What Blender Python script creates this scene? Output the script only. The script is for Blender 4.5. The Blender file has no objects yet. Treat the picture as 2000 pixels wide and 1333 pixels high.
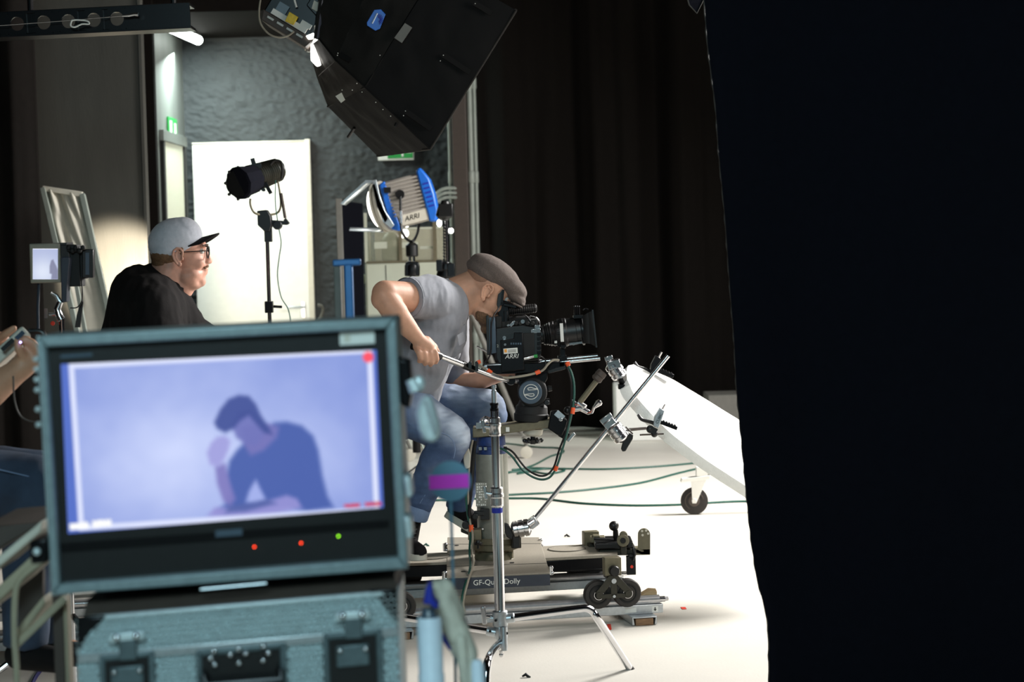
import bpy, bmesh, math, random
from mathutils import Vector, Matrix, noise as mnoise

random.seed(7)
SC = bpy.context.scene
COL = SC.collection

# ------------------------------------------------------------------ camera
F_PX, CX, CY = 4000.0, 1000.0, 666.5          # focal length in pixels of the 2000x1333 frame
CAM_H, PITCH, ROLL = 1.457, math.radians(2.78), math.radians(1.4)
C0 = Vector((0, 0, CAM_H))
FWD = Vector((0, math.cos(PITCH), -math.sin(PITCH)))
_U0 = Vector((0, math.sin(PITCH), math.cos(PITCH)))
_R0 = Vector((1, 0, 0))
RGT = _R0 * math.cos(ROLL) - _U0 * math.sin(ROLL)
UPV = _U0 * math.cos(ROLL) + _R0 * math.sin(ROLL)
cam_d = bpy.data.cameras.new('camera')
cam = bpy.data.objects.new('camera', cam_d)
COL.objects.link(cam)
cam_d.sensor_width = 36.0
cam_d.lens = 36.0 * F_PX / 2000.0
cam_d.clip_end = 200
cam_d.dof.use_dof = True
cam_d.dof.focus_distance = 7.75
cam_d.dof.aperture_fstop = 4.3
rot = Matrix((RGT, UPV, -FWD)).transposed().to_4x4()
cam.matrix_world = Matrix.Translation(C0) @ rot
SC.camera = cam

# ------------------------------------------------------------------ world, lights, exposure
world = bpy.data.worlds.new('studio_dark')
SC.world = world
world.use_nodes = True
world.node_tree.nodes['Background'].inputs[0].default_value = (0.75, 0.85, 1.0, 1)
world.node_tree.nodes['Background'].inputs[1].default_value = 0.012
SC.view_settings.view_transform = 'Standard'
SC.view_settings.look = 'None'
SC.view_settings.exposure = 0.0
SC.view_settings.gamma = 1.0
SC.view_settings.use_curve_mapping = False


def light(name, kind, loc, target, energy, color, size=1.0, size_y=None, spot=None, blend=0.3):
    d = bpy.data.lights.new(name, kind)
    d.energy = energy
    d.color = color
    if kind == 'AREA':
        d.shape = 'RECTANGLE' if size_y else 'SQUARE'
        d.size = size
        if size_y:
            d.size_y = size_y
    else:
        d.shadow_soft_size = size
    if kind == 'SPOT':
        d.spot_size = math.radians(spot)
        d.spot_blend = blend
    o = bpy.data.objects.new(name, d)
    COL.objects.link(o)
    o.location = loc
    o.rotation_euler = (Vector(target) - Vector(loc)).to_track_quat('-Z', 'Y').to_euler()
    return o


# big soft key behind the right-hand curtain (lights the actor's end of the set and spills on floor and operator)
light('key_light', 'AREA', (3.6, 10.6, 3.3), (0.9, 8.9, 0.2), 640, (1.0, 0.98, 0.95), 1.6, 1.6)
# warm front fill for the operator, from the set side, low
light('set_bounce', 'AREA', (2.6, 6.9, 2.4), (0.0, 8.1, 0.7), 45, (1.0, 0.95, 0.9), 1.4, 1.4)
# soft neutral fill from the control desk towards the operator
light('studio_fill', 'SPOT', (-1.3, 3.4, 3.7), (0.0, 8.1, 0.75), 190, (1.0, 0.97, 0.93), .45, spot=27, blend=.7)
# cool room light over the photographer (control desk side)
light('desk_light', 'AREA', (-0.5, -0.3, 3.2), (-0.4, 3.6, 0.8), 120, (0.62, 0.92, 1.0), 1.5, 1.0)
# overhead studio work light, weak
light('work_light', 'AREA', (-1.5, 9.5, 4.6), (-1.0, 10.5, 0), 6, (1.0, 0.93, 0.8), 2.0, 2.0)
# corridor fluorescent: its light
light('corridor_light', 'AREA', (-2.36, 15.55, 2.95), (-1.95, 15.95, 0.8), 60, (0.86, 1.0, 0.95), 0.9, 0.2)


# ------------------------------------------------------------------ pixel helpers: a photo pixel at a real depth
def W(x, y, Y):
    d = FWD + RGT * ((x - CX) / F_PX) + UPV * ((CY - y) / F_PX)
    return C0 + d * (Y / d.y)


def M(Y):
    return Y / F_PX


def WP(p):
    return W(*p)


def catmull(pts, n=6):
    pts = [Vector(p) for p in pts]
    if len(pts) < 3:
        return pts
    out = []
    P = [pts[0] * 2 - pts[1]] + pts + [pts[-1] * 2 - pts[-2]]
    for i in range(1, len(P) - 2):
        a, b, c, d = P[i - 1], P[i], P[i + 1], P[i + 2]
        for k in range(n):
            t = k / n
            out.append(0.5 * ((2 * b) + (c - a) * t + (2 * a - 5 * b + 4 * c - d) * t * t + (3 * b - a - 3 * c + d) * t ** 3))
    out.append(pts[-1])
    return out


def basis(d):
    d = d.normalized()
    h = Vector((0, 0, 1)) if abs(d.z) < 0.9 else Vector((0, 1, 0))
    u = d.cross(h).normalized()
    v = u.cross(d).normalized()
    return u, v, d


# ------------------------------------------------------------------ mesh builder
class MB:
    def __init__(self):
        self.v = []
        self.f = []

    def add(self, vs, fs):
        o = len(self.v)
        self.v += [Vector(p) for p in vs]
        self.f += [tuple(i + o for i in f) for f in fs]
        return self

    def obox(self, c, ax, ay, az):
        """box with centre c and half-axis vectors"""
        c = Vector(c)
        vs = [c + ax * i + ay * j + az * k for i in (-1, 1) for j in (-1, 1) for k in (-1, 1)]
        fs = [(0, 1, 3, 2), (4, 6, 7, 5), (0, 4, 5, 1), (2, 3, 7, 6), (0, 2, 6, 4), (1, 5, 7, 3)]
        return self.add(vs, fs)

    def box(self, lo, hi):
        lo, hi = Vector(lo), Vector(hi)
        c, h = (lo + hi) / 2, (hi - lo) / 2
        return self.obox(c, Vector((h.x, 0, 0)), Vector((0, h.y, 0)), Vector((0, 0, h.z)))

    def boxp(self, x0, y0, x1, y1, Y0, Y1, rot=0.0):
        """upright box that fills pixels x0..x1, y0..y1 at depth Y0, reaching back to Y1; rot = turn in its own face, degrees"""
        m = M(Y0)
        c = W((x0 + x1) / 2, (y0 + y1) / 2, Y0)
        w, h, d = abs(x1 - x0) * m / 2, abs(y1 - y0) * m / 2, (Y1 - Y0) / 2
        a = math.radians(rot)
        ax = Vector((math.cos(a), 0, math.sin(a)))
        az = Vector((-math.sin(a), 0, math.cos(a)))
        return self.obox(c + Vector((0, d, 0)), ax * w, Vector((0, d, 0)), az * h)

    def bar(self, a, b, w, h, up=None):
        a, b = Vector(a), Vector(b)
        d = (b - a)
        up = Vector(up) if up else Vector((0, 0, 1))
        if abs(d.normalized().dot(up)) > 0.95:
            up = Vector((0, 1, 0))
        s = d.cross(up).normalized()
        u = s.cross(d).normalized()
        return self.obox((a + b) / 2, d / 2, s * w / 2, u * h / 2)

    def barp(self, a, b, w, h, up=None):
        """bar between two (x,y,Y) pixels; w (depth-ish) and h (in-picture) in pixels"""
        m = M(a[2])
        A, B = WP(a), WP(b)
        d = (B - A).normalized()
        s = Vector((0, 1, 0))
        s = (s - d * s.dot(d)).normalized()
        u = s.cross(d).normalized()
        return self.obox((A + B) / 2, (B - A) / 2, s * w * m / 2, u * h * m / 2)

    def prism(self, pts, vec):
        pts = [Vector(p) for p in pts]
        vec = Vector(vec)
        n = len(pts)
        vs = pts + [p + vec for p in pts]
        fs = [tuple(range(n)), tuple(range(2 * n - 1, n - 1, -1))]
        fs += [(i, i + n, (i + 1) % n + n, (i + 1) % n) for i in range(n)]
        return self.add(vs, fs)

    def prismp(self, pts, Y0, Y1):
        return self.prism([W(x, y, Y0) for x, y in pts], (0, Y1 - Y0, 0))

    def rings(self, rings, cap0=True, cap1=True, closed=True):
        n = len(rings[0])
        vs = [p for r in rings for p in r]
        fs = []
        for i in range(len(rings) - 1):
            for j in range(n if closed else n - 1):
                k = (j + 1) % n
                fs.append((i * n + j, i * n + k, (i + 1) * n + k, (i + 1) * n + j))
        if cap0:
            fs.append(tuple(range(n - 1, -1, -1)))
        if cap1:
            b = (len(rings) - 1) * n
            fs.append(tuple(range(b, b + n)))
        return self.add(vs, fs)

    def tube(self, pts, r, seg=12, cap=True):
        pts = [Vector(p) for p in pts]
        n = len(pts)
        if not isinstance(r, (list, tuple)):
            r = [r] * n
        elif len(r) != n:
            q = [i * (len(r) - 1) / (n - 1) for i in range(n)]
            r = [r[int(t)] + (r[min(int(t) + 1, len(r) - 1)] - r[int(t)]) * (t - int(t)) for t in q]
        rs = []
        t0 = (pts[1] - pts[0]).normalized()
        u, v, _ = basis(t0)
        prev = t0
        for i, p in enumerate(pts):
            if i == 0:
                t = t0
            elif i == n - 1:
                t = (pts[-1] - pts[-2]).normalized()
            else:
                t = ((pts[i + 1] - p).normalized() + (p - pts[i - 1]).normalized())
                t = t.normalized() if t.length > 1e-6 else prev
            q = prev.rotation_difference(t)
            u = q @ u
            v = q @ v
            prev = t
            rs.append([p + (u * math.cos(a) + v * math.sin(a)) * r[i] for a in [2 * math.pi * k / seg for k in range(seg)]])
        return self.rings(rs, cap, cap)

    def tubep(self, pts, r, seg=12, smooth=0, cap=True):
        """tube along (x,y,Y) pixels, radius in pixels"""
        m = M(pts[0][2])
        P = [WP(p) for p in pts]
        if smooth:
            P = catmull(P, smooth)
        rr = [q * m for q in r] if isinstance(r, (list, tuple)) else r * m
        return self.tube(P, rr, seg, cap)

    def lathe(self, a, b, prof, seg=24, cap=True):
        """profile [(t 0..1 along a->b, radius)]"""
        a, b = Vector(a), Vector(b)
        u, v, d = basis(b - a)
        rs = [[a + (b - a) * t + (u * math.cos(q) + v * math.sin(q)) * max(r, 1e-4) for q in [2 * math.pi * k / seg for k in range(seg)]] for t, r in prof]
        return self.rings(rs, cap, cap)

    def lathep(self, a, b, prof, seg=24, cap=True):
        m = M(a[2])
        return self.lathe(WP(a), WP(b), [(t, r * m) for t, r in prof], seg, cap)

    def discp(self, x, y, Y, r, dY, seg=24, axis=(0, 1, 0)):
        """disc whose face looks along axis, radius in pixels, thickness dY"""
        c = W(x, y, Y)
        ax = Vector(axis).normalized()
        return self.lathe(c, c + ax * dY, [(0, r * M(Y) * .94), (0.08, r * M(Y)), (0.92, r * M(Y)), (1, r * M(Y) * .94)], seg)

    def ring(self, c, axis, R, r, seg=28, rseg=8):
        c = Vector(c)
        u, v, d = basis(Vector(axis))
        rs = []
        for i in range(seg):
            a = 2 * math.pi * i / seg
            e = u * math.cos(a) + v * math.sin(a)
            rs.append([c + e * (R + r * math.cos(b)) + d * r * math.sin(b) for b in [2 * math.pi * k / rseg for k in range(rseg)]])
        rs.append(rs[0])
        return self.rings(rs, False, False)

    def ell(self, c, ax, ay, az, seg=20, rg=12):
        c = Vector(c)
        vs = [c + az]
        fs = []
        for i in range(1, rg):
            th = math.pi * i / rg
            for j in range(seg):
                ph = 2 * math.pi * j / seg
                vs.append(c + ax * math.sin(th) * math.cos(ph) + ay * math.sin(th) * math.sin(ph) + az * math.cos(th))
        vs.append(c - az)
        for j in range(seg):
            fs.append((0, 1 + j, 1 + (j + 1) % seg))
            fs.append((len(vs) - 1, 1 + (rg - 2) * seg + (j + 1) % seg, 1 + (rg - 2) * seg + j))
        for i in range(rg - 2):
            for j in range(seg):
                a, b = 1 + i * seg + j, 1 + i * seg + (j + 1) % seg
                fs.append((a, a + seg, b + seg, b))
        return self.add(vs, fs)

    def ball(self, c, r, seg=16, rg=10):
        return self.ell(c, Vector((r, 0, 0)), Vector((0, r, 0)), Vector((0, 0, r)), seg, rg)

    def ballp(self, x, y, Y, r, **k):
        return self.ball(W(x, y, Y), r * M(Y), **k)

    def grid(self, fn, nu, nv):
        vs = [fn(i / nu, j / nv) for j in range(nv + 1) for i in range(nu + 1)]
        fs = [(j * (nu + 1) + i, j * (nu + 1) + i + 1, (j + 1) * (nu + 1) + i + 1, (j + 1) * (nu + 1) + i) for j in range(nv) for i in range(nu)]
        return self.add(vs, fs)

    def build(self, name, mat, parent=None, bevel=0.0, smooth=35, loc=None, mods=None):
        me = bpy.data.meshes.new(name)
        off = Vector((0, 0, 0))
        if parent is not None:
            q = parent
            while q is not None:
                off += q.location
                q = q.parent
            mine = Vector((0, 0, 0))
        else:
            if loc is None:
                xs, ys, zs = zip(*[(p.x, p.y, p.z) for p in self.v])
                loc = Vector(((min(xs) + max(xs)) / 2, (min(ys) + max(ys)) / 2, min(zs)))
            off = Vector(loc)
            mine = off
        me.from_pydata([tuple(p - off) for p in self.v], [], self.f)
        me.update()
        bm = bmesh.new()
        bm.from_mesh(me)
        bmesh.ops.recalc_face_normals(bm, faces=bm.faces)
        bm.to_mesh(me)
        bm.free()
        if smooth:
            me.polygons.foreach_set('use_smooth', [True] * len(me.polygons))
            me.set_sharp_from_angle(angle=math.radians(smooth))
        me.materials.append(mat)
        o = bpy.data.objects.new(name, me)
        COL.objects.link(o)
        o.location = mine
        if parent is not None:
            o.parent = parent
        if bevel:
            b = o.modifiers.new('bevel', 'BEVEL')
            b.width = bevel
            b.segments = 2
            b.limit_method = 'ANGLE'
            b.angle_limit = math.radians(40)
        return o


def tag(o, label=None, cat=None, group=None, kind=None):
    if label:
        o['label'] = label
    if cat:
        o['category'] = cat
    if group:
        o['group'] = group
    if kind:
        o['kind'] = kind
    return o


def thing(name, label, cat, base, group=None):
    o = bpy.data.objects.new(name, None)
    o.empty_display_size = 0.1
    COL.objects.link(o)
    o.location = Vector(base)
    return tag(o, label, cat, group)


def text(body, name, mat, parent, origin, right, up, size, extrude=0.0006, shear=0.0, align='LEFT', spacing=1.0):
    cu = bpy.data.curves.new(name, 'FONT')
    cu.body = body
    cu.size = size
    cu.extrude = extrude
    cu.shear = shear
    cu.space_character = spacing
    cu.align_x = align
    cu.align_y = 'CENTER'
    cu.resolution_u = 3
    cu.materials.append(mat)
    tmp = bpy.data.objects.new(name, cu)
    COL.objects.link(tmp)
    bpy.context.view_layer.update()
    me = bpy.data.meshes.new_from_object(tmp)
    bpy.data.objects.remove(tmp)
    if not me.materials:
        me.materials.append(mat)
    o = bpy.data.objects.new(name, me)
    COL.objects.link(o)
    off = Vector((0, 0, 0))
    q = parent
    while q is not None:
        off += q.location
        q = q.parent
    r = Vector(right).normalized()
    u = Vector(up)
    u = (u - r * u.dot(r)).normalized()
    n = r.cross(u)
    mtx = Matrix((r, u, n)).transposed().to_4x4()
    mtx.translation = Vector(origin) - off
    o.parent = parent
    o.matrix_basis = mtx
    return o


# ------------------------------------------------------------------ materials
def s2l(c):
    return tuple((x / 12.92 if x <= 0.04045 else ((x + 0.055) / 1.055) ** 2.4) for x in c)


def rgb(r, g, b):
    return s2l((r / 255, g / 255, b / 255)) + (1.0,)


def mat(name, col, rough=0.5, metal=0.0, vary=0.12, scale=30, bump=0.0, bscale=None, spec=0.5, col2=None, fac=0.5, stretch=None, sheen=0.0, coat=0.0, sss=0.0):
    m = bpy.data.materials.new(name)
    m.use_nodes = True
    nt = m.node_tree
    p = nt.nodes['Principled BSDF']
    p.inputs['Roughness'].default_value = rough
    p.inputs['Metallic'].default_value = metal
    p.inputs['Specular IOR Level'].default_value = spec
    if sheen:
        p.inputs['Sheen Weight'].default_value = sheen
    if coat:
        p.inputs['Coat Weight'].default_value = coat
        p.inputs['Coat Roughness'].default_value = 0.1
    if sss:
        p.inputs['Subsurface Weight'].default_value = sss
        p.inputs['Subsurface Radius'].default_value = (0.01, 0.004, 0.002)
    tc = nt.nodes.new('ShaderNodeTexCoord')
    src = tc.outputs['Object']
    if stretch:
        mp = nt.nodes.new('ShaderNodeMapping')
        mp.inputs['Scale'].default_value = stretch
        nt.links.new(src, mp.inputs['Vector'])
        src = mp.outputs['Vector']
    nz = nt.nodes.new('ShaderNodeTexNoise')
    nz.inputs['Scale'].default_value = scale
    nz.inputs['Detail'].default_value = 5
    nt.links.new(src, nz.inputs['Vector'])
    cr = nt.nodes.new('ShaderNodeValToRGB')
    a = [max(0, c * (1 - vary)) for c in col[:3]] + [1]
    b = ([min(1, c * (1 + vary)) for c in col[:3]] + [1]) if col2 is None else list(col2[:3]) + [1]
    cr.color_ramp.elements[0].color = a
    cr.color_ramp.elements[1].color = b
    cr.color_ramp.elements[0].position = max(0, fac - 0.25)
    cr.color_ramp.elements[1].position = min(1, fac + 0.25)
    nt.links.new(nz.outputs['Fac'], cr.inputs['Fac'])
    nt.links.new(cr.outputs['Color'], p.inputs['Base Color'])
    if bump:
        n2 = nt.nodes.new('ShaderNodeTexNoise')
        n2.inputs['Scale'].default_value = bscale or scale * 4
        n2.inputs['Detail'].default_value = 4
        nt.links.new(src, n2.inputs['Vector'])
        bp = nt.nodes.new('ShaderNodeBump')
        bp.inputs['Strength'].default_value = bump
        bp.inputs['Distance'].default_value = 0.01
        nt.links.new(n2.outputs['Fac'], bp.inputs['Height'])
        nt.links.new(bp.outputs['Normal'], p.inputs['Normal'])
    return m


def emit(name, col, strength):
    m = bpy.data.materials.new(name)
    m.use_nodes = True
    p = m.node_tree.nodes['Principled BSDF']
    p.inputs['Base Color'].default_value = col
    p.inputs['Emission Color'].default_value = col
    p.inputs['Emission Strength'].default_value = strength
    return m


def glassy(name, col, rough=0.05, alpha=0.3):
    m = bpy.data.materials.new(name)
    m.use_nodes = True
    nt = m.node_tree
    p = nt.nodes['Principled BSDF']
    p.inputs['Base Color'].default_value = col
    p.inputs['Roughness'].default_value = rough
    p.inputs['Alpha'].default_value = alpha
    return m


K = {}
K['black'] = mat('black_plastic', rgb(16, 16, 17), 0.38, vary=.25, scale=60, bump=.05)
K['black_matte'] = mat('black_matte', rgb(13, 13, 13), 0.7, vary=.25, scale=60)
K['black_metal'] = mat('black_metal', rgb(24, 24, 26), 0.3, 0.6, scale=80)
K['rubber'] = mat('rubber', rgb(38, 33, 30), 0.6, vary=.2, scale=60, bump=.08)
K['chrome'] = mat('chrome', rgb(225, 225, 228), 0.09, 1.0, vary=.05, scale=40)
K['rail'] = mat('rail_steel', rgb(196, 196, 198), 0.32, 0.8, vary=.1, scale=60)
K['steel'] = mat('steel', rgb(215, 215, 217), 0.2, 1.0, vary=.12, scale=60)
K['alu'] = mat('aluminium', rgb(190, 196, 200), 0.38, 0.9, vary=.1, scale=90, bump=.03)
K['frame_alu'] = mat('frame_aluminium', rgb(132, 148, 152), 0.45, 0.4, vary=.12, scale=70, bump=.05)
K['case_alu'] = mat('case_aluminium', rgb(204, 216, 218), 0.45, 0.4, vary=.12, scale=70, bump=.05)
K['olive'] = mat('olive_anodised', rgb(112, 105, 84), 0.5, 0.2, vary=.12, scale=60, bump=.04)
K['deck'] = mat('deck_grip', rgb(150, 142, 128), 0.75, vary=.1, scale=120, bump=.25, bscale=500)
K['navy'] = mat('dark_edge', rgb(44, 50, 62), 0.5, vary=.1)
K['dark_olive'] = mat('dark_olive', rgb(48, 46, 36), 0.5, 0.2, vary=.15, scale=60, bump=.05)
K['col_grey'] = mat('column_grey', rgb(142, 142, 132), 0.42, 0.2, vary=.1, scale=50, bump=.03)
K['white'] = mat('white_paint', rgb(232, 232, 226), 0.5, vary=.03, scale=20)
K['off_white'] = mat('off_white', rgb(205, 200, 186), 0.55, vary=.06, scale=25)
K['foam'] = mat('white_foam', rgb(246, 246, 242), 0.85, vary=.03, scale=60, bump=.15, bscale=160)
K['paper'] = mat('label_white', rgb(226, 226, 220), 0.6, vary=.05)
K['band_blue'] = mat('band_blue', rgb(34, 58, 112), 0.45, vary=.3, scale=70)
K['dish'] = mat('dish_metal', rgb(92, 106, 110), 0.45, 0.4, vary=.15, scale=60)
K['stubble'] = mat('shaved_hair', rgb(150, 110, 88), 0.7, vary=.15, scale=200)
K['amber'] = mat('amber_mark', rgb(240, 160, 60), 0.5, vary=.05)
K['orange'] = mat('orange_tape', rgb(242, 92, 40), 0.5, vary=.06)
K['red_tape'] = mat('red_tape', rgb(232, 62, 40), 0.6, vary=.08)
K['yellow'] = mat('yellow_tag', rgb(226, 190, 40), 0.5, vary=.2, scale=90)
K['blue_tape'] = mat('blue_tape', rgb(28, 44, 160), 0.5, vary=.1)
K['lamp_blue'] = mat('lamp_blue', rgb(28, 104, 205), 0.4, vary=.08)
K['lamp_silver'] = mat('lamp_silver', rgb(178, 172, 164), 0.45, 0.35, vary=.08, scale=60)
K['green_cable'] = mat('green_cable', rgb(18, 78, 66), 0.5, vary=.1)
K['blue_cable'] = mat('blue_cable', rgb(32, 30, 112), 0.5, vary=.1)
K['grey_cable'] = mat('grey_cable', rgb(150, 142, 126), 0.55, vary=.1)
K['wood'] = mat('wood', rgb(128, 98, 70), 0.65, vary=.3, scale=14, bump=.08, stretch=(2, 18, 18))
K['pale_wood'] = mat('pale_wood', rgb(186, 160, 122), 0.65, vary=.2, scale=14, bump=.08, stretch=(2, 18, 18))
K['skin'] = mat('skin', rgb(196, 148, 122), 0.58, vary=.09, scale=35, bump=.06, bscale=300, sss=.12)
K['skin2'] = mat('skin_pink', rgb(216, 160, 138), 0.48, vary=.1, scale=45, bump=.06, bscale=300, sss=.12)
K['skin3'] = mat('skin_dim', rgb(205, 152, 122), 0.5, vary=.08, scale=35, bump=.06, bscale=300, sss=.1)
K['hair'] = mat('hair_brown', rgb(72, 48, 30), 0.6, vary=.4, scale=90, bump=.4, bscale=260)
K['hair_light'] = mat('hair_light_brown', rgb(126, 90, 62), 0.65, vary=.3, scale=120, bump=.3, bscale=260)
K['beard'] = mat('beard_dark', rgb(104, 76, 54), 0.75, vary=.4, scale=160, bump=.5, bscale=400)
K['cloth_black'] = mat('black_cloth', rgb(25, 22, 22), 0.88, vary=.15, scale=40, bump=.2, bscale=30, spec=.2)
K['stage_black'] = mat('stage_black', rgb(20, 17, 15), 0.92, vary=.15, scale=30, bump=.1, bscale=200, spec=.1)
K['duve'] = mat('duvetyne', rgb(17, 18, 26), 0.95, vary=.1, scale=40, bump=.15, bscale=500, spec=.1)
K['softbox'] = mat('softbox_fabric', rgb(31, 28, 25), 0.8, vary=.15, scale=12, bump=.3, bscale=14, spec=.3)
K['softbox_dark'] = mat('softbox_skirt', rgb(13, 12, 12), 0.8, vary=.15, scale=12, bump=.2, bscale=14, spec=.25)
K['shirt'] = mat('grey_jersey', rgb(136, 138, 146), 0.88, vary=.07, scale=60, bump=.2, bscale=700, sheen=.2)
K['cap_grey'] = mat('cap_grey', rgb(212, 213, 222), 0.88, vary=.07, scale=90, bump=.2, bscale=700)
K['tweed'] = mat('tweed', rgb(98, 86, 80), 0.9, vary=.28, scale=260, bump=.4, bscale=500)
K['plaster'] = mat('dark_plaster', rgb(47, 51, 53), 0.8, vary=.16, scale=4, bump=.9, bscale=11, stretch=(1, 1, 1.6))
K['panel'] = mat('grey_panel', rgb(62, 61, 56), 0.62, vary=.2, scale=3, bump=.06, bscale=40, stretch=(3, 3, .5))
K['corridor'] = mat('corridor_paint', rgb(104, 108, 104), 0.6, vary=.14, scale=3, stretch=(3, 3, .5))
K['grey_paint'] = mat('grey_paint', rgb(112, 110, 104), 0.6, vary=.1)
K['floor'] = mat('pale_floor', rgb(214, 209, 199), 0.62, vary=.05, scale=2.5, bump=.06, bscale=90)
K['brown'] = mat('brown_paint', rgb(70, 60, 54), 0.6, vary=.1)
K['pipe'] = mat('pipe_paint', rgb(160, 168, 160), 0.42, .1, vary=.12, scale=10)
K['cream'] = mat('cream_enamel', rgb(196, 200, 182), 0.4, vary=.05, scale=8)
K['frame_beige'] = mat('cart_beige', rgb(158, 150, 128), 0.5, vary=.08)
K['blue_frame'] = mat('blue_frame', rgb(70, 128, 190), 0.4, .2, vary=.1)
K['grey_rag'] = mat('grey_rag', rgb(206, 200, 184), 0.85, vary=.2, scale=25, bump=.4, bscale=40)
K['pale_blue'] = mat('pale_blue', rgb(222, 236, 250), 0.5, vary=.06)
K['disc_blue'] = mat('disc_blue', rgb(106, 154, 180), 0.6, vary=.05)
K['magenta'] = mat('magenta_tape', rgb(248, 72, 238), 0.6, vary=.05)
K['green_sign'] = mat('green_sign', rgb(40, 150, 70), 0.5, vary=.04)
K['glass'] = glassy('cabinet_glass', rgb(200, 205, 180), 0.06, 0.22)
K['tube_on'] = emit('lit_tube', (0.93, 1.0, 0.95, 1), 9.0)
K['glow_on'] = emit('white_glow', (1.0, 0.98, 0.92, 1), 6.0)
K['door_glow'] = mat('door_glass_paint', rgb(214, 212, 190), 0.5, vary=.04)
K['screen_grey'] = mat('dark_screen', rgb(72, 86, 100), 0.3, vary=.06)
K['denim'] = mat('denim', rgb(40, 58, 94), 0.85, scale=9, bump=.3, bscale=420, col2=rgb(92, 116, 154), fac=.56)


def add_wear(m, col):
    nt = m.node_tree
    p = nt.nodes['Principled BSDF']
    src = p.inputs['Base Color'].links[0].from_socket
    at = nt.nodes.new('ShaderNodeAttribute')
    at.attribute_name = 'wear'
    mx_ = nt.nodes.new('ShaderNodeMix')
    mx_.data_type = 'RGBA'
    mx_.inputs[7].default_value = col
    nt.links.new(at.outputs['Fac'], mx_.inputs[0])
    nt.links.new(src, mx_.inputs[6])
    nt.links.new(mx_.outputs[2], p.inputs['Base Color'])


add_wear(K['denim'], rgb(196, 208, 224))
K['denim_dark'] = mat('denim_dark', rgb(34, 46, 66), 0.85, scale=7, bump=.3, bscale=420, col2=rgb(64, 82, 106), fac=.5)
K['denim_cuff'] = mat('denim_cuff', rgb(120, 142, 176), 0.85, scale=20, bump=.3, bscale=420)


def struct(o):
    o['kind'] = 'structure'
    return o


YB = 16.3                                       # back wall
b = MB()
b.box((-8, -2, -0.1), (8, YB + .3, 0.0))
struct(b.build('floor', K['floor'], smooth=0))


# rough plaster back wall: relief modelled as a displaced grid
def plaster(u, v):
    x = -2.9 + u * 6.6
    z = v * 5.2
    n = .6 * mnoise.noise(Vector((x * 11 + z * 5, z * 15, 0))) + .9 * mnoise.noise(Vector((x * 24 + z * 12, z * 38, 3)))
    return Vector((x, YB - .018 + .014 * n, z))


b = MB().grid(plaster, 560, 440)
struct(b.build('wall_back', K['plaster'], smooth=60))

# left partition wall of the corridor (painted grey), with its black end
b = MB()
b.box((-2.70, 14.45, 0), (-2.55, YB, 3.11))
wl = struct(b.build('wall_left', K['corridor'], smooth=0, bevel=.004))
b = MB()
b.box((-2.74, 14.36, 0), (-2.455, 14.445, 4.6))
struct(b.build('trim_1', K['stage_black'], smooth=0))

# soffit above the corridor, a black block added to keep the upper wall dark
b = MB()
b.box((-2.72, 14.46, 3.12), (-0.52, YB - .03, 5.2))
struct(b.build('ceiling', K['stage_black'], smooth=0))

# dark studio ceiling far above and the black side wall on the left
b = MB()
b.box((-8, -2, 5.3), (8, YB + .3, 5.4))
struct(b.build('ceiling_2', K['stage_black'], smooth=0))

for nm, xx_ in (('wall_far_left', -7.9), ('wall_far_right', 7.8)):
    b = MB()
    b.box((xx_, -2, 0), (xx_ + .1, YB + .3, 5.3))
    struct(b.build(nm, K['stage_black'], smooth=0))

# white door in the back wall : leaf, edge frame, lever handle
d0 = thing('door_1', None, None, (W(487, 640, YB).x, YB, 0))
struct(d0)
dl, dr, dt = W(376, 282, YB - .06).x, W(597, 278, YB - .06).x, W(480, 280, YB - .06).z
MB().box((dl, YB - .085, 0.01), (dr, YB - .045, dt)).build('door_leaf', K['white'], d0, bevel=.004)
b = MB()
b.box((dr - .006, YB - .095, 0), (dr + .035, YB - .02, dt + .02))
b.box((dl, YB - .095, dt), (dr, YB - .03, dt + .012))
b.build('door_frame', K['off_white'], d0, bevel=.003)
b = MB()
b.boxp(588, 590, 596, 622, YB - .10, YB - .088)
hn = b.build('handle_plate', K['alu'], d0, bevel=.002)
MB().tube([W(592, 600, YB - .12), W(592, 600, YB - .15), W(588, 600, YB - .155), W(562, 601, YB - .155)], .011).build('lever', K['alu'], hn)

# door with a pale pane in the corridor side wall
d1 = struct(thing('door_2', None, None, (-2.55, 15.5, 0)))


def side_y(px):                                  # depth at which a pixel column meets the side wall x=-2.55
    lo, hi = 14.0, 17.0
    for _ in range(40):
        mid = (lo + hi) / 2
        if W(px, 300, mid).x < -2.545:
            hi = mid
        else:
            lo = mid
    return lo


ya, yb = 15.10, 16.12
zt = W(350, 268, 15.6).z
MB().box((-2.548, ya + .05, .05), (-2.535, yb - .05, zt - .05)).build('door_pane', K['door_glow'], d1)
b = MB()
b.box((-2.548, ya - .01, 0), (-2.52, ya + .06, zt))
b.box((-2.548, yb - .06, 0), (-2.52, yb + .03, zt))
b.build('door_jamb', K['black_matte'], d1, bevel=.003)
b = MB()
b.box((-2.548, ya - .03, zt - .05), (-2.515, yb + .05, zt + .03))
b.build('door_lintel', K['corridor'], d1, bevel=.003)

# emergency sign over the side door
g = thing('exit_sign', 'small green emergency sign above the doorway in the corridor side wall', 'sign', (-2.54, 15.62, zt + .12))
zc = W(349, 250, 15.62).z
MB().box((-2.547, 15.42, zc - .075), (-2.535, 15.82, zc + .075)).build('sign_plate', K['green_sign'], g)
MB().box((-2.536, 15.68, zc - .05), (-2.532, 15.76, zc + .04)).build('running_figure', K['paper'], g)
MB().box((-2.536, 15.48, zc - .05), (-2.532, 15.56, zc + .05)).build('doorway_symbol', K['paper'], g)

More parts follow.
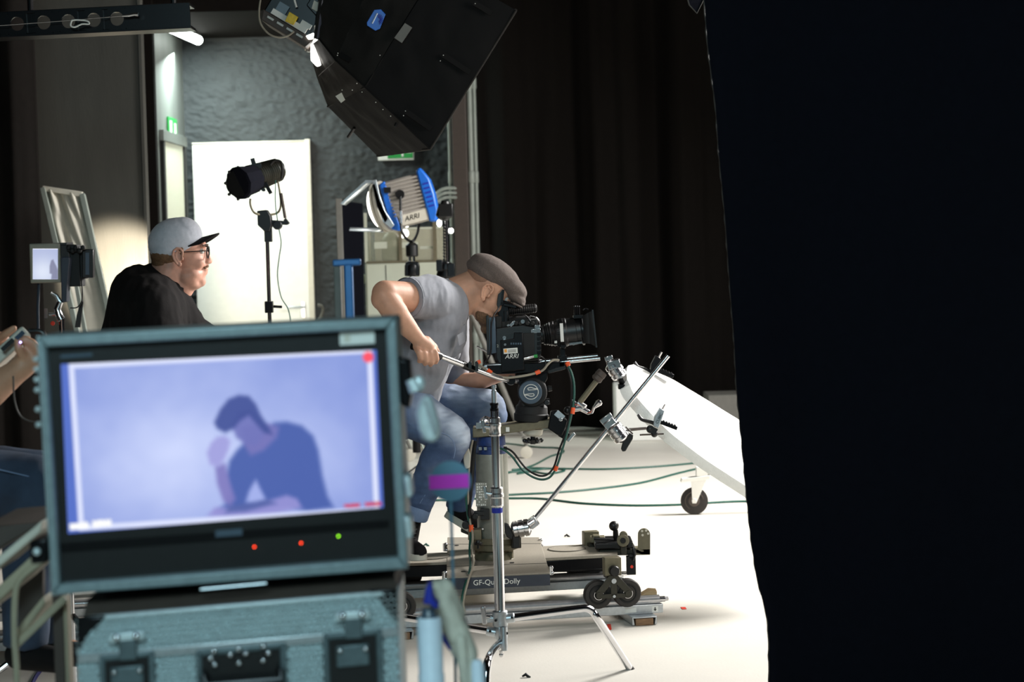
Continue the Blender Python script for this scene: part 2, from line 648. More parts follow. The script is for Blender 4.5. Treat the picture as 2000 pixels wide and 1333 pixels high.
# fluorescent fitting in the corner of the corridor
fl = thing('fluorescent_light', 'lit fluorescent tube light under the soffit at the corridor corner', 'lamp', (-2.4, 15.2, 3.05))
pa, pb = W(329, 53, 14.62), W(388, 79, 15.9)
MB().bar(pa + Vector((-.03, 0, .045)), pb + Vector((-.03, 0, .045)), .10, .06).build('housing', K['panel'], fl, bevel=.006)
MB().tube([pa, pa + (pb - pa) * .02, pb - (pb - pa) * .02, pb], [.022, .034, .036, .025], 14).build('tube', K['tube_on'], fl)

# green exit sign on the back wall, partly behind the softbox
g = thing('exit_sign', 'green and white exit sign on the dark back wall below the softbox', 'sign', W(772, 300, YB - .06))
MB().boxp(738, 283, 808, 313, YB - .07, YB - .03).build('sign_box', K['paper'], g, bevel=.004)
MB().boxp(757, 285, 806, 309, YB - .076, YB - .069).build('green_panel', K['green_sign'], g)
b = MB()
b.boxp(784, 288, 788, 306, YB - .079, YB - .075)
b.boxp(784, 288, 792, 293, YB - .079, YB - .075)
b.boxp(794, 296, 803, 299, YB - .079, YB - .075)
b.ballp(796, 291, YB - .077, 2.2)
b.build('running_figure', K['paper'], g)

# grey partition panel at left, in front of the corridor
b = MB()
p0, p1 = W(64, 300, 12.2), W(282, 300, 12.2)
b.box((p0.x, 12.2, 0), (p1.x, 12.28, 4.4))
struct(b.build('wall_front', K['panel'], smooth=0, bevel=.004))
b = MB()
b.box((p1.x - .012, 12.19, 0), (p1.x + .004, 12.285, 4.4))
struct(b.build('trim_2', K['panel'], smooth=0))
# warm lamp that throws the glow on the panel (hidden low behind the man)
light('panel_lamp', 'SPOT', W(262, 610, 11.5), W(250, 560, 12.2), 430, (1.0, .87, .68), .03, spot=56, blend=.5)


# ------------------------------------------------------------------ drapes
def folds(name, label, xs, zs, Y, amp, k, seed, mt, edge=None, nx=240, nz=24, group=None):
    x0, x1 = xs
    z0, z1 = zs

    def fn(u, v):
        z = z0 + (z1 - z0) * v
        xl = edge(z) if edge else x0
        x = xl + (x1 - xl) * u
        s = x * k + seed
        a = math.sin(s * 2.1 + .6 * math.sin(s * .9)) + .55 * math.sin(s * 4.7 + 1.3) + .5 * mnoise.noise(Vector((s * 1.3, z * .25, seed)))
        a += .35 * mnoise.noise(Vector((s * 3, z * .6, seed)))
        return Vector((x, Y + amp * a, z))
    b = MB().grid(fn, nx, nz)
    n = len(b.v)
    o = b.build(name, mt, smooth=80)
    so = o.modifiers.new('thick', 'SOLIDIFY')
    so.thickness = .006
    return tag(o, label, 'curtain', group)


xa, xb = W(934, 500, 15.6).x, W(1700, 500, 15.6).x
folds('stage_curtain', 'tall pleated black stage curtain hanging across the back behind the camera', (xa, xb), (0.02, 5.2), 15.6, .075, 4.2, 2.0, K['stage_black'])
folds('stage_curtain', 'black side curtain hanging at the left edge beside the grey panel', (W(-260, 500, 10.5).x, W(76, 500, 10.5).x), (0.02, 5.2), 10.5, .05, 6, 9.0, K['stage_black'], nx=90)

EDGE = [(1372, -60), (1374, 0), (1381, 90), (1397, 210), (1403, 300), (1415, 420), (1425, 560), (1433, 660), (1438, 760), (1447, 850), (1456, 950), (1466, 1050), (1478, 1130), (1496, 1195), (1501, 1240), (1502, 1333), (1504, 1385)]
_E = [W(x, y, 6.2) for x, y in EDGE]


def edge_x(z):
    for a, c in zip(_E, _E[1:]):
        if c.z <= z <= a.z:
            t = (z - c.z) / (a.z - c.z)
            return c.x + (a.x - c.x) * t
    return _E[0].x - .0 if z > _E[0].z else _E[-1].x


dv = folds('masking_drape', 'flat black masking drape hanging close by at right with frayed edge', (.6, 2.4), (0.01, 3.2), 6.2, .018, 3.0, 4.0, K['duve'], edge=edge_x, nx=60, nz=90)
b = MB()
pts = [Vector((edge_x(z), 6.2, z)) for z in [3.1 - 3.08 * i / 120 for i in range(121)]]
pts = [p + Vector((.0015 * math.sin(i * 2.3), -.004 + .018 * (math.sin((p.x * 3 + 4) * 2.1)) * .6, 0)) for i, p in enumerate(pts)]
b.tube(pts, .0022, 6)
b.build('selvage', K['brown'], dv)

# corner of a black flag at the top edge of the drape
fp = [W(1332, -40, 7.4), W(1346, 10, 7.4), W(1361, 26, 7.4), W(1374, 0, 7.42), W(1378, -40, 7.42)]
fg = MB().prism(fp, (0, .006, 0)).build('black_flag', K['duve'], smooth=0)
tag(fg, 'corner of a black fabric flag hanging at the top of the masking drape', 'flag')
MB().tube([p + Vector((0, -.002, 0)) for p in fp[0:5]], .0025, 6).build('hem', K['panel'], fg)
MB().tube([fp[0] + Vector((0, 0, 0)), fp[0] + Vector((0, 0, 1.6))], .006, 6).build('hanger', K['black_metal'], fg)

# ------------------------------------------------------------------ truss beam top left (steel beam with round holes)
tb = thing('lighting_beam', 'dark steel overhead beam with round holes crossing the top left corner', 'beam', W(150, 50, 8.4))
ps, pe = W(-260, 62, 8.4), W(372, 30, 8.4)
# plate with holes: quads around each hole
h = 22 * M(8.4)
d = (pe - ps)
Lb = d.length
dn = d.normalized()
un = Vector((0, 1, 0)).cross(dn) * -1
if un.z < 0:
    un = -un
holes = [(W(hx, 0, 8.4).x - ps.x) / dn.x for hx in (-170, -118, -68, -18, 33, 85, 133, 183, 228)]
R = 13.5 * M(8.4)
b = MB()


def webquad(s0, s1):
    b.add([ps + dn * s0 - un * h, ps + dn * s1 - un * h, ps + dn * s1 + un * h, ps + dn * s0 + un * h], [(0, 1, 2, 3)])


cur = 0.0
for hs in holes:
    a0, a1 = hs - R * 1.35, hs + R * 1.35
    if a0 > cur:
        webquad(cur, a0)
    n = 24
    inner = [ps + dn * (hs + R * math.cos(2 * math.pi * k / n)) + un * (R * math.sin(2 * math.pi * k / n)) for k in range(n)]
    outer = []
    for k in range(n):
        ca, sa = math.cos(2 * math.pi * k / n), math.sin(2 * math.pi * k / n)
        q = min(R * 1.35 / max(abs(ca), 1e-6), h / max(abs(sa), 1e-6))
        outer.append(ps + dn * (hs + q * ca) + un * (q * sa))
    b.rings([inner, outer], False, False)
    cur = a1
webquad(cur, Lb)
web = b.build('web', K['black_metal'], tb, smooth=0)
web.modifiers.new('t', 'SOLIDIFY').thickness = .012
b = MB()
b.bar(ps + un * h + Vector((0, .06, 0)), pe + un * h + Vector((0, .06, 0)), .14, .012)
b.bar(ps - un * h + Vector((0, .06, 0)), pe - un * h + Vector((0, .06, 0)), .14, .012)
b.build('flange', K['black_metal'], tb, bevel=.002)
for hx in (-200, 60, 340):
    q_ = W(hx, 30, 8.46)
    MB().tube([q_, Vector((q_.x, q_.y, 5.3))], .012, 10).build('hanger_rod', K['black_metal'], tb)
rp = thing('safety_cable', 'thin steel cable with a shackle running along the holed overhead beam', 'cable', W(120, 44, 8.33))
MB().tubep([(-200, 56, 8.36), (0, 50, 8.33), (120, 41, 8.33), (240, 31, 8.34)], .9, 6).build('wire', K['steel'], rp)
MB().tubep([(140, 40, 8.32), (138, 50, 8.32), (146, 53, 8.32), (160, 47, 8.32), (174, 47, 8.32), (170, 41, 8.32), (150, 39, 8.32), (140, 40, 8.32)], 1.6, 6, smooth=3).build('loop', K['paper'], rp)
MB().tubep([(238, 31, 8.33), (252, 30, 8.33), (262, 28, 8.33), (270, 28, 8.33)], [1.5, 2.6, 2.6, 4], 8).build('shackle', K['steel'], rp)

# ------------------------------------------------------------------ column and pipes by the back corner
b = MB()
xa, xb = W(887, 400, 15.3).x, W(916, 400, 15.3).x
b.box((xa, 15.2, 0), (xb, 15.4, 5.2))
struct(b.build('trim_3', K['brown'], smooth=0, bevel=.01))


def pipe(px, r, Y, label, name='pipe'):
    t = thing(name, label, 'pipe', (W(px, 400, Y).x, Y, 0), 'pipes beside the brown column')
    x = W(px, 400, Y).x
    MB().tube([(x, Y, 0.02), (x, Y, 5.1)], r * M(Y), 14).build('tube', K['pipe'], t)
    for z in (.7, 1.25, 1.9, 2.6):
        MB().lathe((x, Y, z), (x, Y, z + .09), [(0, r * 1.1 * M(Y)), (.1, r * 1.35 * M(Y)), (.9, r * 1.35 * M(Y)), (1, r * 1.1 * M(Y))], 14).build('coupling', K['pipe'], t)


pipe(881, 3.2, 15.25, 'thin grey conduit running up just left of the brown column')
pipe(922, 5.5, 15.3, 'pale green pipe standing just right of the brown column')
pipe(931, 4, 15.36, 'thinner pale pipe squeezed between green pipe and black curtain')
# bent hoses left of the column
hs_ = thing('hose_bundle', 'three bent pale hoses curving out left of the brown column', 'hose', W(870, 380, 15.2))
for i, (y0, r_) in enumerate(((372, 3.2), (381, 3.0), (390, 3.0))):
    MB().tubep([(893, y0 - 4, 15.22), (872, y0 - 4, 15.15 - .02 * i), (858, y0 + 2, 15.14 - .02 * i), (851, y0 + 14, 15.14 - .02 * i), (849 + 2 * i, y0 + 60, 15.14)], r_, 8, smooth=5).build('hose', K['pipe'], hs_)

# low grey box at foot of the curtain
b = MB().boxp(1384, 772, 1600, 830, 14.6, 15.0)
lo = min(p.z for p in b.v)
b = MB()
b.box((W(1384, 800, 14.6).x, 14.6, 0), (W(1600, 800, 14.6).x, 15.0, W(1410, 772, 14.6).z))
gb = b.build('grey_plinth', K['grey_paint'], bevel=.006)
tag(gb, 'low grey wooden plinth at the foot of the black back curtain', 'plinth')
# ------------------------------------------------------------------ dolly track
E1 = W(1287, 1171, 7.73)
RD = Vector((0.983, 0.182, 0)).normalized()             # along the rails, towards the right end
RN = Vector((-RD.y, RD.x, 0))                           # across, away from the camera
ZR = E1.z
GA = 0.615
LEN = 2.55
RT = .0175


def rail(off, label):
    base = E1 + RN * off
    t = thing('dolly_rail', label, 'rail', Vector((base.x - 1.2, base.y - .2, 0)), 'dolly rails')
    a, c = base - RD * LEN, base.copy()
    MB().tube([a, c], RT, 18).build('rail_tube', K['rail'], t)
    MB().tube([c, c + RD * .022, c + RD * .024, c + RD * .036], [.011, .011, .008, .007], 12).build('spigot', K['steel'], t)
    MB().bar(a - Vector((0, 0, .033)), c + RD * .012 - Vector((0, 0, .033)), .03, .034).build('rail_bar', K['alu'], t, bevel=.002)
    if off == 0:
        n = -RN
        p = c - RD * .115 - Vector((0, 0, .034)) + n * .0155
        MB().obox(p, RD * .022, n * .0006, Vector((0, 0, .009))).build('sticker', K['paper'], t)
        q = c - RD * .02 - Vector((0, 0, .034)) + n * .0155
        MB().obox(q, RD * .012, n * .0006, Vector((0, 0, .011))).build('arrow_sticker', K['paper'], t)
        ar = MB().prism([q + n * .001 + RD * .006, q + n * .001 - RD * .006, q + n * .001 - Vector((0, 0, .008))], n * .0005)
        ar.prism([q + n * .001 + RD * .002 + Vector((0, 0, .007)), q + n * .001 - RD * .002 + Vector((0, 0, .007)), q + n * .001 - RD * .002, q + n * .001 + RD * .002], n * .0005)
        ar.build('arrow_mark', K['black'], t)
        for s in (.62, .83, 1.1):
            r_ = c - RD * s - Vector((0, 0, .033)) + n * .015
            MB().lathe(r_, r_ + n * .003, [(0, .006), (1, .005)], 12).build('bolt', K['black_metal'], t)


rail(0.0, 'near metal dolly rail with arrow sticker, running under the front wheels')
rail(GA, 'far metal dolly rail, running behind the dolly platform')
# sleepers
for i, s in enumerate((.075, 1.0, 2.36)):
    base = E1 - RD * s
    t = thing('track_sleeper', ('grey metal track sleeper on a wooden block at the right rail end', 'grey metal track sleeper under the middle of the dolly', 'grey metal track sleeper near the left wheels')[i], 'sleeper', Vector((base.x, base.y, 0)) + RN * GA / 2, 'track sleepers')
    z1, z0 = ZR - .051, ZR - .082
    w, th = .048, .005
    prof = [(-w, z1), (w, z1), (w, z0), (w - th * 2, z0), (w - th, z1 - th), (-w + th, z1 - th), (-w + th * 2, z0), (-w, z0)]
    s0 = base - RN * .07
    MB().prism([Vector((s0.x, s0.y, 0)) + RD * u + Vector((0, 0, v)) for u, v in prof], RN * (GA + .14)).build('channel', K['alu'], t, bevel=.0015, smooth=30)
    for k, o in enumerate((-.03, GA + .03)):
        c = Vector((base.x, base.y, 0)) + RN * o
        wb = MB().obox(c + Vector((0, 0, z1 / 2 - .003)), RD * .034, RN * .04, Vector((0, 0, z1 / 2 - .004))).build('wood_block', K['wood'], t, bevel=.002)
wdg = W(1263, 1160, 7.8)
o = MB().prism([W(1246, 1168, 7.80), W(1283, 1163, 7.80), W(1283, 1156, 7.80), W(1268, 1155, 7.80)], (0, .07, 0)).build('wood_wedge', K['pale_wood'], bevel=.001)
tag(o, 'pale wooden wedge tucked beside the right end of the near rail', 'wedge')

# ------------------------------------------------------------------ dolly
DL = thing('camera_dolly', 'olive track dolly with black wheels and name on its front edge carrying the camera column', 'dolly', (W(965, 1100, 8.05).x, 8.05, 0))
zt = W(975, 1122, 7.66).z                                # deck top
th = .042


def deck(pts, z, t):
    return MB().prism([Vector((p[0], p[1], z)) for p in pts], (0, 0, -t))


def onz(x, y, z):
    """the point where the pixel's ray meets height z"""
    d = FWD + RGT * ((x - CX) / F_PX) + UPV * ((CY - y) / F_PX)
    return C0 + d * ((z - CAM_H) / d.z)


def xy(x, y, z=None):
    p = onz(x, y, zt if z is None else z)
    return (p.x, p.y)


fl_, fr_, nr_, nl_ = xy(874, 1050), xy(1053, 1050), xy(1074, 1119), xy(872, 1128)
deck([fl_, fr_, nr_, nl_], zt, th).build('platform', K['deck'], DL, bevel=.002)
edge = MB().prism([Vector((nl_[0], nl_[1], zt - .006)), Vector((nr_[0], nr_[1], zt - .006)), Vector((nr_[0], nr_[1], zt - th - .006)), Vector((nl_[0], nl_[1], zt - th - .006))], (0, -.006, 0)).build('front_edge', K['navy'], DL, bevel=.001)
pL, pR = Vector((nl_[0], nl_[1] - .0068, zt - th / 2 - .006)), Vector((nr_[0], nr_[1] - .0068, zt - th / 2 - .006))
dd = (pR - pL).normalized()
text('GF-Quad Dolly', 'lettering', K['paper'], edge, pL + dd * (52 / 522) + Vector((0, 0, .001)), dd, (0, 0, 1), .0285)
# seams of the deck plates
for yy in (.24, .80):
    a = Vector((nl_[0] * (1 - yy) + fl_[0] * yy, nl_[1] * (1 - yy) + fl_[1] * yy, zt + .0005))
    c = Vector((nr_[0] * (1 - yy) + fr_[0] * yy, nr_[1] * (1 - yy) + fr_[1] * yy, zt + .0005))
    MB().bar(a, c, .004, .001).build('deck_seam', K['black_matte'], DL)
for (x, y) in ((892, 1066), (905, 1117), (1003, 1072), (1000, 1100)):
    p = onz(x, y, zt + .001)
    MB().lathe(p, p + Vector((0, 0, .0015)), [(0, .009), (1, .009)], 14).build('deck_hole', K['black_matte'], DL)
for (x, y) in ((1055, 1060), (1075, 1113), (869, 1068), (868, 1124)):
    p = onz(x, y, zt - .008)
    b = MB().tube([p - Vector((0, 0, .02)), p + Vector((0, 0, .012))], .009, 10)
    b.ball(p + Vector((.004, 0, .008)), .008)
    b.ball(p + Vector((.006, -.002, -.014)), .008)
    b.build('hinge_latch', K['steel'], DL)

# side arms with round recesses
for side in (0, 1):
    if side:
        pts = [xy(1048, 1067), xy(1160, 1062), xy(1206, 1064), xy(1206, 1082), xy(1062, 1090)]
        cen = onz(1107, 1072, zt + .001)
    else:
        pts = [xy(640, 1105), xy(640, 1088), xy(880, 1078), xy(876, 1097)]
        cen = onz(842, 1087, zt + .001)
    deck(pts, zt - .002, .012).build('side_deck', K['deck'], DL, bevel=.002)
    q = [Vector((p[0], p[1], zt - .014)) for p in pts]
    ctr = sum(q, Vector()) / len(q)
    MB().prism([ctr + (p - ctr) * .985 for p in q], (0, 0, -.045)).build('side_beam', K['black_metal'], DL, bevel=.003)
    b = MB().lathe(cen - Vector((0, 0, .004)), cen + Vector((0, 0, .0005)), [(0, .077), (1, .077)], 40)
    rc = b.build('recess_disc', K['deck'], DL)
    MB().ring(cen + Vector((0, 0, -.0005)), (0, 0, 1), .0755, .0018, 40, 6).build('recess_rim', K['black_matte'], rc)

WH = K['rubber']


def bogie(cx, near, full=True):
    """one pair of track wheels riding the rail at along-rail distance cx from E1"""
    off = -.038 if near else GA + .038
    n = -RN if near else RN
    c = E1 - RD * cx + RN * off
    r = .054
    zc = ZR + r * .72
    for s in (-1, 1):
        w = Vector((c.x, c.y, zc)) + RD * s * .056
        prof = [(0, r * .55), (.05, r * .93), (.2, r), (.8, r), (.95, r * .93), (1, r * .55)]
        wo = MB().lathe(w - n * .017, w + n * .017, prof, 32).build('wheel', WH, DL)
        b = MB()
        b.ring(w + n * .0165, n, r * .62, .0035, 28, 6)
        b.build('tyre_groove', K['black_matte'], wo)
        b = MB().lathe(w + n * .014, w + n * .021, [(0, r * .36), (1, r * .33)], 24)
        b.build('hub', K['black_metal'], wo)
        b = MB().ring(w + n * .021, n, r * .33, .0018, 24, 6)
        b.ring(w + n * .029, n, r * .13, .002, 18, 6)
        b.build('bearing_ring', K['steel'], wo)
    # A-shaped side plate with two openings
    f = Vector((c.x, c.y, zc)) + n * .024
    up = Vector((0, 0, 1))

    def P(u, v):
        return f + RD * u + up * v
    b = MB()
    b.prism([P(-.017, .072), P(.017, .072), P(.07, .012), P(.062, -.010), P(.04, .008), P(.0, .05), P(-.04, .008), P(-.062, -.010), P(-.07, .012)], n * .008)
    b.prism([P(-.062, -.013), P(.062, -.013), P(.055, .001), P(.012, .004), P(-.012, .004), P(-.055, .001)], n * .008)
    b.prism([P(-.012, .05), P(.012, .05), P(.012, -.005), P(-.012, -.005)], n * .008)
    for s in (-1, 1):
        b.lathe(P(s * .056, 0), P(s * .056, 0) + n * .010, [(0, .014), (1, .013)], 18)
    pl = b.build('bogie_plate', K['dark_olive'], DL, bevel=.001)
    b = MB()
    b.lathe(P(0, .052) + n * .006, P(0, .052) + n * .011, [(0, .010), (1, .0095)], 18)
    b.build('plate_stud', K['alu'], pl)
    b = MB().lathe(P(0, -.006) + n * .006, P(0, -.006) + n * .011, [(0, .006), (1, .0055)], 14)
    b.build('plate_stud', K['alu'], pl)
    if full:
        # yoke block and knob
        g_ = f - n * .02
        MB().obox(g_ + up * .105, RD * .032, n * .022, up * .034).build('yoke_block', K['olive'], DL, bevel=.003)
        MB().lathe(g_ + up * .092 + n * .02, g_ + up * .092 + n * .05, [(0, .017), (.2, .02), (.85, .02), (1, .017)], 18).build('yoke_knob', K['black'], DL)
        MB().obox(g_ + up * .075 - n * .03, RD * .02, n * .03, up * .02).build('pivot_block', K['dark_olive'], DL, bevel=.003)


bogie((1287 - 1190) / 517.5 / .983, True)
bogie((1287 - 1178) / 517.5 / .983 - .10, False)
bogie((1287 - 775) / 517.5 / .983 + .04, True)
bogie((1287 - 775) / 517.5 / .983 - .08, False)
# cross tube tying right bogies
q1 = E1 - RD * 1.03 + Vector((0, 0, .105))
MB().bar(q1 + RN * .0, q1 + RN * GA, .045, .035).build('cross_beam', K['dark_olive'], DL, bevel=.003)
MB().barp((1076, 1110, 8.3), (1178, 1108, 8.3), 30, 13).build('long_beam', K['black_metal'], DL, bevel=.003)

# steering end at right
YS = 8.22
b = MB().boxp(1162, 1061, 1236, 1073, 8.14, 8.34)
b.boxp(1225, 1060, 1237, 1071, 8.12, 8.3)
b.build('steering_bar', K['black'], DL, bevel=.004)
b = MB().boxp(1170, 1074, 1243, 1086, 8.16, 8.3)
b.boxp(1212, 1060, 1224, 1084, 8.12, 8.15)
b.build('steering_bracket', K['dark_olive'], DL, bevel=.003)
b = MB().discp(1217, 1057, 8.10, 12, .02)
b.discp(1218, 1047, 8.11, 8, .02)
sb = b.build('clamp_ring', K['olive'], DL)
MB().discp(1217, 1057, 8.093, 5.5, .01).build('ring_hole', K['black_matte'], sb)
b = MB().lathep((1204, 1063, 8.2), (1202, 1036, 8.2), [(0, 4.5), (.3, 4.5), (.5, 6), (1, 5)], 14)
b.tubep([(1206, 1054, 8.2), (1160, 1053, 8.22)], 2.4, 8)
lv = b.build('steering_lever', K['black_metal'], DL)
MB().ballp(1199, 1028, 8.2, 9.8).build('lever_ball', K['black'], lv)
b = MB().boxp(1153, 1050, 1182, 1061, 8.25, 8.31)
b.boxp(1158, 1047, 1172, 1054, 8.25, 8.3)
b.build('latch_block', K['olive'], DL, bevel=.003)
# upright push-bar bracket with four holes
YB2 = 8.18
pts = [(1237, 1084), (1237, 1073), (1246, 1072), (1246, 1046)]
pts += [(1258 - 12 * math.cos(a), 1045 - 12 * math.sin(a)) for a in [math.pi * k / 12 for k in range(13)]]
pts += [(1270, 1084)]
bk = MB().prismp(pts, YB2, YB2 + .012).build('push_bracket', K['olive'], DL, bevel=.001)
b = MB()
for (x, y) in ((1254, 1038), (1262, 1037), (1255, 1046), (1266, 1043)):
    b.discp(x, y, YB2 - .001, 2.4, .004, 12)
b.build('bracket_hole', K['off_white'], bk)
MB().boxp(1237, 1073, 1270, 1085, YB2, YB2 + .09).build('bracket_foot', K['olive'], DL, bevel=.002)
b = MB().boxp(1224, 1088, 1242, 1124, 8.12, 8.16)
b.boxp(1228, 1084, 1240, 1092, 8.12, 8.2)
b.tubep([(1236, 1070, 8.12), (1240, 1084, 8.12), (1236, 1096, 8.12)], 3, 8)
br = b.build('brake_unit', K['black'], DL, bevel=.002)
MB().discp(1234, 1108, 8.112, 3, .008).build('brake_screw', K['red_tape'], br)
MB().boxp(1118, 1098, 1172, 1112, 8.36, 8.44).build('rear_block', K['dark_olive'], DL, bevel=.003)

# ---- centre column
YC = 8.05


def CZ(y, x=962):
    return W(x, y, YC).z


cx = W(962, 960, YC).x


def cyl(name, y0, y1, r, mt, par=DL, prof=None, seg=36, dx=0):
    x = cx + dx * M(YC)
    a, c = Vector((x, YC, CZ(y0))), Vector((x, YC, CZ(y1)))
    pr = prof or [(0, r * .97), (.03, r), (.97, r), (1, r * .97)]
    return MB().lathe(a, c, [(t, q * M(YC)) for t, q in pr], seg).build(name, mt, par)


base = cyl('column_base', 1112, 1072, 46, K['olive'], prof=[(0, 43), (.1, 44), (.45, 44), (.5, 40), (.8, 33), (1, 31)])
for k in range(6):
    a = math.radians(-150 + 60 * k)
    e = Vector((math.cos(a), math.sin(a), 0))
    c = Vector((cx, YC, CZ(1083)))
    MB().obox(c + e * .045, e * .04, Vector((-e.y, e.x, 0)) * .006, Vector((0, 0, .012))).build('base_rib', K['olive'], base, bevel=.001)
cyl('lower_flange', 1075, 1049, 48, K['olive'], prof=[(0, 34), (.15, 46), (.6, 46), (.65, 50), (1, 50)], dx=3)
MB().boxp(998, 1046, 1018, 1072, 7.93, 8.02).build('flange_lug', K['dark_olive'], DL, bevel=.004)
MB().boxp(914, 1036, 940, 1056, 7.95, 8.02).build('flange_lug', K['olive'], DL, bevel=.003)
cyl('column', 1050, 886, 31.5, K['col_grey'])
MB().boxp(976, 888, 984, 1046, YC - .068, YC - .03).build('column_strip', K['off_white'], DL, bevel=.003)  # pale strip down the right of the column
bl = cyl('clamp_band', 888, 852, 29, K['band_blue'], prof=[(0, 28), (.3, 28), (.32, 24), (.5, 24), (.52, 28), (1, 27)])
b = MB()
for i, x in enumerate((935, 945, 972, 984)):
    b.boxp(x, 874, x + 6, 880, YC - .065, YC - .04)
b.build('band_buckle', K['steel'], bl)
cyl('column_neck', 853, 838, 25, K['black_metal'])
st = MB()
for i in range(9):
    for j in range(5):
        if random.random() < .7:
            st.boxp(931 + j * 4, 945 + i * 5, 931 + j * 4 + random.uniform(1.5, 3.6), 945 + i * 5 + random.uniform(1.5, 4), YC - .0625, YC - .055)
lb = MB().boxp(929, 943, 951, 990, YC - .0615, YC - .05).build('worn_label', K['col_grey'], DL)
st.build('label_remains', K['paper'], lb)
MB().discp(943, 1034, YC - .0605, 2, .004).build('column_screw', K['steel'], DL)
b = MB().boxp(938, 995, 956, 1016, YC - .085, YC - .05)
b.boxp(926, 1000, 945, 1008, YC - .095, YC - .06)
b.discp(928, 1010, YC - .11, 6, .03)
b.discp(910, 1027, YC - .08, 8, .04)
b.build('brake_handle', K['black'], DL, bevel=.002)
b = MB().lathep((934, 1072, 7.9), (934, 1056, 7.9), [(0, 2.5), (.4, 2.5), (.45, 8), (.7, 9), (.75, 5), (1, 4)], 14)
b.build('lock_knob', K['black'], DL)

# top arm (offset plate) with riser knob
tp = MB().prism([W(923, 856, 7.99), W(923, 837, 7.99), W(955, 835, 7.99), W(1078, 820, 7.99), W(1086, 822, 7.99), W(1086, 834, 7.99), W(985, 848, 7.99), W(955, 853, 7.99)], (0, .13, 0)).build('top_arm', K['olive'], DL, bevel=.003)
MB().boxp(988, 835, 995, 844, 7.987, 7.989).build('arm_label', K['paper'], tp)
b = MB().lathep((1040, 852, 8.05), (1041, 838, 8.05), [(0, 14), (.3, 19), (1, 20)], 24)
b.build('riser_cone', K['off_white'], DL)
b = MB().lathep((1041, 868, 8.05), (1041, 850, 8.05), [(0, 5), (.1, 5), (.12, 15), (.5, 17), (.55, 5), (1, 5)], 20)
for k in range(6):
    a = k * math.pi / 3
    b.ball(W(1041, 861, 8.05) + Vector((math.cos(a), math.sin(a), 0)) * .033, .009, 10, 8)
b.build('riser_knob', K['black'], DL)
b = MB().tubep([(940, 836, 8.0), (938, 826, 8.0), (948, 818, 8.0), (960, 826, 8.0), (966, 836, 8.0)], 5, 10, smooth=4)
b.boxp(930, 826, 945, 838, 7.97, 8.02)
b.tubep([(930, 836, 7.98), (950, 822, 7.98), (958, 824, 7.98)], 4, 8)
b.build('top_clamp', K['steel'], DL)
# seat for the operator
sp = W(768, 840, 8.05)
b = MB().tube([Vector((sp.x, 8.05, zt - .01)), Vector((sp.x, 8.05, sp.z - .02))], .03, 16)
b.build('seat_post', K['olive'], DL)
MB().ell(sp, Vector((.16, 0, 0)), Vector((0, .17, 0)), Vector((0, 0, .035)), 24, 12).build('seat_pad', K['black_matte'], DL)
# tilted foot rest for the far foot
fr = MB().prism([W(900, 1040, 8.2), W(900, 1034, 8.2), W(975, 1064, 8.2), W(975, 1070, 8.2)], (0, .14, 0)).build('foot_rest', K['dark_olive'], DL, bevel=.002)

# cable bundle hanging down the column's left side
def cable(name, label, pts, r, mt, sm=6, seg=8, par=None, group=None):
    o = MB().tubep(pts, r, seg, smooth=sm).build(name, mt, par)
    if par is None:
        tag(o, label, 'cable', group)
    return o


hb = MB()
hb.tubep([(916, 862, 7.95), (911, 885, 7.95), (909, 950, 7.95), (914, 1010, 7.95), (920, 1030, 7.95), (917, 1075, 7.9), (918, 1110, 7.75), (906, 1150, 7.56), (900, 1185, 7.54), (898, 1200, 7.54)], 2.3, 8, smooth=5)
cb = hb.build('hanging_cable', K['green_cable'])
tag(cb, 'dark green cable with orange tape hanging down the left of the dolly column', 'cable', 'cables on the column')
MB().tubep([(920, 1026, 7.945), (920.5, 1039, 7.945)], 4.4, 10).build('tape_mark', K['orange'], cb)
cable('hanging_cable', 'grey cable hanging down the left of the dolly column beside the green one', [(923, 860, 7.96), (918, 890, 7.95), (914, 960, 7.95), (918, 1020, 7.95), (923, 1045, 7.93), (922, 1080, 7.88), (925, 1100, 7.75), (913, 1140, 7.56), (905, 1175, 7.54), (907, 1195, 7.54)], 2.2, K['grey_cable'], group='cables on the column')
cable('hanging_cable', 'black cable bundled thickly against the left of the dolly column', [(928, 862, 7.97), (924, 900, 7.96), (919, 960, 7.96), (916, 1000, 7.95), (919, 1020, 7.96)], 4, K['black'], group='cables on the column')
# plastic bag and clip on the column
bg = MB()
bg.prism([W(904, 878, 7.94), W(914, 872, 7.94), W(919, 890, 7.94), W(918, 914, 7.94), W(908, 918, 7.94), W(905, 900, 7.94)], (0, .02, 0))
o = bg.build('plastic_pouch', K['off_white'], bevel=.003)
tag(o, 'small crumpled clear pouch hanging at the top left of the dolly column', 'pouch')

# ------------------------------------------------------------------ fluid head
YH = 8.05
FH = thing('fluid_head', 'black fluid tripod head with round emblem cover on the dolly arm', 'tripod head', W(1040, 822, YH))
b = MB().lathep((1037, 824, YH), (1039, 782, YH), [(0, 30), (.05, 33), (.35, 34), (.4, 32), (.7, 31), (.8, 27), (1, 24)], 36)
b.build('pan_base', K['black_matte'], FH)
b = MB().boxp(1018, 745, 1062, 795, YH - .05, YH + .08)
b.discp(1040, 767, YH - .062, 29, .13, 36)
b.build('tilt_housing', K['black_matte'], FH, bevel=.004)
cv = MB().discp(1036, 767, YH - .085, 23, .03, 40).build('emblem_cover', K['screen_grey'], FH)
b = MB().ring(W(1037, 766, YH - .086), (0, 1, 0), 14.2 * M(YH), .0013, 40, 6)


def ep(x, y):
    return (1037 + x, 766 + y, YH - .0865)


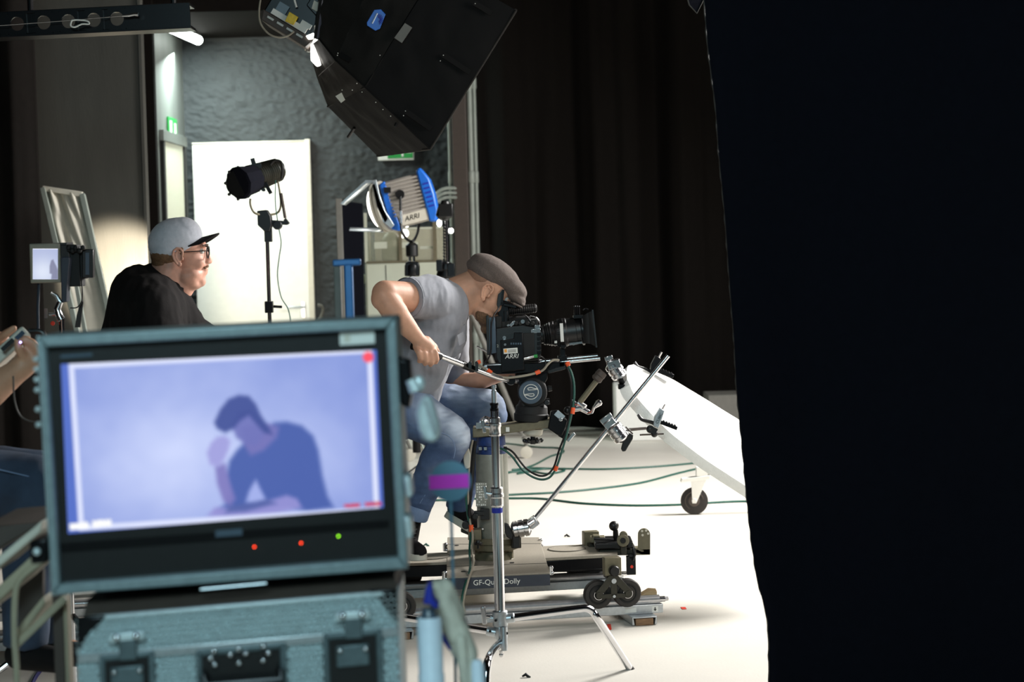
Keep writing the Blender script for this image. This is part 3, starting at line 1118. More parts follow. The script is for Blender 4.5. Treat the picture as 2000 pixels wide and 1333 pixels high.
b.tubep([ep(13, -5), ep(3, -4), ep(-5, -3.5)], .7, 6)
b.tubep([ep(-5, -3.5), ep(-6, -7), ep(0, -8.5), ep(7, -6.5), ep(12, -6.5)], .7, 6, smooth=4)
b.tubep([ep(-13, 5), ep(-3, 4), ep(5, 3.5)], .7, 6)
b.tubep([ep(5, 3.5), ep(6, 7), ep(0, 8.5), ep(-7, 6.5), ep(-12, 6.5)], .7, 6, smooth=4)
b.build('emblem', K['paper'], cv)
b = MB().prismp([(1006, 732), (1070, 726), (1069, 741), (1062, 752), (1058, 768), (1064, 780), (1016, 780), (1014, 752), (1008, 744)], YH - .045, YH + .06)
b.build('head_frame', K['black_metal'], FH, bevel=.003)
b = MB().lathep((1062, 786, YH - .03), (1074, 784, YH - .03), [(0, 5), (.3, 7), (1, 6)], 14)
b.discp(1068, 787, YH - .05, 5, .02)
b.build('drag_knob', K['black'], FH)
b = MB().lathep((1068, 760, YH - .03), (1078, 759, YH - .03), [(0, 4), (.3, 6), (1, 5)], 14)
b.build('drag_knob', K['black'], FH)
# pan bar : tube, grip and clamp
pb = MB().tubep([(924, 721, 7.86), (958, 734, 7.9), (985, 742, 7.95), (1000, 744, 7.99), (1012, 744, 8.0)], 4.6, 14, smooth=5).build('pan_bar', K['steel'], FH)
MB().discp(998, 744, 7.96, 9, .05).build('bar_rosette', K['black_metal'], FH)
b = MB().tubep([(902, 712, 7.83), (925, 722, 7.86)], [7.5, 7], 14)
b.ballp(918, 709, 7.83, 3)
b.ballp(931, 709, 7.85, 3)
b.boxp(915, 708, 921, 720, 7.82, 7.85)
b.boxp(928, 710, 934, 726, 7.83, 7.87)
b.build('bar_clamp', K['black'], pb)
MB().tubep([(860, 697, 7.74), (903, 713, 7.83)], [7, 6.6], 16).build('bar_sleeve', K['steel'], pb)
MB().tubep([(806, 676, 7.66), (858, 696, 7.74), (862, 697.5, 7.75)], [8, 8.5, 7.5], 16).build('bar_grip', K['black'], pb)
# ------------------------------------------------------------------ film camera on the head
YM = 8.05
CAMT = thing('film_camera', 'black digital film camera with long lens and matte box on the fluid head', 'camera', W(1020, 728, YM))
UP = (0, 0, 1)


def tb_(name, mt, par=CAMT, bevel=.003):
    return lambda b: b.build(name, mt, par, bevel=bevel)


# camera is tilted up by about three degrees: use a local pixel frame turned about (1030,690)
TA = math.radians(-2.6)


def T(x, y):
    dx, dy = x - 1030, y - 690
    return (1030 + dx * math.cos(TA) - dy * math.sin(TA), 690 + dx * math.sin(TA) + dy * math.cos(TA))


def pr(pts, Y0, Y1, tilt=False):
    return MB().prismp([T(*p) if tilt else p for p in pts], Y0, Y1)


# sliding base plate and rods
pr([(950, 714), (1104, 707), (1104, 721), (1072, 728), (956, 732)], YM - .05, YM + .07).build('base_plate', K['black_metal'], CAMT, bevel=.003)
for k, dY in enumerate((-.03, .05)):
    MB().tubep([(948, 722 - k * 4, YM + dY), (1172 - k * 5, 700 - k * 5, YM + dY)], 4.2, 12).build('support_rod', K['steel'], CAMT)
MB().tubep([(945, 716, YM - .04), (982, 713, YM - .04)], 4.5, 12).build('rod_clamp', K['alu'], CAMT)
b = MB().boxp(1092, 708, 1103, 721, YM - .05, YM + .06)
b.barp((1070, 726, YM - .03), (1104, 717, YM - .03), 30, 7)
b.build('plate_tail', K['black'], CAMT, bevel=.002)
# body
body = pr([(968, 641), (1020, 634), (1052, 640), (1057, 650), (1057, 697), (1052, 705), (1024, 708), (975, 712), (968, 700)], YM - .055, YM + .075).build('body', K['black'], CAMT, bevel=.005)
sb = pr([(977, 665), (1003, 662), (1004, 650), (1021, 650), (1024, 723), (979, 727)], YM - .078, YM - .05).build('side_module', K['black_metal'], CAMT, bevel=.003)
pr([(1016, 652), (1043, 650), (1044, 696), (1018, 698)], YM - .064, YM - .05).build('side_panel', K['black_matte'], CAMT, bevel=.002)
b = MB()
for i in range(5):
    b.boxp(1049, 650 + i * 9, 1057, 656 + i * 9, YM - .062, YM - .05)
b.build('cooling_fin', K['black_metal'], CAMT, bevel=.001)
# lettering
yy = YM - .0788
ctr = W(987, 697, yy)
r_ = (W(1010, 695.6, yy) - W(985, 697, yy))
text('ARRI', 'lettering', K['paper'], sb, W(986, 697.5, yy), r_, UP, .0245, shear=.3)
MB().boxp(983.5, 680.5, 1011, 691, yy - .0004, yy, rot=3).build('property_label', K['paper'], sb)
MB().boxp(985, 682.5, 990, 689, yy - .0009, yy - .0003, rot=3).build('label_mark', K['amber'], sb)
b = MB()
for k in range(3):
    b.boxp(992, 683.2 + 2.2 * k - .1 * k, 1008, 684.1 + 2.2 * k, yy - .0008, yy - .0003, rot=3)
b.build('label_lines', K['grey_paint'], sb)['kind'] = 'stuff'
b = MB()
b.discp(985, 660, YM - .06, 3.6, .01)
b.discp(986.5, 673.5, YM - .081, 2.4, .005)
b.discp(1021, 628.5, YM - .06, 4.2, .02)
b.build('body_screw', K['steel'], CAMT)
text('2', 'lettering', K['off_white'], body, W(970, 676.5, YM - .0556), r_, UP, .016)
b = MB()
for i in range(5):
    b.boxp(997 + i * 4.6, 670, 1000 + i * 4.6, 673.5, YM - .081, YM - .0775, rot=2)
b.build('display_mark', K['screen_grey'], sb)
# battery plate at the back
bt = pr([(950, 621), (967, 619), (970, 690), (953, 693)], YM - .06, YM + .06).build('battery', K['screen_grey'], CAMT, bevel=.003)
b = pr([(949, 617), (955, 616), (956, 694), (951, 694)], YM - .063, YM + .062)
b.build('battery_plate', K['black'], CAMT, bevel=.002)
MB().boxp(958, 625, 959, 690, YM - .0625, YM - .058).build('battery_groove', K['black'], bt)
b = MB().boxp(966, 640, 976, 705, YM - .05, YM + .05)
b.boxp(968, 618, 980, 650, YM - .045, YM + .03)
b.build('rear_block', K['black_matte'], CAMT, bevel=.003)
# top: bracket, handle
b = pr([(972, 594), (992, 590), (995, 612), (993, 640), (980, 643), (972, 612)], YM - .03, YM + .02)
b.boxp(984, 607, 992, 640, YM - .045, YM - .02)
b.build('handle_bracket', K['black_metal'], CAMT, bevel=.003)
prof = []
for i in range(27):
    t = i / 26
    prof.append((t, 8.2 + (.9 if i % 2 else 0)))
prof = [(0, 6)] + [(.02 + .93 * t, r) for t, r in prof] + [(.97, 7.6), (1, 4)]
MB().lathep((992, 607, YM), (1049, 602, YM), prof, 20).build('top_handle', K['black'], CAMT)
b = MB().barp((984, 595, YM - .04), (1008, 600, YM - .04), 8, 4)
b.tubep([(976, 588, YM - .04), (990, 592, YM - .04), (1002, 598, YM - .04)], 3.2, 8, smooth=4)
b.discp(979, 592, YM - .05, 5, .03)
b.build('arm_joint', K['black_metal'], CAMT)
# viewfinder monitor seen edge-on
vf = pr([(977, 541), (981, 537.5), (984, 540), (978, 598), (972, 602), (970, 595)], YM - .05, YM + .06).build('monitor_edge', K['black'], CAMT, bevel=.002)
b = MB().barp((983, 566, YM - .055), (980, 592, YM - .055), 4, 5)
b.build('monitor_strap', K['black_metal'], vf)
# eyepiece tube toward the operator's eye
MB().lathep((978, 606, YM + .03), (966, 600, YM + .07), [(0, 9), (.5, 9), (.6, 11), (1, 10)], 18).build('eyepiece', K['black'], CAMT)
# small things on the top of the body
b = MB()
b.barp((996, 637, YM - .05), (1006, 628, YM - .05), 6, 6)
b.barp((991, 638, YM - .045), (995, 634, YM - .045), 6, 5)
b.boxp(1037, 643, 1056, 651, YM - .06, YM - .045, rot=2)
b.boxp(1044, 635, 1055, 646, YM - .055, YM - .03)
b.build('connector', K['steel'], CAMT, bevel=.001)
b = MB().boxp(980, 626, 1050, 640, YM - .045, YM + .05, rot=2)
b.boxp(994, 620, 1036, 630, YM - .03, YM + .04)
for x in (1008, 1016, 1030, 1040):
    b.discp(x, 632, YM - .06, 4, .03, 12)
b.build('top_plate', K['black_matte'], CAMT, bevel=.002)
for (pts, r, n_, mt) in (
        ([(996, 624, YM - .05), (1010, 617, YM - .06), (1024, 616, YM - .06), (1030, 620, YM - .05), (1036, 628, YM - .05)], 1.6, 'coiled_cable', 'black_metal'),
        ([(1036, 617, YM - .05), (1046, 620, YM - .055), (1053, 628, YM - .05), (1055, 638, YM - .05)], 1.3, 'thin_cable', 'steel'),
        ([(975, 600, YM - .04), (960, 630, YM - .07), (958, 690, YM - .07), (945, 712, YM - .06), (938, 730, YM - .05)], 1.6, 'rear_cable', 'black'),
        ([(1024, 701, YM - .08), (1040, 698, YM - .09), (1054, 696, YM - .09), (1064, 703, YM - .08), (1066, 713, YM - .08), (1061, 720, YM - .08)], 1.6, 'power_cable', 'black')):
    MB().tubep(pts, r, 8, smooth=6).build(n_, K[mt], CAMT)
b = MB().tubep([(1024, 701, YM - .082), (1043, 696.5, YM - .088)], [4, 3.6], 12)
b.tubep([(1030, 699.5, YM - .085), (1034, 698.5, YM - .085)], 4.4, 12)
b.build('plug', K['steel'], CAMT)
MB().tubep([(1043, 696.5, YM - .088), (1050, 695.5, YM - .09)], 3.4, 10).build('plug_collar', K['green_sign'], CAMT)
# lens
a0, a1 = (1056, 655.5, YM), (1142, 644.5, YM)
lp = [(0, 16), (.04, 16), (.05, 19), (.09, 20), (.10, 18), (.12, 21), (.14, 19.5), (.17, 22.5), (.19, 21), (.22, 24), (.24, 22.5), (.30, 25), (.32, 23.5), (.36, 25.5), (.46, 26.5), (.47, 27.5), (.58, 27.8), (.60, 26.5), (.80, 26.5), (.81, 25.5), (1, 26)]
ln = MB().lathep(a0, a1, lp, 40).build('lens', K['black'], CAMT)
MB().lathep((1093.5, 650.8, YM), (1101, 649.8, YM), [(0, 27.5), (.05, 28.2), (.95, 28.2), (1, 27.5)], 40).build('focus_ring', K['black_metal'], ln)
b = MB()
zz = YM - 28.4 * M(YM)
b.boxp(1094.2, 632, 1100.5, 668, zz - .001, zz + .008, rot=2)
b.build('marker_tape', K['paper'], ln)
b = MB().boxp(1083, 666, 1088, 671, YM - .042, YM - .03)
b.build('lens_tag', K['paper'], ln)
b = MB()
for k in range(44):
    a = 2 * math.pi * k / 44
    c = W(1090.5, 651.2, YM)
    e = Vector((0, math.cos(a), math.sin(a)))
    b.obox(c + e * 26.6 * M(YM), Vector((.006, 0, 0)), e * .0015, Vector((0, -math.sin(a), math.cos(a))) * .0012)
b.build('gear_ring', K['black_matte'], ln)
# support under the lens
b = MB().boxp(1094, 676, 1104, 704, YM - .01, YM + .01)
b.discp(1100, 676, YM - .03, 6, .05)
b.boxp(1090, 697, 1108, 706, YM - .045, YM + .065, rot=4)
b.build('lens_support', K['black_metal'], CAMT, bevel=.002)
# matte box: hollow flared hood
f0 = [(1138, 616), (1138, 671)]
f1 = [(1158, 607), (1165, 677)]


def rect_ring(xt, yt, xb, yb, half):
    return [W(xt, yt, YM - half), W(xb, yb, YM - half), W(xb, yb, YM + half), W(xt, yt, YM + half)]


b = MB()
b.rings([rect_ring(1138, 617, 1139, 671, .058), rect_ring(1149, 611, 1152, 672, .062), rect_ring(1157.5, 607, 1165, 677.5, .08)], False, False)
mb = b.build('matte_box', K['black_matte'], CAMT, smooth=20)
mb.modifiers.new('t', 'SOLIDIFY').thickness = .003
b = MB()
for (xa, ya, xb, yb, s) in ((1157.5, 607, 1165, 677.5, -.08), (1157.5, 607, 1165, 677.5, .08)):
    b.bar(W(xa, ya, YM + s), W(xb, yb, YM + s), .006, .006)
b.bar(W(1157.5, 607, YM - .08), W(1157.5, 607, YM + .08), .006, .006)
b.bar(W(1165, 677.5, YM - .08), W(1165, 677.5, YM + .08), .006, .006)
b.build('hood_rim', K['black'], mb)
MB().lathep((1134, 645.6, YM), (1140, 644.8, YM), [(0, 26.5), (.2, 29.5), (.8, 29.5), (1, 27)], 36).build('filter_ring', K['black_metal'], CAMT)
b = MB().boxp(1120, 617, 1140, 622, YM - .04, YM + .03, rot=3)
for i in range(3):
    b.tubep([(1123 + i * 4, 615, YM - .03), (1122.5 + i * 4, 599, YM - .03)], [2, 1.8], 8)
    b.ballp(1122.5 + i * 4, 599.5, YM - .03, 2.2, seg=10, rg=8)
b.boxp(1121, 606, 1133, 618, YM - .028, YM - .01)
b.tubep([(1139, 607, YM - .03), (1143, 604, YM - .03), (1149, 606, YM - .03)], 2.2, 8, smooth=4)
b.build('rod_bracket', K['black_metal'], CAMT)
b = MB().boxp(1112, 669, 1137, 673, YM - .035, YM + .035, rot=6)
b.discp(1120, 672, YM - .04, 3, .02)
b.build('filter_clamp', K['steel'], CAMT)

# thin rod (antenna) behind the camera's back
MB().tubep([(931, 677, YM + .02), (962, 694, YM + .02)], 1.8, 8).build('rear_rod', K['steel'], CAMT)

# cables running from the camera
c1 = cable('camera_cable', 'grey braided cable looping below the camera with orange tape marks', [(1092, 704, YM - .08), (1080, 704, YM - .09), (1070, 712, YM - .1), (1062, 722, YM - .1), (1050, 728, YM - .1), (1020, 735, YM - .11), (985, 738, YM - .11), (958, 728, YM - .1), (940, 716, YM - .08), (930, 712, YM - .06)], 2.4, K['grey_cable'])
MB().tubep([(1046, 729.5, YM - .1), (1055, 725.5, YM - .1)], 4.2, 10).build('tape_mark', K['orange'], c1)
MB().tubep([(952, 723, YM - .1), (960, 729, YM - .1)], 4.2, 10).build('tape_mark', K['orange'], c1)
MB().boxp(932, 704, 939, 711, YM - .08, YM - .07, rot=20).build('tape_flag', K['orange'], c1)
c2 = cable('camera_cable', 'dark green double cable looping from the camera rods down to the column', [(1108, 712, YM - .04), (1116, 728, YM - .05), (1121, 750, YM - .06), (1121, 780, YM - .07), (1116, 810, YM - .08), (1108, 845, YM - .1), (1098, 880, YM - .12), (1086, 915, YM - .13), (1072, 934, YM - .13), (1050, 936, YM - .13), (1022, 920, YM - .12), (1000, 892, YM - .11), (982, 878, YM - .1), (970, 876, YM - .08)], 2.2, K['green_cable'])
MB().tubep([(1111, 715, YM - .045), (1107, 709, YM - .04)], 4.6, 10).build('tape_mark', K['orange'], c2)
MB().tubep([(1119.5, 797, YM - .075), (1118, 809, YM - .08)], 4.2, 10).build('tape_mark', K['orange'], c2)
MB().tubep([(1087.5, 911, YM - .13), (1084, 920, YM - .13)], 4.2, 10).build('tape_mark', K['orange'], c2)
MB().tubep([(1106, 714, YM - .04), (1112, 730, YM - .05), (1116, 750, YM - .06), (1116, 780, YM - .07), (1112, 812, YM - .08), (1104, 848, YM - .1), (1092, 880, YM - .12), (1082, 912, YM - .13), (1068, 928, YM - .13), (1050, 929, YM - .13), (1026, 914, YM - .12), (1002, 884, YM - .11), (984, 874, YM - .1)], 2.0, 8, smooth=6).build('second_strand', K['black'], c2)
# ------------------------------------------------------------------ C-stand in front of the dolly
YT = 6.6
CS = thing('c_stand', 'chrome C-stand with bent turtle legs standing in front of the dolly', 'light stand', (W(975, 1220, YT).x, YT, 0))
MAST = []


def mx(y):
    return 964.2 + (y - 752) * (976.5 - 964.2) / (1200 - 752)


def mst(name, y0, y1, prof, mt='chrome', seg=28):
    return MB().lathep((mx(y0), y0, YT), (mx(y1), y1, YT), prof, seg).build(name, K[mt], CS)


mst('spigot', 752, 790, [(0, 3.2), (.03, 5), (.16, 5), (.2, 3.4), (.26, 3.4), (.3, 5), (1, 5)], 'alu')
mst('spigot_collar', 787, 804, [(0, 6.5), (.05, 8.4), (.3, 8.4), (.35, 7), (.6, 7), (.65, 8.6), (.95, 8.6), (1, 7)], 'black_metal')
mst('top_section', 803, 962, [(0, 8), (1, 8)])
c1_ = mst('riser_collar', 815, 852, [(0, 9), (.05, 11), (.3, 11), (.34, 12.5), (.5, 12.5), (.55, 11.2), (.9, 11.2), (.92, 12), (1, 11)], 'steel')
c2_ = mst('riser_collar', 952, 990, [(0, 11), (.05, 12.5), (.3, 12.5), (.34, 14), (.5, 14), (.55, 12.6), (.9, 12.6), (.92, 13.4), (1, 12)], 'steel')
mst('middle_section', 985, 1200, [(0, 10.3), (1, 10.3)])
mst('tape_mark', 992, 1002, [(0, 10.7), (1, 10.7)], 'blue_tape')
for (par, y, dx) in ((c1_, 836, -1), (c2_, 966, -1)):
    x = mx(y)
    b = MB().tubep([(x - 8, y, YT - .01), (x - 22, y - 2, YT - .01)], 3.4, 10)
    b.barp((x - 24, y - 16, YT - .01), (x - 20, y + 10, YT - .01), 6, 7)
    b.build('riser_knob', K['steel'], par, bevel=.002)
# base castings
hub = MB().lathep((976, 1193, YT), (977.5, 1224, YT), [(0, 13), (.06, 15), (.94, 15), (1, 13)], 28)
hub.lathep((1005, 1207, YT), (988, 1209, YT), [(0, 8), (.1, 9.5), (1, 9.5)], 18)
hub.lathep((955, 1209, YT), (970, 1209, YT), [(0, 6), (1, 8)], 16)
hub = hub.build('upper_hub', K['alu'], CS)
b = MB().barp((943, 1186, YT - .02), (947, 1220, YT - .02), 8, 9)
b.tubep([(945, 1204, YT - .01), (962, 1207, YT)], 4.5, 12)
b.build('locking_knob', K['steel'], hub, bevel=.002)
hub2 = MB().lathep((977.5, 1222, YT), (979, 1250, YT), [(0, 12), (.1, 13.5), (.9, 13), (1, 11)], 28)
hub2.lathep((950, 1233, YT), (968, 1236, YT), [(0, 8), (.2, 9), (1, 9)], 18)
hub2.lathep((983, 1226, YT - .02), (985, 1272, YT - .03), [(0, 7), (.8, 7), (1, 6)], 14)
hub2 = hub2.build('lower_hub', K['alu'], CS)
b = MB().tubep([(979, 1272, YT - .03), (979, 1284, YT - .03)], [4, 3], 10)
b.ballp(979, 1280, YT - .03, 4.6, seg=10, rg=8)
b.build('base_pin', K['steel'], hub2)
for (x, y) in ((968, 1213), (1000, 1207), (957, 1234), (990, 1238)):
    MB().discp(x, y, YT - .028, 2.6, .006, 12).build('set_screw', K['black_metal'], hub if y < 1220 else hub2)
leg1 = MB().tubep([(996, 1208, YT), (1060, 1199, YT + .03), (1128, 1190, YT + .06), (1146, 1189, YT + .068), (1158, 1196, YT + .074), (1168, 1211, YT + .08), (1195, 1252, YT + .17), (1232, 1310, YT + .28)], 7.6, 16, smooth=5).build('leg', K['chrome'], CS)
f = onz(1237, 1312, 0.004)
MB().tube([W(1229, 1306, YT + .27), W(1235, 1313, YT + .285)], [8.2 * M(YT), 8.2 * M(YT)], 16).build('foot_cap', K['rubber'], leg1)
lg2 = MB().tubep([(962, 1234, YT), (900, 1224, YT + .08), (800, 1208, YT + .2), (768, 1206, YT + .24), (752, 1218, YT + .26), (700, 1290, YT + .33)], 7.6, 16, smooth=5).build('leg', K['chrome'], CS)
lg3 = MB().tubep([(978, 1256, YT), (966, 1268, YT - .12), (956, 1284, YT - .24), (951, 1302, YT - .29), (949, 1330, YT - .31), (945, 1412, YT - .36)], 7.8, 16, smooth=5).build('leg', K['chrome'], CS)

# ------------------------------------------------------------------ grip arm rod from the dolly with knuckles and clamps
YG = 7.86


def grip_knuckle(par, x, y, Y, ang, r, t_ang=None, mt='steel'):
    """disc stack seen side-on; ang = direction of its axis in the picture (deg, 0 right, 90 up)"""
    a = math.radians(ang)
    ux, uy = math.cos(a), -math.sin(a)
    L = r * 1.15
    prof = [(0, r * .55), (.06, r * .8), (.12, r * .98), (.3, r), (.33, r * .86), (.36, r * .86), (.38, r), (.6, r), (.62, r * .86), (.65, r * .86), (.68, r), (.86, r * .98), (.93, r * .8), (1, r * .5)]
    return MB().lathep((x - ux * L, y - uy * L, Y), (x + ux * L, y + uy * L, Y), prof, 28).build('knuckle_discs', K[mt], par)


def t_handle(par, x, y, Y, ax, ay, length, w, mt='steel', th=6):
    """T handle : stem from (x,y) along (ax,ay), cross bar at its end"""
    l = math.hypot(ax, ay)
    ux, uy = ax / l, ay / l
    b = MB().tubep([(x, y, Y), (x + ax, y + ay, Y)], 3, 10)
    ex, ey = x + ax, y + ay
    b.barp((ex - uy * length / 2, ey + ux * length / 2, Y), (ex + uy * length / 2, ey - ux * length / 2, Y), th, w)
    return b.build('t_handle', K[mt], par, bevel=.002)


AR = thing('grip_arm', 'long steel grip arm rod rising from the dolly base to the white board', 'grip arm', W(1015, 1060, YG))
MB().tubep([(1036, 1024, YG), (1305, 695, YG + .0)], 4.4, 14).build('rod', K['steel'], AR)
kn = grip_knuckle(AR, 1018, 1033, YG, 10, 17)
b = MB().tubep([(1026, 1030, YG - .01), (1044, 1018, YG - .01)], [9, 7], 14)
b.boxp(1032, 1012, 1050, 1032, YG - .02, YG + .02, rot=35)
b.build('rod_socket', K['steel'], AR, bevel=.002)
b = MB().prismp([(985, 1023), (993, 1026), (1003, 1044), (1000, 1056), (990, 1050), (986, 1040)], YG - .015, YG + .02)
b.boxp(1001, 1040, 1015, 1072, YG - .015, YG + .03)
b.build('base_handle', K['black'], AR, bevel=.003)
# second knuckle half-way, holds the toothed clamp at the board's lower edge
k2 = grip_knuckle(AR, 1207, 846, YG - .02, -52, 17)
b = MB().boxp(1183, 820, 1207, 846, YG - .035, YG + .02, rot=38)
b.build('rod_socket', K['steel'], AR, bevel=.003)
t_handle(AR, 1191, 827, YG - .02, -7, -9, 26, 10)
b = MB().prismp([(1213, 878), (1218, 858), (1230, 847), (1237, 850), (1236, 858), (1222, 882), (1216, 883)], YG - .03, YG - .01)
b.build('knuckle_lever', K['black'], AR, bevel=.003)
b = MB().tubep([(1222, 842, YG), (1262, 838, YG + .05)], 1.8, 8)
b.tubep([(1225, 838, YG), (1262, 836, YG + .06)], 1.4, 8)
b.tubep([(1222, 834, YG), (1236, 848, YG)], 1.6, 8)
b.tubep([(1250, 850, YG + .05), (1296, 848, YG + .08)], 1.8, 8)
b.build('spring_wire', K['brown'], AR)


def board_clamp(label, cx_, cy_, Y, lettered, flip):
    t = thing('board_clamp', label, 'clamp', W(cx_, cy_, Y), 'clamps holding the white board')

    def q(dx, dy):
        return (cx_ + dx, cy_ + dy)
    b = MB().prismp([q(-8, 8), q(-5, -10), q(4, -27), q(14, -21), q(10, -8), q(2, 14)], Y - .02, Y + .02)
    bd = b.build('clamp_body', K['alu'] if lettered else K['black_metal'], t, bevel=.002)
    if lettered:
        p = W(cx_ - 4.5, cy_ + 6, Y - .0205)
        text('CUBIC', 'lettering', K['black'], bd, W(cx_ - 1.5, cy_ + 4, Y - .0212), W(cx_ + 9, cy_ - 18, Y) - W(cx_ - 1.5, cy_ + 4, Y), W(cx_ - 10, cy_ - 12, Y) - W(cx_, cy_, Y), .0155)
    b = MB().tubep([q(9, -23) + (Y,), q(15, -34) + (Y,)], [2.4, 2.0], 8)
    b.build('clamp_screw', K['steel'], t)
    b = MB()
    # toothed lower and upper jaw
    p0, p1 = q(4, 0), q(38, 13)
    b.barp(p0 + (Y,), p1 + (Y,), 16, 7)
    for i in range(5):
        u = .25 + i * .16
        b.barp((p0[0] + (p1[0] - p0[0]) * u - 1, p0[1] + (p1[1] - p0[1]) * u - 6, Y), (p0[0] + (p1[0] - p0[0]) * u + 2, p0[1] + (p1[1] - p0[1]) * u + 1, Y), 14, 3)
    b.build('jaw', K['black_metal'], t, bevel=.001)
    b = MB().tubep([q(-38, -14) + (Y,), q(-30, -4) + (Y,), q(-10, 2) + (Y,), q(-2, 8) + (Y,)], [3, 3.6, 3.6, 4], 8, smooth=4)
    b.ballp(cx_ - 14, cy_ + 15, Y, 8, seg=12, rg=8)
    b.ballp(cx_ - 6, cy_ + 24, Y, 7, seg=12, rg=8)
    b.barp(q(-18, 12) + (Y,), q(-2, 20) + (Y,), 14, 12)
    b.build('clamp_lever', K['black'], t)
    return t


board_clamp('silver lettered board clamp gripping the lower edge of the white board', 1284, 824, 7.93, True, 0)
board_clamp('black board clamp gripping the upper edge of the white board', 1277, 722, 8.38, False, 0)

# magic arm from the dolly's front to the board's upper-left corner
MA = thing('friction_arm', 'articulated friction arm with crank handle from dolly arm to the board corner', 'grip arm', W(1095, 840, 8.02))
YA = 8.0
b = MB().prismp([(1076, 805), (1088, 803), (1108, 822), (1106, 834), (1098, 852), (1088, 850), (1070, 838)], YA - .03, YA + .04)
b.boxp(1092, 842, 1112, 858, YA - .02, YA + .02, rot=-30)
b.build('super_clamp', K['black_metal'], MA, bevel=.004)
b = MB().barp((1086, 806, YA - .032), (1100, 818, YA - .032), 2, 12)
b.build('clamp_plate', K['alu'], MA)
b = MB().tubep([(1100, 852, YA), (1112, 860, YA)], 4, 10)
b.barp((1108, 862, YA), (1122, 846, YA), 8, 7)
b.discp(1095, 820, YA - .04, 4, .03)
b.build('clamp_key', K['steel'], MA, bevel=.002)
MB().ballp(1109, 802, YA, 8).build('ball_joint', K['black'], MA)
b = MB().tubep([(1112, 801, YA), (1134, 797, YA), (1150, 806, YA)], [6, 6.5, 5], 12)
b.tubep([(1128, 787, YA), (1140, 794, YA), (1136, 803, YA)], [6, 7.5, 5], 12)
b.tubep([(1116, 784, YA), (1126, 790, YA)], 4, 10)
b.build('elbow_joint', K['steel'], MA)
b = MB().tubep([(1133, 786, YA), (1170, 738, YA)], [5.5, 5.5], 14)
b.build('forearm_tube', K['olive'], MA)
b = MB().lathep((1163, 744, YA), (1178, 726, YA), [(0, 8), (.15, 11), (.5, 10), (.55, 11), (.95, 10), (1, 7)], 18)
b.build('end_joint', K['brown'], MA)
b = MB().tubep([(1148, 808, YA - .01), (1156, 806, YA - .02), (1161, 794, YA - .03)], 3, 10)
b.lathep((1160, 797, YA - .03), (1174, 783, YA - .03), [(0, 2.5), (.3, 4.5), (.7, 7), (.92, 5.5), (1, 2)], 16)
b.build('crank_handle', K['steel'], MA)
grip_knuckle(MA, 1203, 724, 8.02, -55, 16)
b = MB().boxp(1186, 704, 1212, 722, 7.99, 8.05, rot=12)
b.build('knuckle_block', K['steel'], MA, bevel=.003)
t_handle(MA, 1192, 708, 8.0, -3, -8, 16, 9)
b = MB().tubep([(1210, 738, 8.03), (1218, 756, 8.05)], 6, 12)
b.boxp(1208, 752, 1222, 761, 8.02, 8.07)
b.build('pin_end', K['black_metal'], MA, bevel=.002)

# ------------------------------------------------------------------ white bounce board (thick foam, rounded corner), tilted to the light
near = [(1230, 752), (1240, 772), (1277, 814), (1309, 846), (1345, 874), (1380, 900), (1418, 925), (1455, 949), (1500, 978), (1560, 1010)]
far = [(1246, 714), (1262, 719), (1286, 729), (1313, 741), (1345, 760), (1380, 781), (1415, 803), (1450, 824), (1500, 852), (1560, 886)]
nb = [W(x, y, 7.98 + .005 * i) for i, (x, y) in enumerate(near)]
fb = [W(x, y, 8.42 + .005 * i) for i, (x, y) in enumerate(far)]
nc, fc = catmull(nb, 4), catmull(fb, 4)
b = MB()
rows = 10
end_n, end_f = nc[0], fc[0]
out_v = ((nc[0] - nc[1]).normalized() + (fc[0] - fc[1]).normalized()).normalized()
nc = [end_n.lerp(end_f, .30) + out_v * .034, end_n.lerp(end_f, .12) + out_v * .020] + nc
fc = [end_n.lerp(end_f, .70) + out_v * .034, end_n.lerp(end_f, .88) + out_v * .020] + fc
vs = [[nc[i].lerp(fc[i], j / rows) + Vector((0, 0, .012 * math.sin(math.pi * j / rows))) for j in range(rows + 1)] for i in range(len(nc))]
b.add([p for r in vs for p in r], [(i * (rows + 1) + j, i * (rows + 1) + j + 1, (i + 1) * (rows + 1) + j + 1, (i + 1) * (rows + 1) + j) for i in range(len(vs) - 1) for j in range(rows)])
bd = b.build('bounce_board', K['foam'], smooth=50)
s = bd.modifiers.new('thick', 'SOLIDIFY')
s.thickness = .045
s.offset = -1
bv = bd.modifiers.new('round', 'BEVEL')
bv.width = .006
bv.segments = 2
bv.limit_method = 'ANGLE'
tag(bd, 'big thick white foam bounce board clamped at a slant above the floor', 'board')

# ------------------------------------------------------------------ white set block far behind, rolling base under the board
b = MB()
p0, p1 = W(1204, 845, 14.7), W(1296, 845, 14.7)
b.box((p0.x, 14.7, 0), (p1.x, 15.1, W(1204, 754, 14.7).z))
o = b.build('set_block', K['foam'], bevel=.008)
tag(o, 'plain white block standing on the floor far behind the white bounce board', 'block')

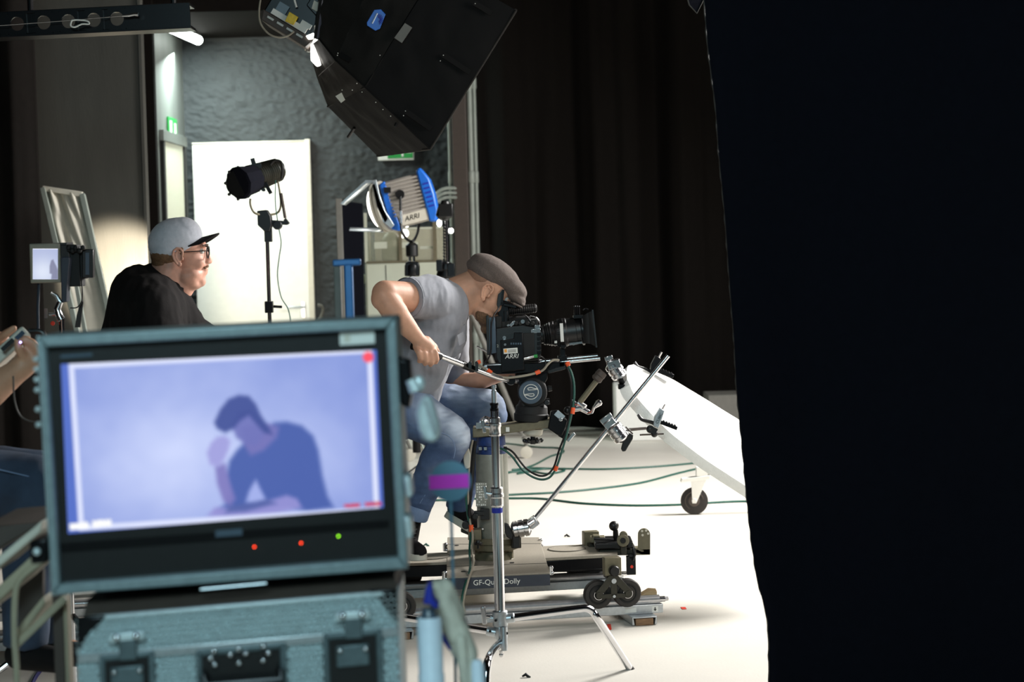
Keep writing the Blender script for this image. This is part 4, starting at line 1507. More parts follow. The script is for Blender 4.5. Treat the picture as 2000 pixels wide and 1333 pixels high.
def caster(par, x, y, Y, r, s=1.0, full=True):
    w = MB().lathep((x, y, Y - .018), (x, y, Y + .018), [(0, r * .62), (.04, r * .9), (.12, r), (.88, r), (.96, r * .9), (1, r * .62)], 32).build('caster_wheel', K['rubber'], par)
    b = MB().ring(W(x, y, Y - .0185), (0, 1, 0), r * .66 * M(Y), .003, 30, 6)
    b.build('wheel_groove', K['brown'], w)
    MB().discp(x, y, Y - .024, r * .42, .012).build('wheel_hub', K['brown'], w)
    b = MB()
    for sy in (-.028, .022):
        b.prismp([(x - 4 * s, y + 5 * s), (x + 4 * s, y + 5 * s), (x + 24 * s, y - 42 * s), (x - 6 * s, y - 44 * s)], Y + sy, Y + sy + .004)
    b.prismp([(x - 26 * s, y - 36 * s), (x - 24 * s, y - 43 * s), (x + 32 * s, y - 50 * s), (x + 30 * s, y - 42 * s)], Y - .03, Y + .03)
    b.discp(x, y, Y - .034, 5 * s, .068, 14)
    b.boxp(x + 4 * s, y - 66 * s, x + 26 * s, y - 48 * s, Y - .025, Y + .025)
    b.build('caster_fork', K['white'], par, bevel=.002)


YK = 10.72
ST = thing('rolling_base', 'white rolling base with brown rubber caster under the slanted white board', 'stand', (W(1500, 1000, YK).x, YK, 0))
cyk = onz(1357, 1005, 0)
rw = 27
wy = 1005 - rw + 1
caster(ST, 1356, wy, YK, rw)
caster(ST, 1600, wy - 6, YK, rw)
b = MB().tubep([(1365, wy - 60, YK), (1470, wy - 62, YK), (1640, wy - 66, YK)], 9, 12)
b.build('base_tube', K['white'], ST)
b = MB().tubep([(1500, wy - 60, YK), (1497, 840, YK)], 8, 12)
b.build('post', K['white'], ST)

# braced rolling stand behind the dolly: slanting leg down to a white caster
RS = thing('braced_stand', 'grey braced stand with a slanting leg and small caster behind the operator', 'stand', (W(905, 890, 13.7).x, 13.7, 0))
YR = 13.7
gy = onz(1028, 890, 0)
wr = 12
yw = 888 - wr
MB().tubep([(903, 570, YR), (1018, 846, YR)], 5.5, 12).build('slanting_leg', K['grey_paint'], RS)
MB().tubep([(903, 572, YR), (800, 846, YR + .1)], 5.5, 12).build('slanting_leg', K['grey_paint'], RS)
MB().tubep([(903, 560, YR), (903, 848, YR)], 6, 12).build('post', K['grey_paint'], RS)
for xx_ in (1028, 800):
    p_ = W(xx_, yw, YR)
    p_.z = wr * M(YR)
    MB().lathe(p_ - Vector((0, .015, 0)), p_ + Vector((0, .015, 0)), [(0, .026), (.1, wr * M(YR)), (.9, wr * M(YR)), (1, .026)], 24).build('caster_wheel', K['off_white'], RS)
    MB().tube([p_ + Vector((0, .02, 0)), p_ + Vector((0, .02, .05)), p_ + Vector((-.02, 0, .10))], .012, 10).build('caster_fork', K['grey_paint'], RS)
MB().tube([W(800, 848, YR), W(1020, 848, YR)], .014, 10).build('spreader', K['grey_paint'], RS)

# floor cables
def floor_cable(label, pts, r=.0065, mt='green_cable', z=.006, group='cables on the pale floor', nm='floor_cable'):
    P = catmull([onz(x, y, z) for x, y in pts], 8)
    o = MB().tube(P, r, 8).build(nm, K[mt])
    return tag(o, label, 'cable', group)


floor_cable('green cable on the floor, topmost of the long ones, running under the white board', [(985, 924), (1040, 919), (1080, 916), (1180, 917), (1280, 912), (1380, 903)])
floor_cable('green cable rising across the floor from the column to the caster', [(930, 972), (1000, 967), (1080, 963), (1160, 956), (1250, 944), (1320, 926), (1370, 914)])
floor_cable('lowest green cable running straight across the floor past the caster wheel', [(850, 978), (920, 975), (1000, 974), (1060, 975), (1140, 984), (1240, 988), (1340, 986), (1400, 982), (1460, 980), (1530, 984)])
floor_cable('dark green cable loop lying on the floor behind the dolly column', [(990, 925), (1040, 910), (1075, 892), (1100, 884), (1092, 876), (1050, 874), (1000, 868), (975, 866)])
floor_cable('short green cable loop on the floor right of the column', [(1000, 918), (1042, 915), (1095, 917), (1100, 921), (1070, 926), (1040, 922), (1010, 926)])
# scraps of tape on the floor
for i, (x, y, w_, h_, lb_) in enumerate(((1190, 1226, 9, 11, 'square red tape mark on the floor beside the C-stand leg'), (1335, 1189, 12, 4, 'thin red tape strip on the floor right of the rail end'))):
    pts = [onz(x - w_ * .5, y - h_ * .5, .001), onz(x + w_ * .3, y - h_ * .55, .001), onz(x + w_ * .5, y + h_ * .4, .001), onz(x - w_ * .2, y + h_ * .5, .001)]
    o = MB().prism(pts, (0, 0, .0012)).build('tape_mark', K['red_tape'], smooth=0)
    tag(o, lb_, 'tape mark')
for i, (x, y, lb_) in enumerate(((1107, 1048, 'small dark scrap lying on the floor behind the dolly side arm'), (832, 1066, 'dark green scrap lying on the floor beside the black sneaker'), (1027, 1322, 'tiny dark scrap on the floor between the C-stand legs'))):
    p = onz(x, y, .004)
    b = MB().tube([p + Vector((-.012, 0, 0)), p + Vector((0, .004, .006)), p + Vector((.006, 0, .001)), p + Vector((.016, -.003, -.002))], [.003, .006, .005, .002], 6)
    o = b.build('floor_scrap', K['black_matte'] if i != 1 else K['green_cable'])
    tag(o, lb_, 'scrap')
# ------------------------------------------------------------------ people: one continuous surface grown from joined volumes
def blob(name, mt, elems, voxel, smooth_it, parent=None, label=None, loc=None, wrinkle=None, smooth_fac=.5):
    m = MB()
    for e in elems:
        k = e[0]
        if k == 'cap':
            _, p0, p1, r0, r1 = e
            p0, p1 = Vector(p0), Vector(p1)
            m.tube([p0, p1], [r0, r1], 20)
            m.ball(p0, r0, 20, 14)
            m.ball(p1, r1, 20, 14)
        elif k == 'cyl':
            _, p0, p1, r0, r1 = e
            m.tube([Vector(p0), Vector(p1)], [r0, r1], 24)
        elif k == 'ell':
            _, c, ax, ay, az = e
            m.ell(c, Vector(ax), Vector(ay), Vector(az), 24, 16)
        elif k == 'lathe':
            m.lathe(e[1], e[2], e[3], 28)
        elif k == 'box':
            m.obox(e[1], Vector(e[2]), Vector(e[3]), Vector(e[4]))
    me = bpy.data.meshes.new('tmp')
    me.from_pydata([tuple(p) for p in m.v], [], m.f)
    bm = bmesh.new()
    bm.from_mesh(me)
    bmesh.ops.recalc_face_normals(bm, faces=bm.faces)
    bm.to_mesh(me)
    bm.free()
    o = bpy.data.objects.new('tmp', me)
    COL.objects.link(o)
    r = o.modifiers.new('r', 'REMESH')
    r.mode = 'VOXEL'
    r.voxel_size = voxel
    s = o.modifiers.new('s', 'SMOOTH')
    s.iterations = smooth_it
    s.factor = smooth_fac
    dg = bpy.context.evaluated_depsgraph_get()
    ev = o.evaluated_get(dg)
    me2 = bpy.data.meshes.new_from_object(ev)
    bpy.data.objects.remove(o)
    bpy.data.meshes.remove(me)
    if wrinkle:
        amp, freq, strength = wrinkle[:3]
        dirv = wrinkle[3] if len(wrinkle) > 3 else (1, 1, 1)
        nrm = [v.normal.copy() for v in me2.vertices]
        for v, n in zip(me2.vertices, nrm):
            p = Vector((v.co.x * dirv[0], v.co.y * dirv[1], v.co.z * dirv[2])) * freq
            q = mnoise.noise(p) + .5 * mnoise.noise(p * 2.1 + Vector((7, 1, 3)))
            v.co += n * amp * (1 - abs(q) * strength * 2)
    off = Vector((0, 0, 0))
    q = parent
    while q is not None:
        off += q.location
        q = q.parent
    mine = Vector((0, 0, 0))
    if parent is None:
        off = mine = Vector(loc)
    for v in me2.vertices:
        v.co -= off
    me2.name = name
    me2.polygons.foreach_set('use_smooth', [True] * len(me2.polygons))
    me2.materials.clear()
    me2.materials.append(mt)
    ob = bpy.data.objects.new(name, me2)
    COL.objects.link(ob)
    ob.location = mine
    ob.parent = parent
    return ob


class Head:
    """head frame: origin between the ears, f = where the face looks, u = up through the crown, s = the side"""
    def __init__(self, o, f, u):
        self.o = Vector(o)
        self.f = Vector(f).normalized()
        u = Vector(u)
        self.u = (u - self.f * u.dot(self.f)).normalized()
        self.s = self.f.cross(self.u)

    def P(self, f, u, s=0.0):
        return self.o + self.f * f + self.u * u + self.s * s

    def E(self, f, u, s, rf, ru, rs):
        return ('ell', self.P(f, u, s), self.f * rf, self.u * ru, self.s * rs)

    def elems(self, jowl=0.0):
        E, P = self.E, self.P
        L = [E(-.005, .045, 0, .100, .085, .078), E(.035, .0, 0, .062, .088, .064), E(.042, -.066, 0, .052, .040, .052 + jowl),
             E(.078, -.092, 0, .022, .024, .026), E(.088, .05, 0, .014, .012, .05), E(.06, -.02, .035, .035, .03, .022), E(.06, -.02, -.035, .035, .03, .022),
             ('cap', P(.094, .03), P(.114, -.014), .0095, .0125), E(.106, -.018, .011, .010, .009, .009), E(.106, -.018, -.011, .010, .009, .009),
             E(.098, -.046, 0, .011, .0075, .024), E(.095, -.060, 0, .012, .008, .021), E(.090, -.032, 0, .015, .018, .028), E(.086, -.058, 0, .015, .02, .028), E(.085, -.075, 0, .012, .014, .022)]
        if jowl:
            L += [E(.03, -.075, .03, .045, .04, .035), E(.03, -.075, -.03, .045, .04, .035), E(.035, -.105, 0, .05, .025, .05)]
        return L

    def ears(self, par, mt, scl=1.0):
        for sd in (-1, 1):
            s0 = sd * .081
            L = [self.E(-.004, .004, s0, .017, .028, .004), self.E(.002, -.026, s0 + sd * .002, .009, .010, .005)]
            pts = [(.013, .008), (.014, .022), (.006, .034), (-.008, .036), (-.020, .027), (-.024, .010), (-.018, -.008), (-.008, -.024)]
            inn = [(.004, .020), (-.006, .024), (-.013, .014), (-.011, -.002), (-.003, -.014)]
            for P_, r, lift in ((pts, .0042, .006), (inn, .003, .005)):
                for a, b in zip(P_, P_[1:]):
                    L.append(('cap', self.P(a[0], a[1], s0 + sd * lift), self.P(b[0], b[1], s0 + sd * lift), r * scl, r * scl))
            L.append(self.E(.013, -.004, s0 + sd * .005, .005, .008, .004))
            blob('ear', mt, L, .0022, 2, par)

    def eyes(self, par):
        for s in (-1, 1):
            c = self.P(.083, .024, s * .031)
            ey = MB().ball(c, .0125).build('eye', K['paper'], par)
            MB().ball(c + self.f * .0085, .0058, 12, 8).build('iris', K['black'], ey)
            # lids and brows
            MB().tube(catmull([self.P(.086, .026, s * .017), self.P(.098, .031, s * .030), self.P(.088, .027, s * .047)], 4), .0032, 8).build('eyelid', K['skin'], ey)
            MB().tube(catmull([self.P(.101, .043, s * .012), self.P(.103, .049, s * .030), self.P(.090, .045, s * .052)], 4), [.004, .005, .003], 8).build('eyebrow', K['hair'], par)


def px(*p):
    return W(*p)


# ================================================================== camera operator
YO = 8.05
mo = M(YO)
OP = thing('person', 'person in grey polo shirt, jeans and brown flat cap bending to the camera eyepiece', 'person', (W(800, 1000, YO).x, YO, 0))
hd = Head(W(946, 571, 8.06), (.80, .10, -.60), (.60, .05, .80))
el = hd.elems()


def cap3(a, b, r0, r1):
    return ('cap', px(*a), px(*b), r0 * M(a[2]), r1 * M(a[2]))


# neck, torso, arms
el += [('cap', hd.P(-.03, -.02), px(888, 598, YO), .062, .066), ('cap', hd.P(-.05, .01), px(880, 580, YO), .055, .07),
       ('cap', px(880, 600, 7.97), px(850, 600, 7.90), .05, .05), ('cap', px(880, 605, 8.17), px(880, 640, 8.28), .06, .055),
       ('cap', px(855, 615, 8.05), px(800, 760, 8.05), .11, .10),
       ('cap', px(790, 800, 7.95), px(880, 848, 7.90), .065, .048), ('cap', px(878, 856, 7.90), px(850, 915, 7.92), .046, .046), ('cap', px(850, 915, 7.92), px(812, 1000, 7.95), .044, .030),
       ('cap', px(800, 795, 8.18), px(960, 806, 8.22), .075, .055), ('cap', px(962, 812, 8.22), px(893, 985, 8.24), .05, .036),
       ('cap', px(812, 1000, 7.95), px(802, 1050, 7.97), .030, .022), ('cap', px(794, 1072, 7.99), px(800, 1078, 7.97), .020, .020),
       ('cap', px(893, 980, 8.24), px(893, 998, 8.24), .034, .03), ('cap', px(890, 1005, 8.24), px(905, 1014, 8.24), .024, .024)]
# near (right) arm: elbow raised behind, hand on the pan bar grip
el += [cap3((836, 580, 7.86), (800, 580, 7.76), 28, 29), cap3((800, 581, 7.76), (752, 574, 7.64), 30.5, 26),
       cap3((753, 574, 7.64), (748, 584, 7.63), 26, 24), cap3((750, 580, 7.63), (772, 612, 7.63), 25, 26), cap3((772, 612, 7.63), (798, 642, 7.65), 25, 19),
       cap3((798, 642, 7.65), (818, 664, 7.665), 18.5, 14), ('ell', px(812, 654, 7.66), Vector((.02, 0, -.022)), Vector((0, .028, 0)), Vector((.018, 0, .016)))]
# palm
el += [cap3((820, 667, 7.665), (836, 678, 7.675), 14.5, 13.5), cap3((818, 672, 7.665), (830, 688, 7.67), 12, 10), cap3((832, 668, 7.68), (846, 680, 7.70), 12, 10)]
# far (left) arm reaching forward under the camera
el += [cap3((880, 648, 8.28), (886, 735, 8.32), 30, 25), cap3((886, 740, 8.32), (890, 752, 8.31), 23, 20), cap3((888, 750, 8.31), (930, 746, 8.26), 20, 18.5), cap3((930, 746, 8.26), (975, 734, 8.2), 18.5, 13),
       cap3((975, 734, 8.2), (995, 728, 8.18), 13, 12)]
for i, (dx, dy) in enumerate(((6, -8), (9, -3), (9, 3), (6, 8))):
    el += [cap3((995, 728 + dy * .8, 8.17), (1008 + dx * .6, 726 + dy, 8.15), 5, 4.6), cap3((1008 + dx * .6, 726 + dy, 8.15), (1015 + dx * .2, 731 + dy, 8.14), 4.6, 4)]
# four fingers of the near hand closed over the grip, thumb on the far side
grip_axis = (W(858, 696, 7.74) - W(806, 676, 7.66)).normalized()
knuck = [(818, 688, 7.655), (829, 690, 7.665), (840, 691, 7.68), (850, 689, 7.69)]
for i, (x, y, Y) in enumerate(knuck):
    k = [0, 3, 4, 1][i]
    el += [cap3((x - 6, y - 10, Y + .005), (x, y, Y - .022), 6.6, 6.2), cap3((x, y, Y - .022), (x + 3, y + 12 + k, Y - .020), 6.2, 5.6), cap3((x + 3, y + 12 + k, Y - .020), (x + 1, y + 18 + k, Y + .004), 5.6, 5.0)]
el += [cap3((836, 676, 7.70), (852, 684, 7.735), 7, 6), cap3((852, 684, 7.735), (860, 700, 7.742), 6, 5)]
body = blob('body', K['skin'], el, .0048, 3, OP)
hd.eyes(OP)
hd.ears(OP, K['skin'])
# beard
bl = [hd.E(.072, -.092, 0, .030, .024, .036), hd.E(.050, -.082, .036, .035, .026, .018), hd.E(.050, -.082, -.036, .035, .026, .018), hd.E(.088, -.112, 0, .02, .022, .022), hd.E(.1005, -.034, 0, .008, .006, .024)]
blob('beard', K['beard'], bl, .004, 1, OP, wrinkle=(.002, 90, .6))
# stubble hair under the cap
blob('hair', K['stubble'], [hd.E(-.028, .045, 0, .0795, .060, .0765)], .005, 1, OP)
# flat cap
cp = [hd.E(-.005, .085, 0, .116, .056, .092), hd.E(.06, .078, 0, .085, .042, .078), hd.E(-.03, .062, 0, .095, .040, .086), hd.E(.105, .055, 0, .052, .026, .066),
      hd.E(.125, .045, 0, .045, .010, .06)]
blob('flat_cap', K['tweed'], cp, .005, 3, OP, wrinkle=(.002, 26, .5))
MB().tube(catmull([hd.P(.11, .028, -.066), hd.P(.145, .034, -.05), hd.P(.168, .036, 0), hd.P(.145, .034, .05), hd.P(.11, .028, .066)], 6), .0045, 8).build('cap_peak', K['tweed'], OP)

# polo shirt
sh = [('cap', px(852, 600, 7.96), px(812, 720, 7.95), .115, .115), ('cap', px(852, 600, 8.12), px(820, 720, 8.12), .115, .115), ('cap', px(858, 605, 8.04), px(868, 660, 8.04), .112, .085),
      ('cap', px(876, 640, 8.1), px(850, 715, 8.1), .065, .06), ('cap', px(870, 588, 8.05), px(888, 597, 8.05), .085, .068),
      ('cap', px(812, 715, 8.03), px(790, 775, 8.03), .125, .135), ('cap', px(866, 596, 7.97), px(838, 581, 7.85), .095, .086), ('cap', px(872, 606, 7.98), px(846, 620, 7.93), .085, .10),
      ('cyl', px(842, 580, 7.86), px(797, 582, 7.755), 41 * mo, 37.5 * mo),
      ('cap', px(878, 612, 8.2), px(880, 650, 8.28), .075, .072), ('cyl', px(880, 645, 8.28), px(887, 738, 8.325), 36 * mo, 29 * mo),
      ('cap', px(800, 580, 8.03), px(780, 700, 8.03), .075, .11), ('cap', px(884, 690, 8.12), px(862, 718, 8.12), .03, .03)]
shirt = blob('polo_shirt', K['shirt'], sh, .0065, 4, OP, wrinkle=(.0045, 15, .55, (1.8, .6, .7)))
for (a, c, r) in (((801, 581.5, 7.766), (795.5, 582, 7.752), 38.3), ((886.5, 728, 8.32), (887.3, 740, 8.326), 29.6)):
    A, B = px(*a), px(*c)
    MB().lathe(A, B, [(0, r * mo), (1, (r + .6) * mo)], 32, cap=False).build('sleeve_cuff', K['shirt'], shirt)
# collar
cl = MB()
u, v, d = basis(hd.P(-.03, -.02) - px(888, 598, YO))
c0 = px(889, 594, YO)
rs = []
for i in range(33):
    a = 2 * math.pi * i / 32
    e = u * math.cos(a) + v * math.sin(a)
    rs.append([c0 + e * .068 - d * .02, c0 + e * .070 + d * .012, c0 + e * .076 + d * .014, c0 + e * .088 - d * .014, c0 + e * .086 - d * .018])
cl.rings(rs, False, False)
cl.build('collar', K['shirt'], shirt)
b = MB().prism([px(893, 655, 7.86), px(905, 648, 7.9), px(909, 668, 7.92), px(897, 676, 7.88)], (0, .004, 0)).build('chest_pocket', K['shirt'], shirt)
for (x, y) in ((903, 618), (906, 634)):
    MB().discp(x, y, 7.99, 2, .004, 10, axis=(-.8, 1, 0)).build('button', K['screen_grey'], shirt)

# jeans
jn = [('cap', px(786, 796, 7.96), px(800, 792, 8.14), .125, .12), ('cap', px(790, 800, 7.94), px(880, 848, 7.90), .098, .073), ('cap', px(880, 848, 7.90), px(882, 858, 7.90), .073, .071),
      ('cap', px(880, 860, 7.90), px(856, 905, 7.91), .070, .073), ('cap', px(856, 905, 7.91), px(826, 962, 7.935), .072, .055), ('cyl', px(826, 962, 7.935), px(812, 1003, 7.95), .055, .046),
      ('cap', px(805, 792, 8.16), px(950, 798, 8.22), .105, .074), ('cap', px(950, 798, 8.22), px(958, 810, 8.22), .072, .066), ('cap', px(956, 812, 8.22), px(915, 920, 8.235), .064, .052), ('cyl', px(915, 920, 8.235), px(893, 996, 8.24), .052, .048)]
jeans = blob('jeans', K['denim'], jn, .0065, 4, OP, wrinkle=(.0055, 15, .6, (.8, .8, 1.9)))
wv = jeans.data.attributes.new('wear', 'FLOAT', 'POINT')
WEAR = [((900, 828, 7.84), .075, 1.0), ((872, 812, 7.85), .07, .9), ((845, 795, 7.86), .08, .6), ((955, 778, 8.19), .075, .7), ((900, 768, 8.15), .08, .5), ((914, 852, 7.86), .06, .9), ((862, 925, 7.86), .05, .3)]
WEAR = [(W(*p), r, a) for p, r, a in WEAR]
vals = []
for v in jeans.data.vertices:
    p = v.co + OP.location
    q = 0.0
    for c_, r, a in WEAR:
        d_ = (p - c_).length / r
        q = max(q, a * math.exp(-d_ * d_))
    n_ = mnoise.noise(p * 22) * .35 + mnoise.noise(Vector((p.x * 30, p.y * 30, p.z * 90))) * .3
    vals.append(max(0, min(1, q * (1.0 + n_) - .05)))
wv.data.foreach_set('value', vals)
b = MB()
A, B = px(818, 986, 7.945), px(810, 1013, 7.952)
b.lathe(A, B, [(0, .049), (.06, .053), (.9, .051), (1, .048)], 32)
b.build('jeans_cuff', K['denim_cuff'], jeans)
# stitched seams
b = MB()
b.tubep([(862, 846, 7.82), (876, 852, 7.818), (886, 864, 7.822), (889, 880, 7.828), (886, 896, 7.832)], .7, 5, smooth=4)
b.tubep([(820, 984, 7.885), (836, 958, 7.872)], .6, 5)
b.build('seam_stitching', K['denim_cuff'], jeans)


DBG = []


def sneaker(par, ankle, heel, toe, Y, up, high=True):
    A, H, Tt = px(*ankle), px(*heel), px(*toe)
    f = (Tt - H).normalized()
    u = Vector(up)
    u = (u - f * u.dot(f)).normalized()
    s = f.cross(u)
    c = lambda t, h: H + (Tt - H) * t + u * h
    L = [('cap', c(.12, .055), c(.2, .05), .04, .042), ('cap', c(.2, .05), c(.6, .042), .042, .038), ('cap', c(.6, .040), c(.85, .034), .038, .034), ('cap', c(.85, .034), c(.93, .032), .034, .032)]
    if high:
        L += [('cyl', A + u * .01, c(.33, .05), .043, .048)]
    sh_ = blob('sneaker', K['cloth_black'], L, .006, 2, par)
    DBG.append((A, H, Tt, u))
    # rubber sole: rounded outline extruded
    pts = []
    for i in range(40):
        a = 2 * math.pi * i / 40
        ca, sa = math.cos(a), math.sin(a)
        ln_ = (Tt - H).length / 2 + .012
        w = .044 + .006 * ca
        pts.append(H + (Tt - H) * .5 + f * ca * ln_ + s * math.copysign(abs(sa) ** .75, sa) * w + u * .0)
    so = MB().prism(pts, u * .028).build('sole', K['off_white'], sh_, bevel=.003)
    lc = MB()
    for i in range(7):
        q = c(.36 + .05 * i, .083 - .004 * i) if not high else (A + u * .01).lerp(c(.62, .08), i / 6) + f * .043 * (1 - i / 6)
        lc.tube([q - s * .018, q + s * .018], .0032, 6)
    lc.build('lace', K['black'], sh_)
    return sh_


sneaker(OP, (805, 1006, 7.955), (778, 1086, 8.06), (822, 1096, 7.84), 7.93, (0, 0, 1))
sneaker(OP, (893, 985, 8.24), (872, 1012, 8.25), (935, 1049, 8.22), 8.24, (.45, 0, .9), high=False)

# ================================================================== man in cap behind the monitor
YA_ = 8.6
ma = M(YA_)
PA = thing('person', 'person in black shirt, glasses and grey cap with flat black brim, seen in profile', 'person', (W(310, 1160, YA_).x, YA_, 0))
ha = Head(W(352, 503, YA_), (1, .10, -.03), (.03, 0, 1))
SCL = 1.08


class Head2(Head):
    def P(self, f, u, s=0.0):
        return self.o + (self.f * f + self.u * u + self.s * s) * SCL

    def E(self, f, u, s, rf, ru, rs):
        return ('ell', self.P(f, u, s), self.f * rf * SCL, self.u * ru * SCL, self.s * rs * SCL)


ha.__class__ = Head2
el = ha.elems(jowl=.012)
el += [('cap', ha.P(-.038, -.03), px(322, 560, YA_), .074, .09), ('cap', ha.P(.02, -.08), px(352, 560, YA_), .055, .06),
       ('cap', px(308, 610, 8.52), px(300, 740, 8.5), .10, .13), ('cap', px(308, 610, 8.68), px(300, 740, 8.7), .10, .13),
       ('cap', px(310, 620, 8.38), px(330, 735, 8.32), .05, .045), ('cap', px(330, 735, 8.32), px(420, 770, 8.3), .045, .033), ('cap', px(310, 620, 8.82), px(330, 735, 8.9), .05, .045), ('cap', px(330, 735, 8.9), px(420, 770, 8.7), .045, .033),
       ('cap', px(300, 780, 8.5), px(300, 960, 8.5), .09, .06), ('cap', px(300, 960, 8.5), px(295, 1135, 8.5), .058, .038), ('cap', px(300, 780, 8.7), px(300, 960, 8.72), .09, .06), ('cap', px(300, 960, 8.72), px(295, 1130, 8.72), .058, .038),
       ('cap', px(292, 1145, 8.5), px(335, 1150, 8.46), .036, .03), ('cap', px(292, 1140, 8.72), px(335, 1144, 8.7), .036, .03)]
for Yh, xx in ((8.3, 420), (8.7, 420)):
    el += [('cap', px(xx, 770, Yh), px(xx + 22, 776, Yh), .033, .028)]
    for i in range(4):
        el += [('cap', px(xx + 22, 768 + 5 * i, Yh), px(xx + 40, 772 + 5 * i, Yh), .0085, .008), ('cap', px(xx + 40, 772 + 5 * i, Yh), px(xx + 44, 782 + 5 * i, Yh), .008, .0075)]
    el += [('cap', px(xx + 8, 766, Yh - .03), px(xx + 26, 762, Yh - .05), .011, .009)]
blob('body', K['skin2'], el, .0055, 5, PA)
ha.eyes(PA)
ha.ears(PA, K['skin2'], 1.08)
blob('moustache', K['hair_light'], [ha.E(.105, -.034, 0, .006, .006, .026), ha.E(.096, -.039, .021, .0075, .006, .009), ha.E(.096, -.039, -.021, .0075, .006, .009)], .0035, 1, PA)
blob('hair', K['hair_light'], [ha.E(-.046, .012, 0, .068, .058, .080), ha.E(-.062, -.022, 0, .046, .036, .064), ('cap', ha.P(.008, .03, -.078), ha.P(.012, .005, -.0785), .010, .006), ('cap', ha.P(.008, .03, .078), ha.P(.012, .005, .0785), .010, .006)], .005, 1, PA, wrinkle=(.003, 70, .6))
# cap, tipped back: its own tilted frame
hc = Head2(ha.P(0, 0), (1, .10, .24), (-.24, 0, 1))
blob('cap_crown', K['cap_grey'], [hc.E(-.002, .066, 0, .106, .090, .092), hc.E(.03, .076, 0, .076, .076, .080), hc.E(-.022, .038, 0, .086, .052, .089)], .005, 3, PA, wrinkle=(.0015, 20, .5))
hbm = Head2(ha.P(0, 0), (1, .10, .33), (-.33, 0, 1))


def brim(u, v):
    a = math.radians(-64 + 128 * u)
    ca, sa = math.cos(a), math.sin(a)
    f = .004 + .098 * ca + .072 * v * ca ** .7
    return hbm.P(f, .046 - .022 * sa * sa - .006 * v, .086 * sa)


br_ = MB().grid(brim, 24, 6).build('cap_brim', K['cloth_black'], PA)
br_.modifiers.new('t', 'SOLIDIFY').thickness = .006
MB().ball(hc.P(-.005, .146, 0), .010, 12, 8).build('cap_button', K['cloth_black'], PA)
e_ = MB().ring(hc.P(.088, .092, -.045), Vector((.8, -.6, .3)), .016, .003, 20, 6)
e_.build('cap_badge', K['cloth_black'], PA)
# glasses
gl = MB()
for s in (-1, 1):
    c = ha.P(.108, .020, s * .033)
    gl.ring(c, ha.f + ha.s * .15 * s, .024, .0026, 24, 6)
    gl.tube([ha.P(.106, .026, s * .056), ha.P(.09, .026, s * .072), ha.P(-.005, .020, s * .085)], .0024, 6)
gl.tube([ha.P(.110, .024, -.010), ha.P(.113, .028, 0), ha.P(.110, .024, .010)], .0022, 6)
gl.build('glasses', K['black'], PA)
# black shirt
sh = [('cap', px(290, 605, 8.5), px(295, 760, 8.5), .15, .19), ('cap', px(290, 605, 8.72), px(295, 760, 8.72), .15, .19), ('cap', px(276, 578, 8.6), px(262, 740, 8.6), .125, .17),
      ('cap', px(316, 590, 8.6), px(345, 690, 8.6), .115, .17), ('cap', px(298, 556, 8.6), px(322, 572, 8.6), .082, .09),
      ('cap', px(300, 600, 8.42), px(318, 690, 8.34), .10, .098), ('cyl', px(318, 680, 8.34), px(332, 722, 8.32), .098, .098),
      ('cap', px(300, 600, 8.8), px(340, 680, 8.88), .10, .10), ('cap', px(356, 630, 8.6), px(392, 690, 8.6), .07, .12)]
shA = blob('black_shirt', K['cloth_black'], sh, .008, 14, PA, wrinkle=(.010, 9, .6, (1.9, 1.2, .5)))
c0 = px(328, 546, YA_)
cl = MB()
u, v, d = basis(Vector((.75, 0, 1)))
rs = []
for i in range(33):
    a = 2 * math.pi * i / 32
    e = u * math.cos(a) + v * math.sin(a)
    rs.append([c0 + e * .100 - d * .03, c0 + e * .092 + d * .012, c0 + e * .098 + d * .014, c0 + e * .116 - d * .026])
cl.rings(rs, False, False)
cl.build('collar', K['cloth_black'], shA)
blob('trousers', K['denim_dark'], [('cap', px(300, 775, 8.5), px(300, 775, 8.72), .17, .17), ('cap', px(300, 780, 8.5), px(300, 960, 8.5), .115, .08), ('cyl', px(300, 960, 8.5), px(296, 1138, 8.5), .078, .06), ('cap', px(300, 780, 8.72), px(300, 960, 8.72), .115, .08), ('cyl', px(300, 960, 8.72), px(296, 1130, 8.72), .078, .06)], .01, 3, PA)
blob('shoe', K['cloth_black'], [('cap', W(292, 1148, 8.5), W(336, 1152, 8.46), .042, .036)], .008, 2, PA)
blob('shoe', K['cloth_black'], [('cap', W(292, 1142, 8.72), W(336, 1146, 8.7), .042, .036)], .008, 2, PA)

# ================================================================== person at the left edge with a hand-held device
YP = 5.6
PB = thing('person', 'person at the left edge in jeans, only a forearm, hand and thigh showing', 'person', (W(-190, 1300, YP).x, YP, 0))
hb_ = Head(W(-215, 520, YP), (.95, .25, -.15), (.15, 0, 1))
el = hb_.elems()
mp = M(YP)


def c5(a, b, r0, r1):
    return ('cap', px(*a), px(*b), r0 * M(a[2]), r1 * M(a[2]))


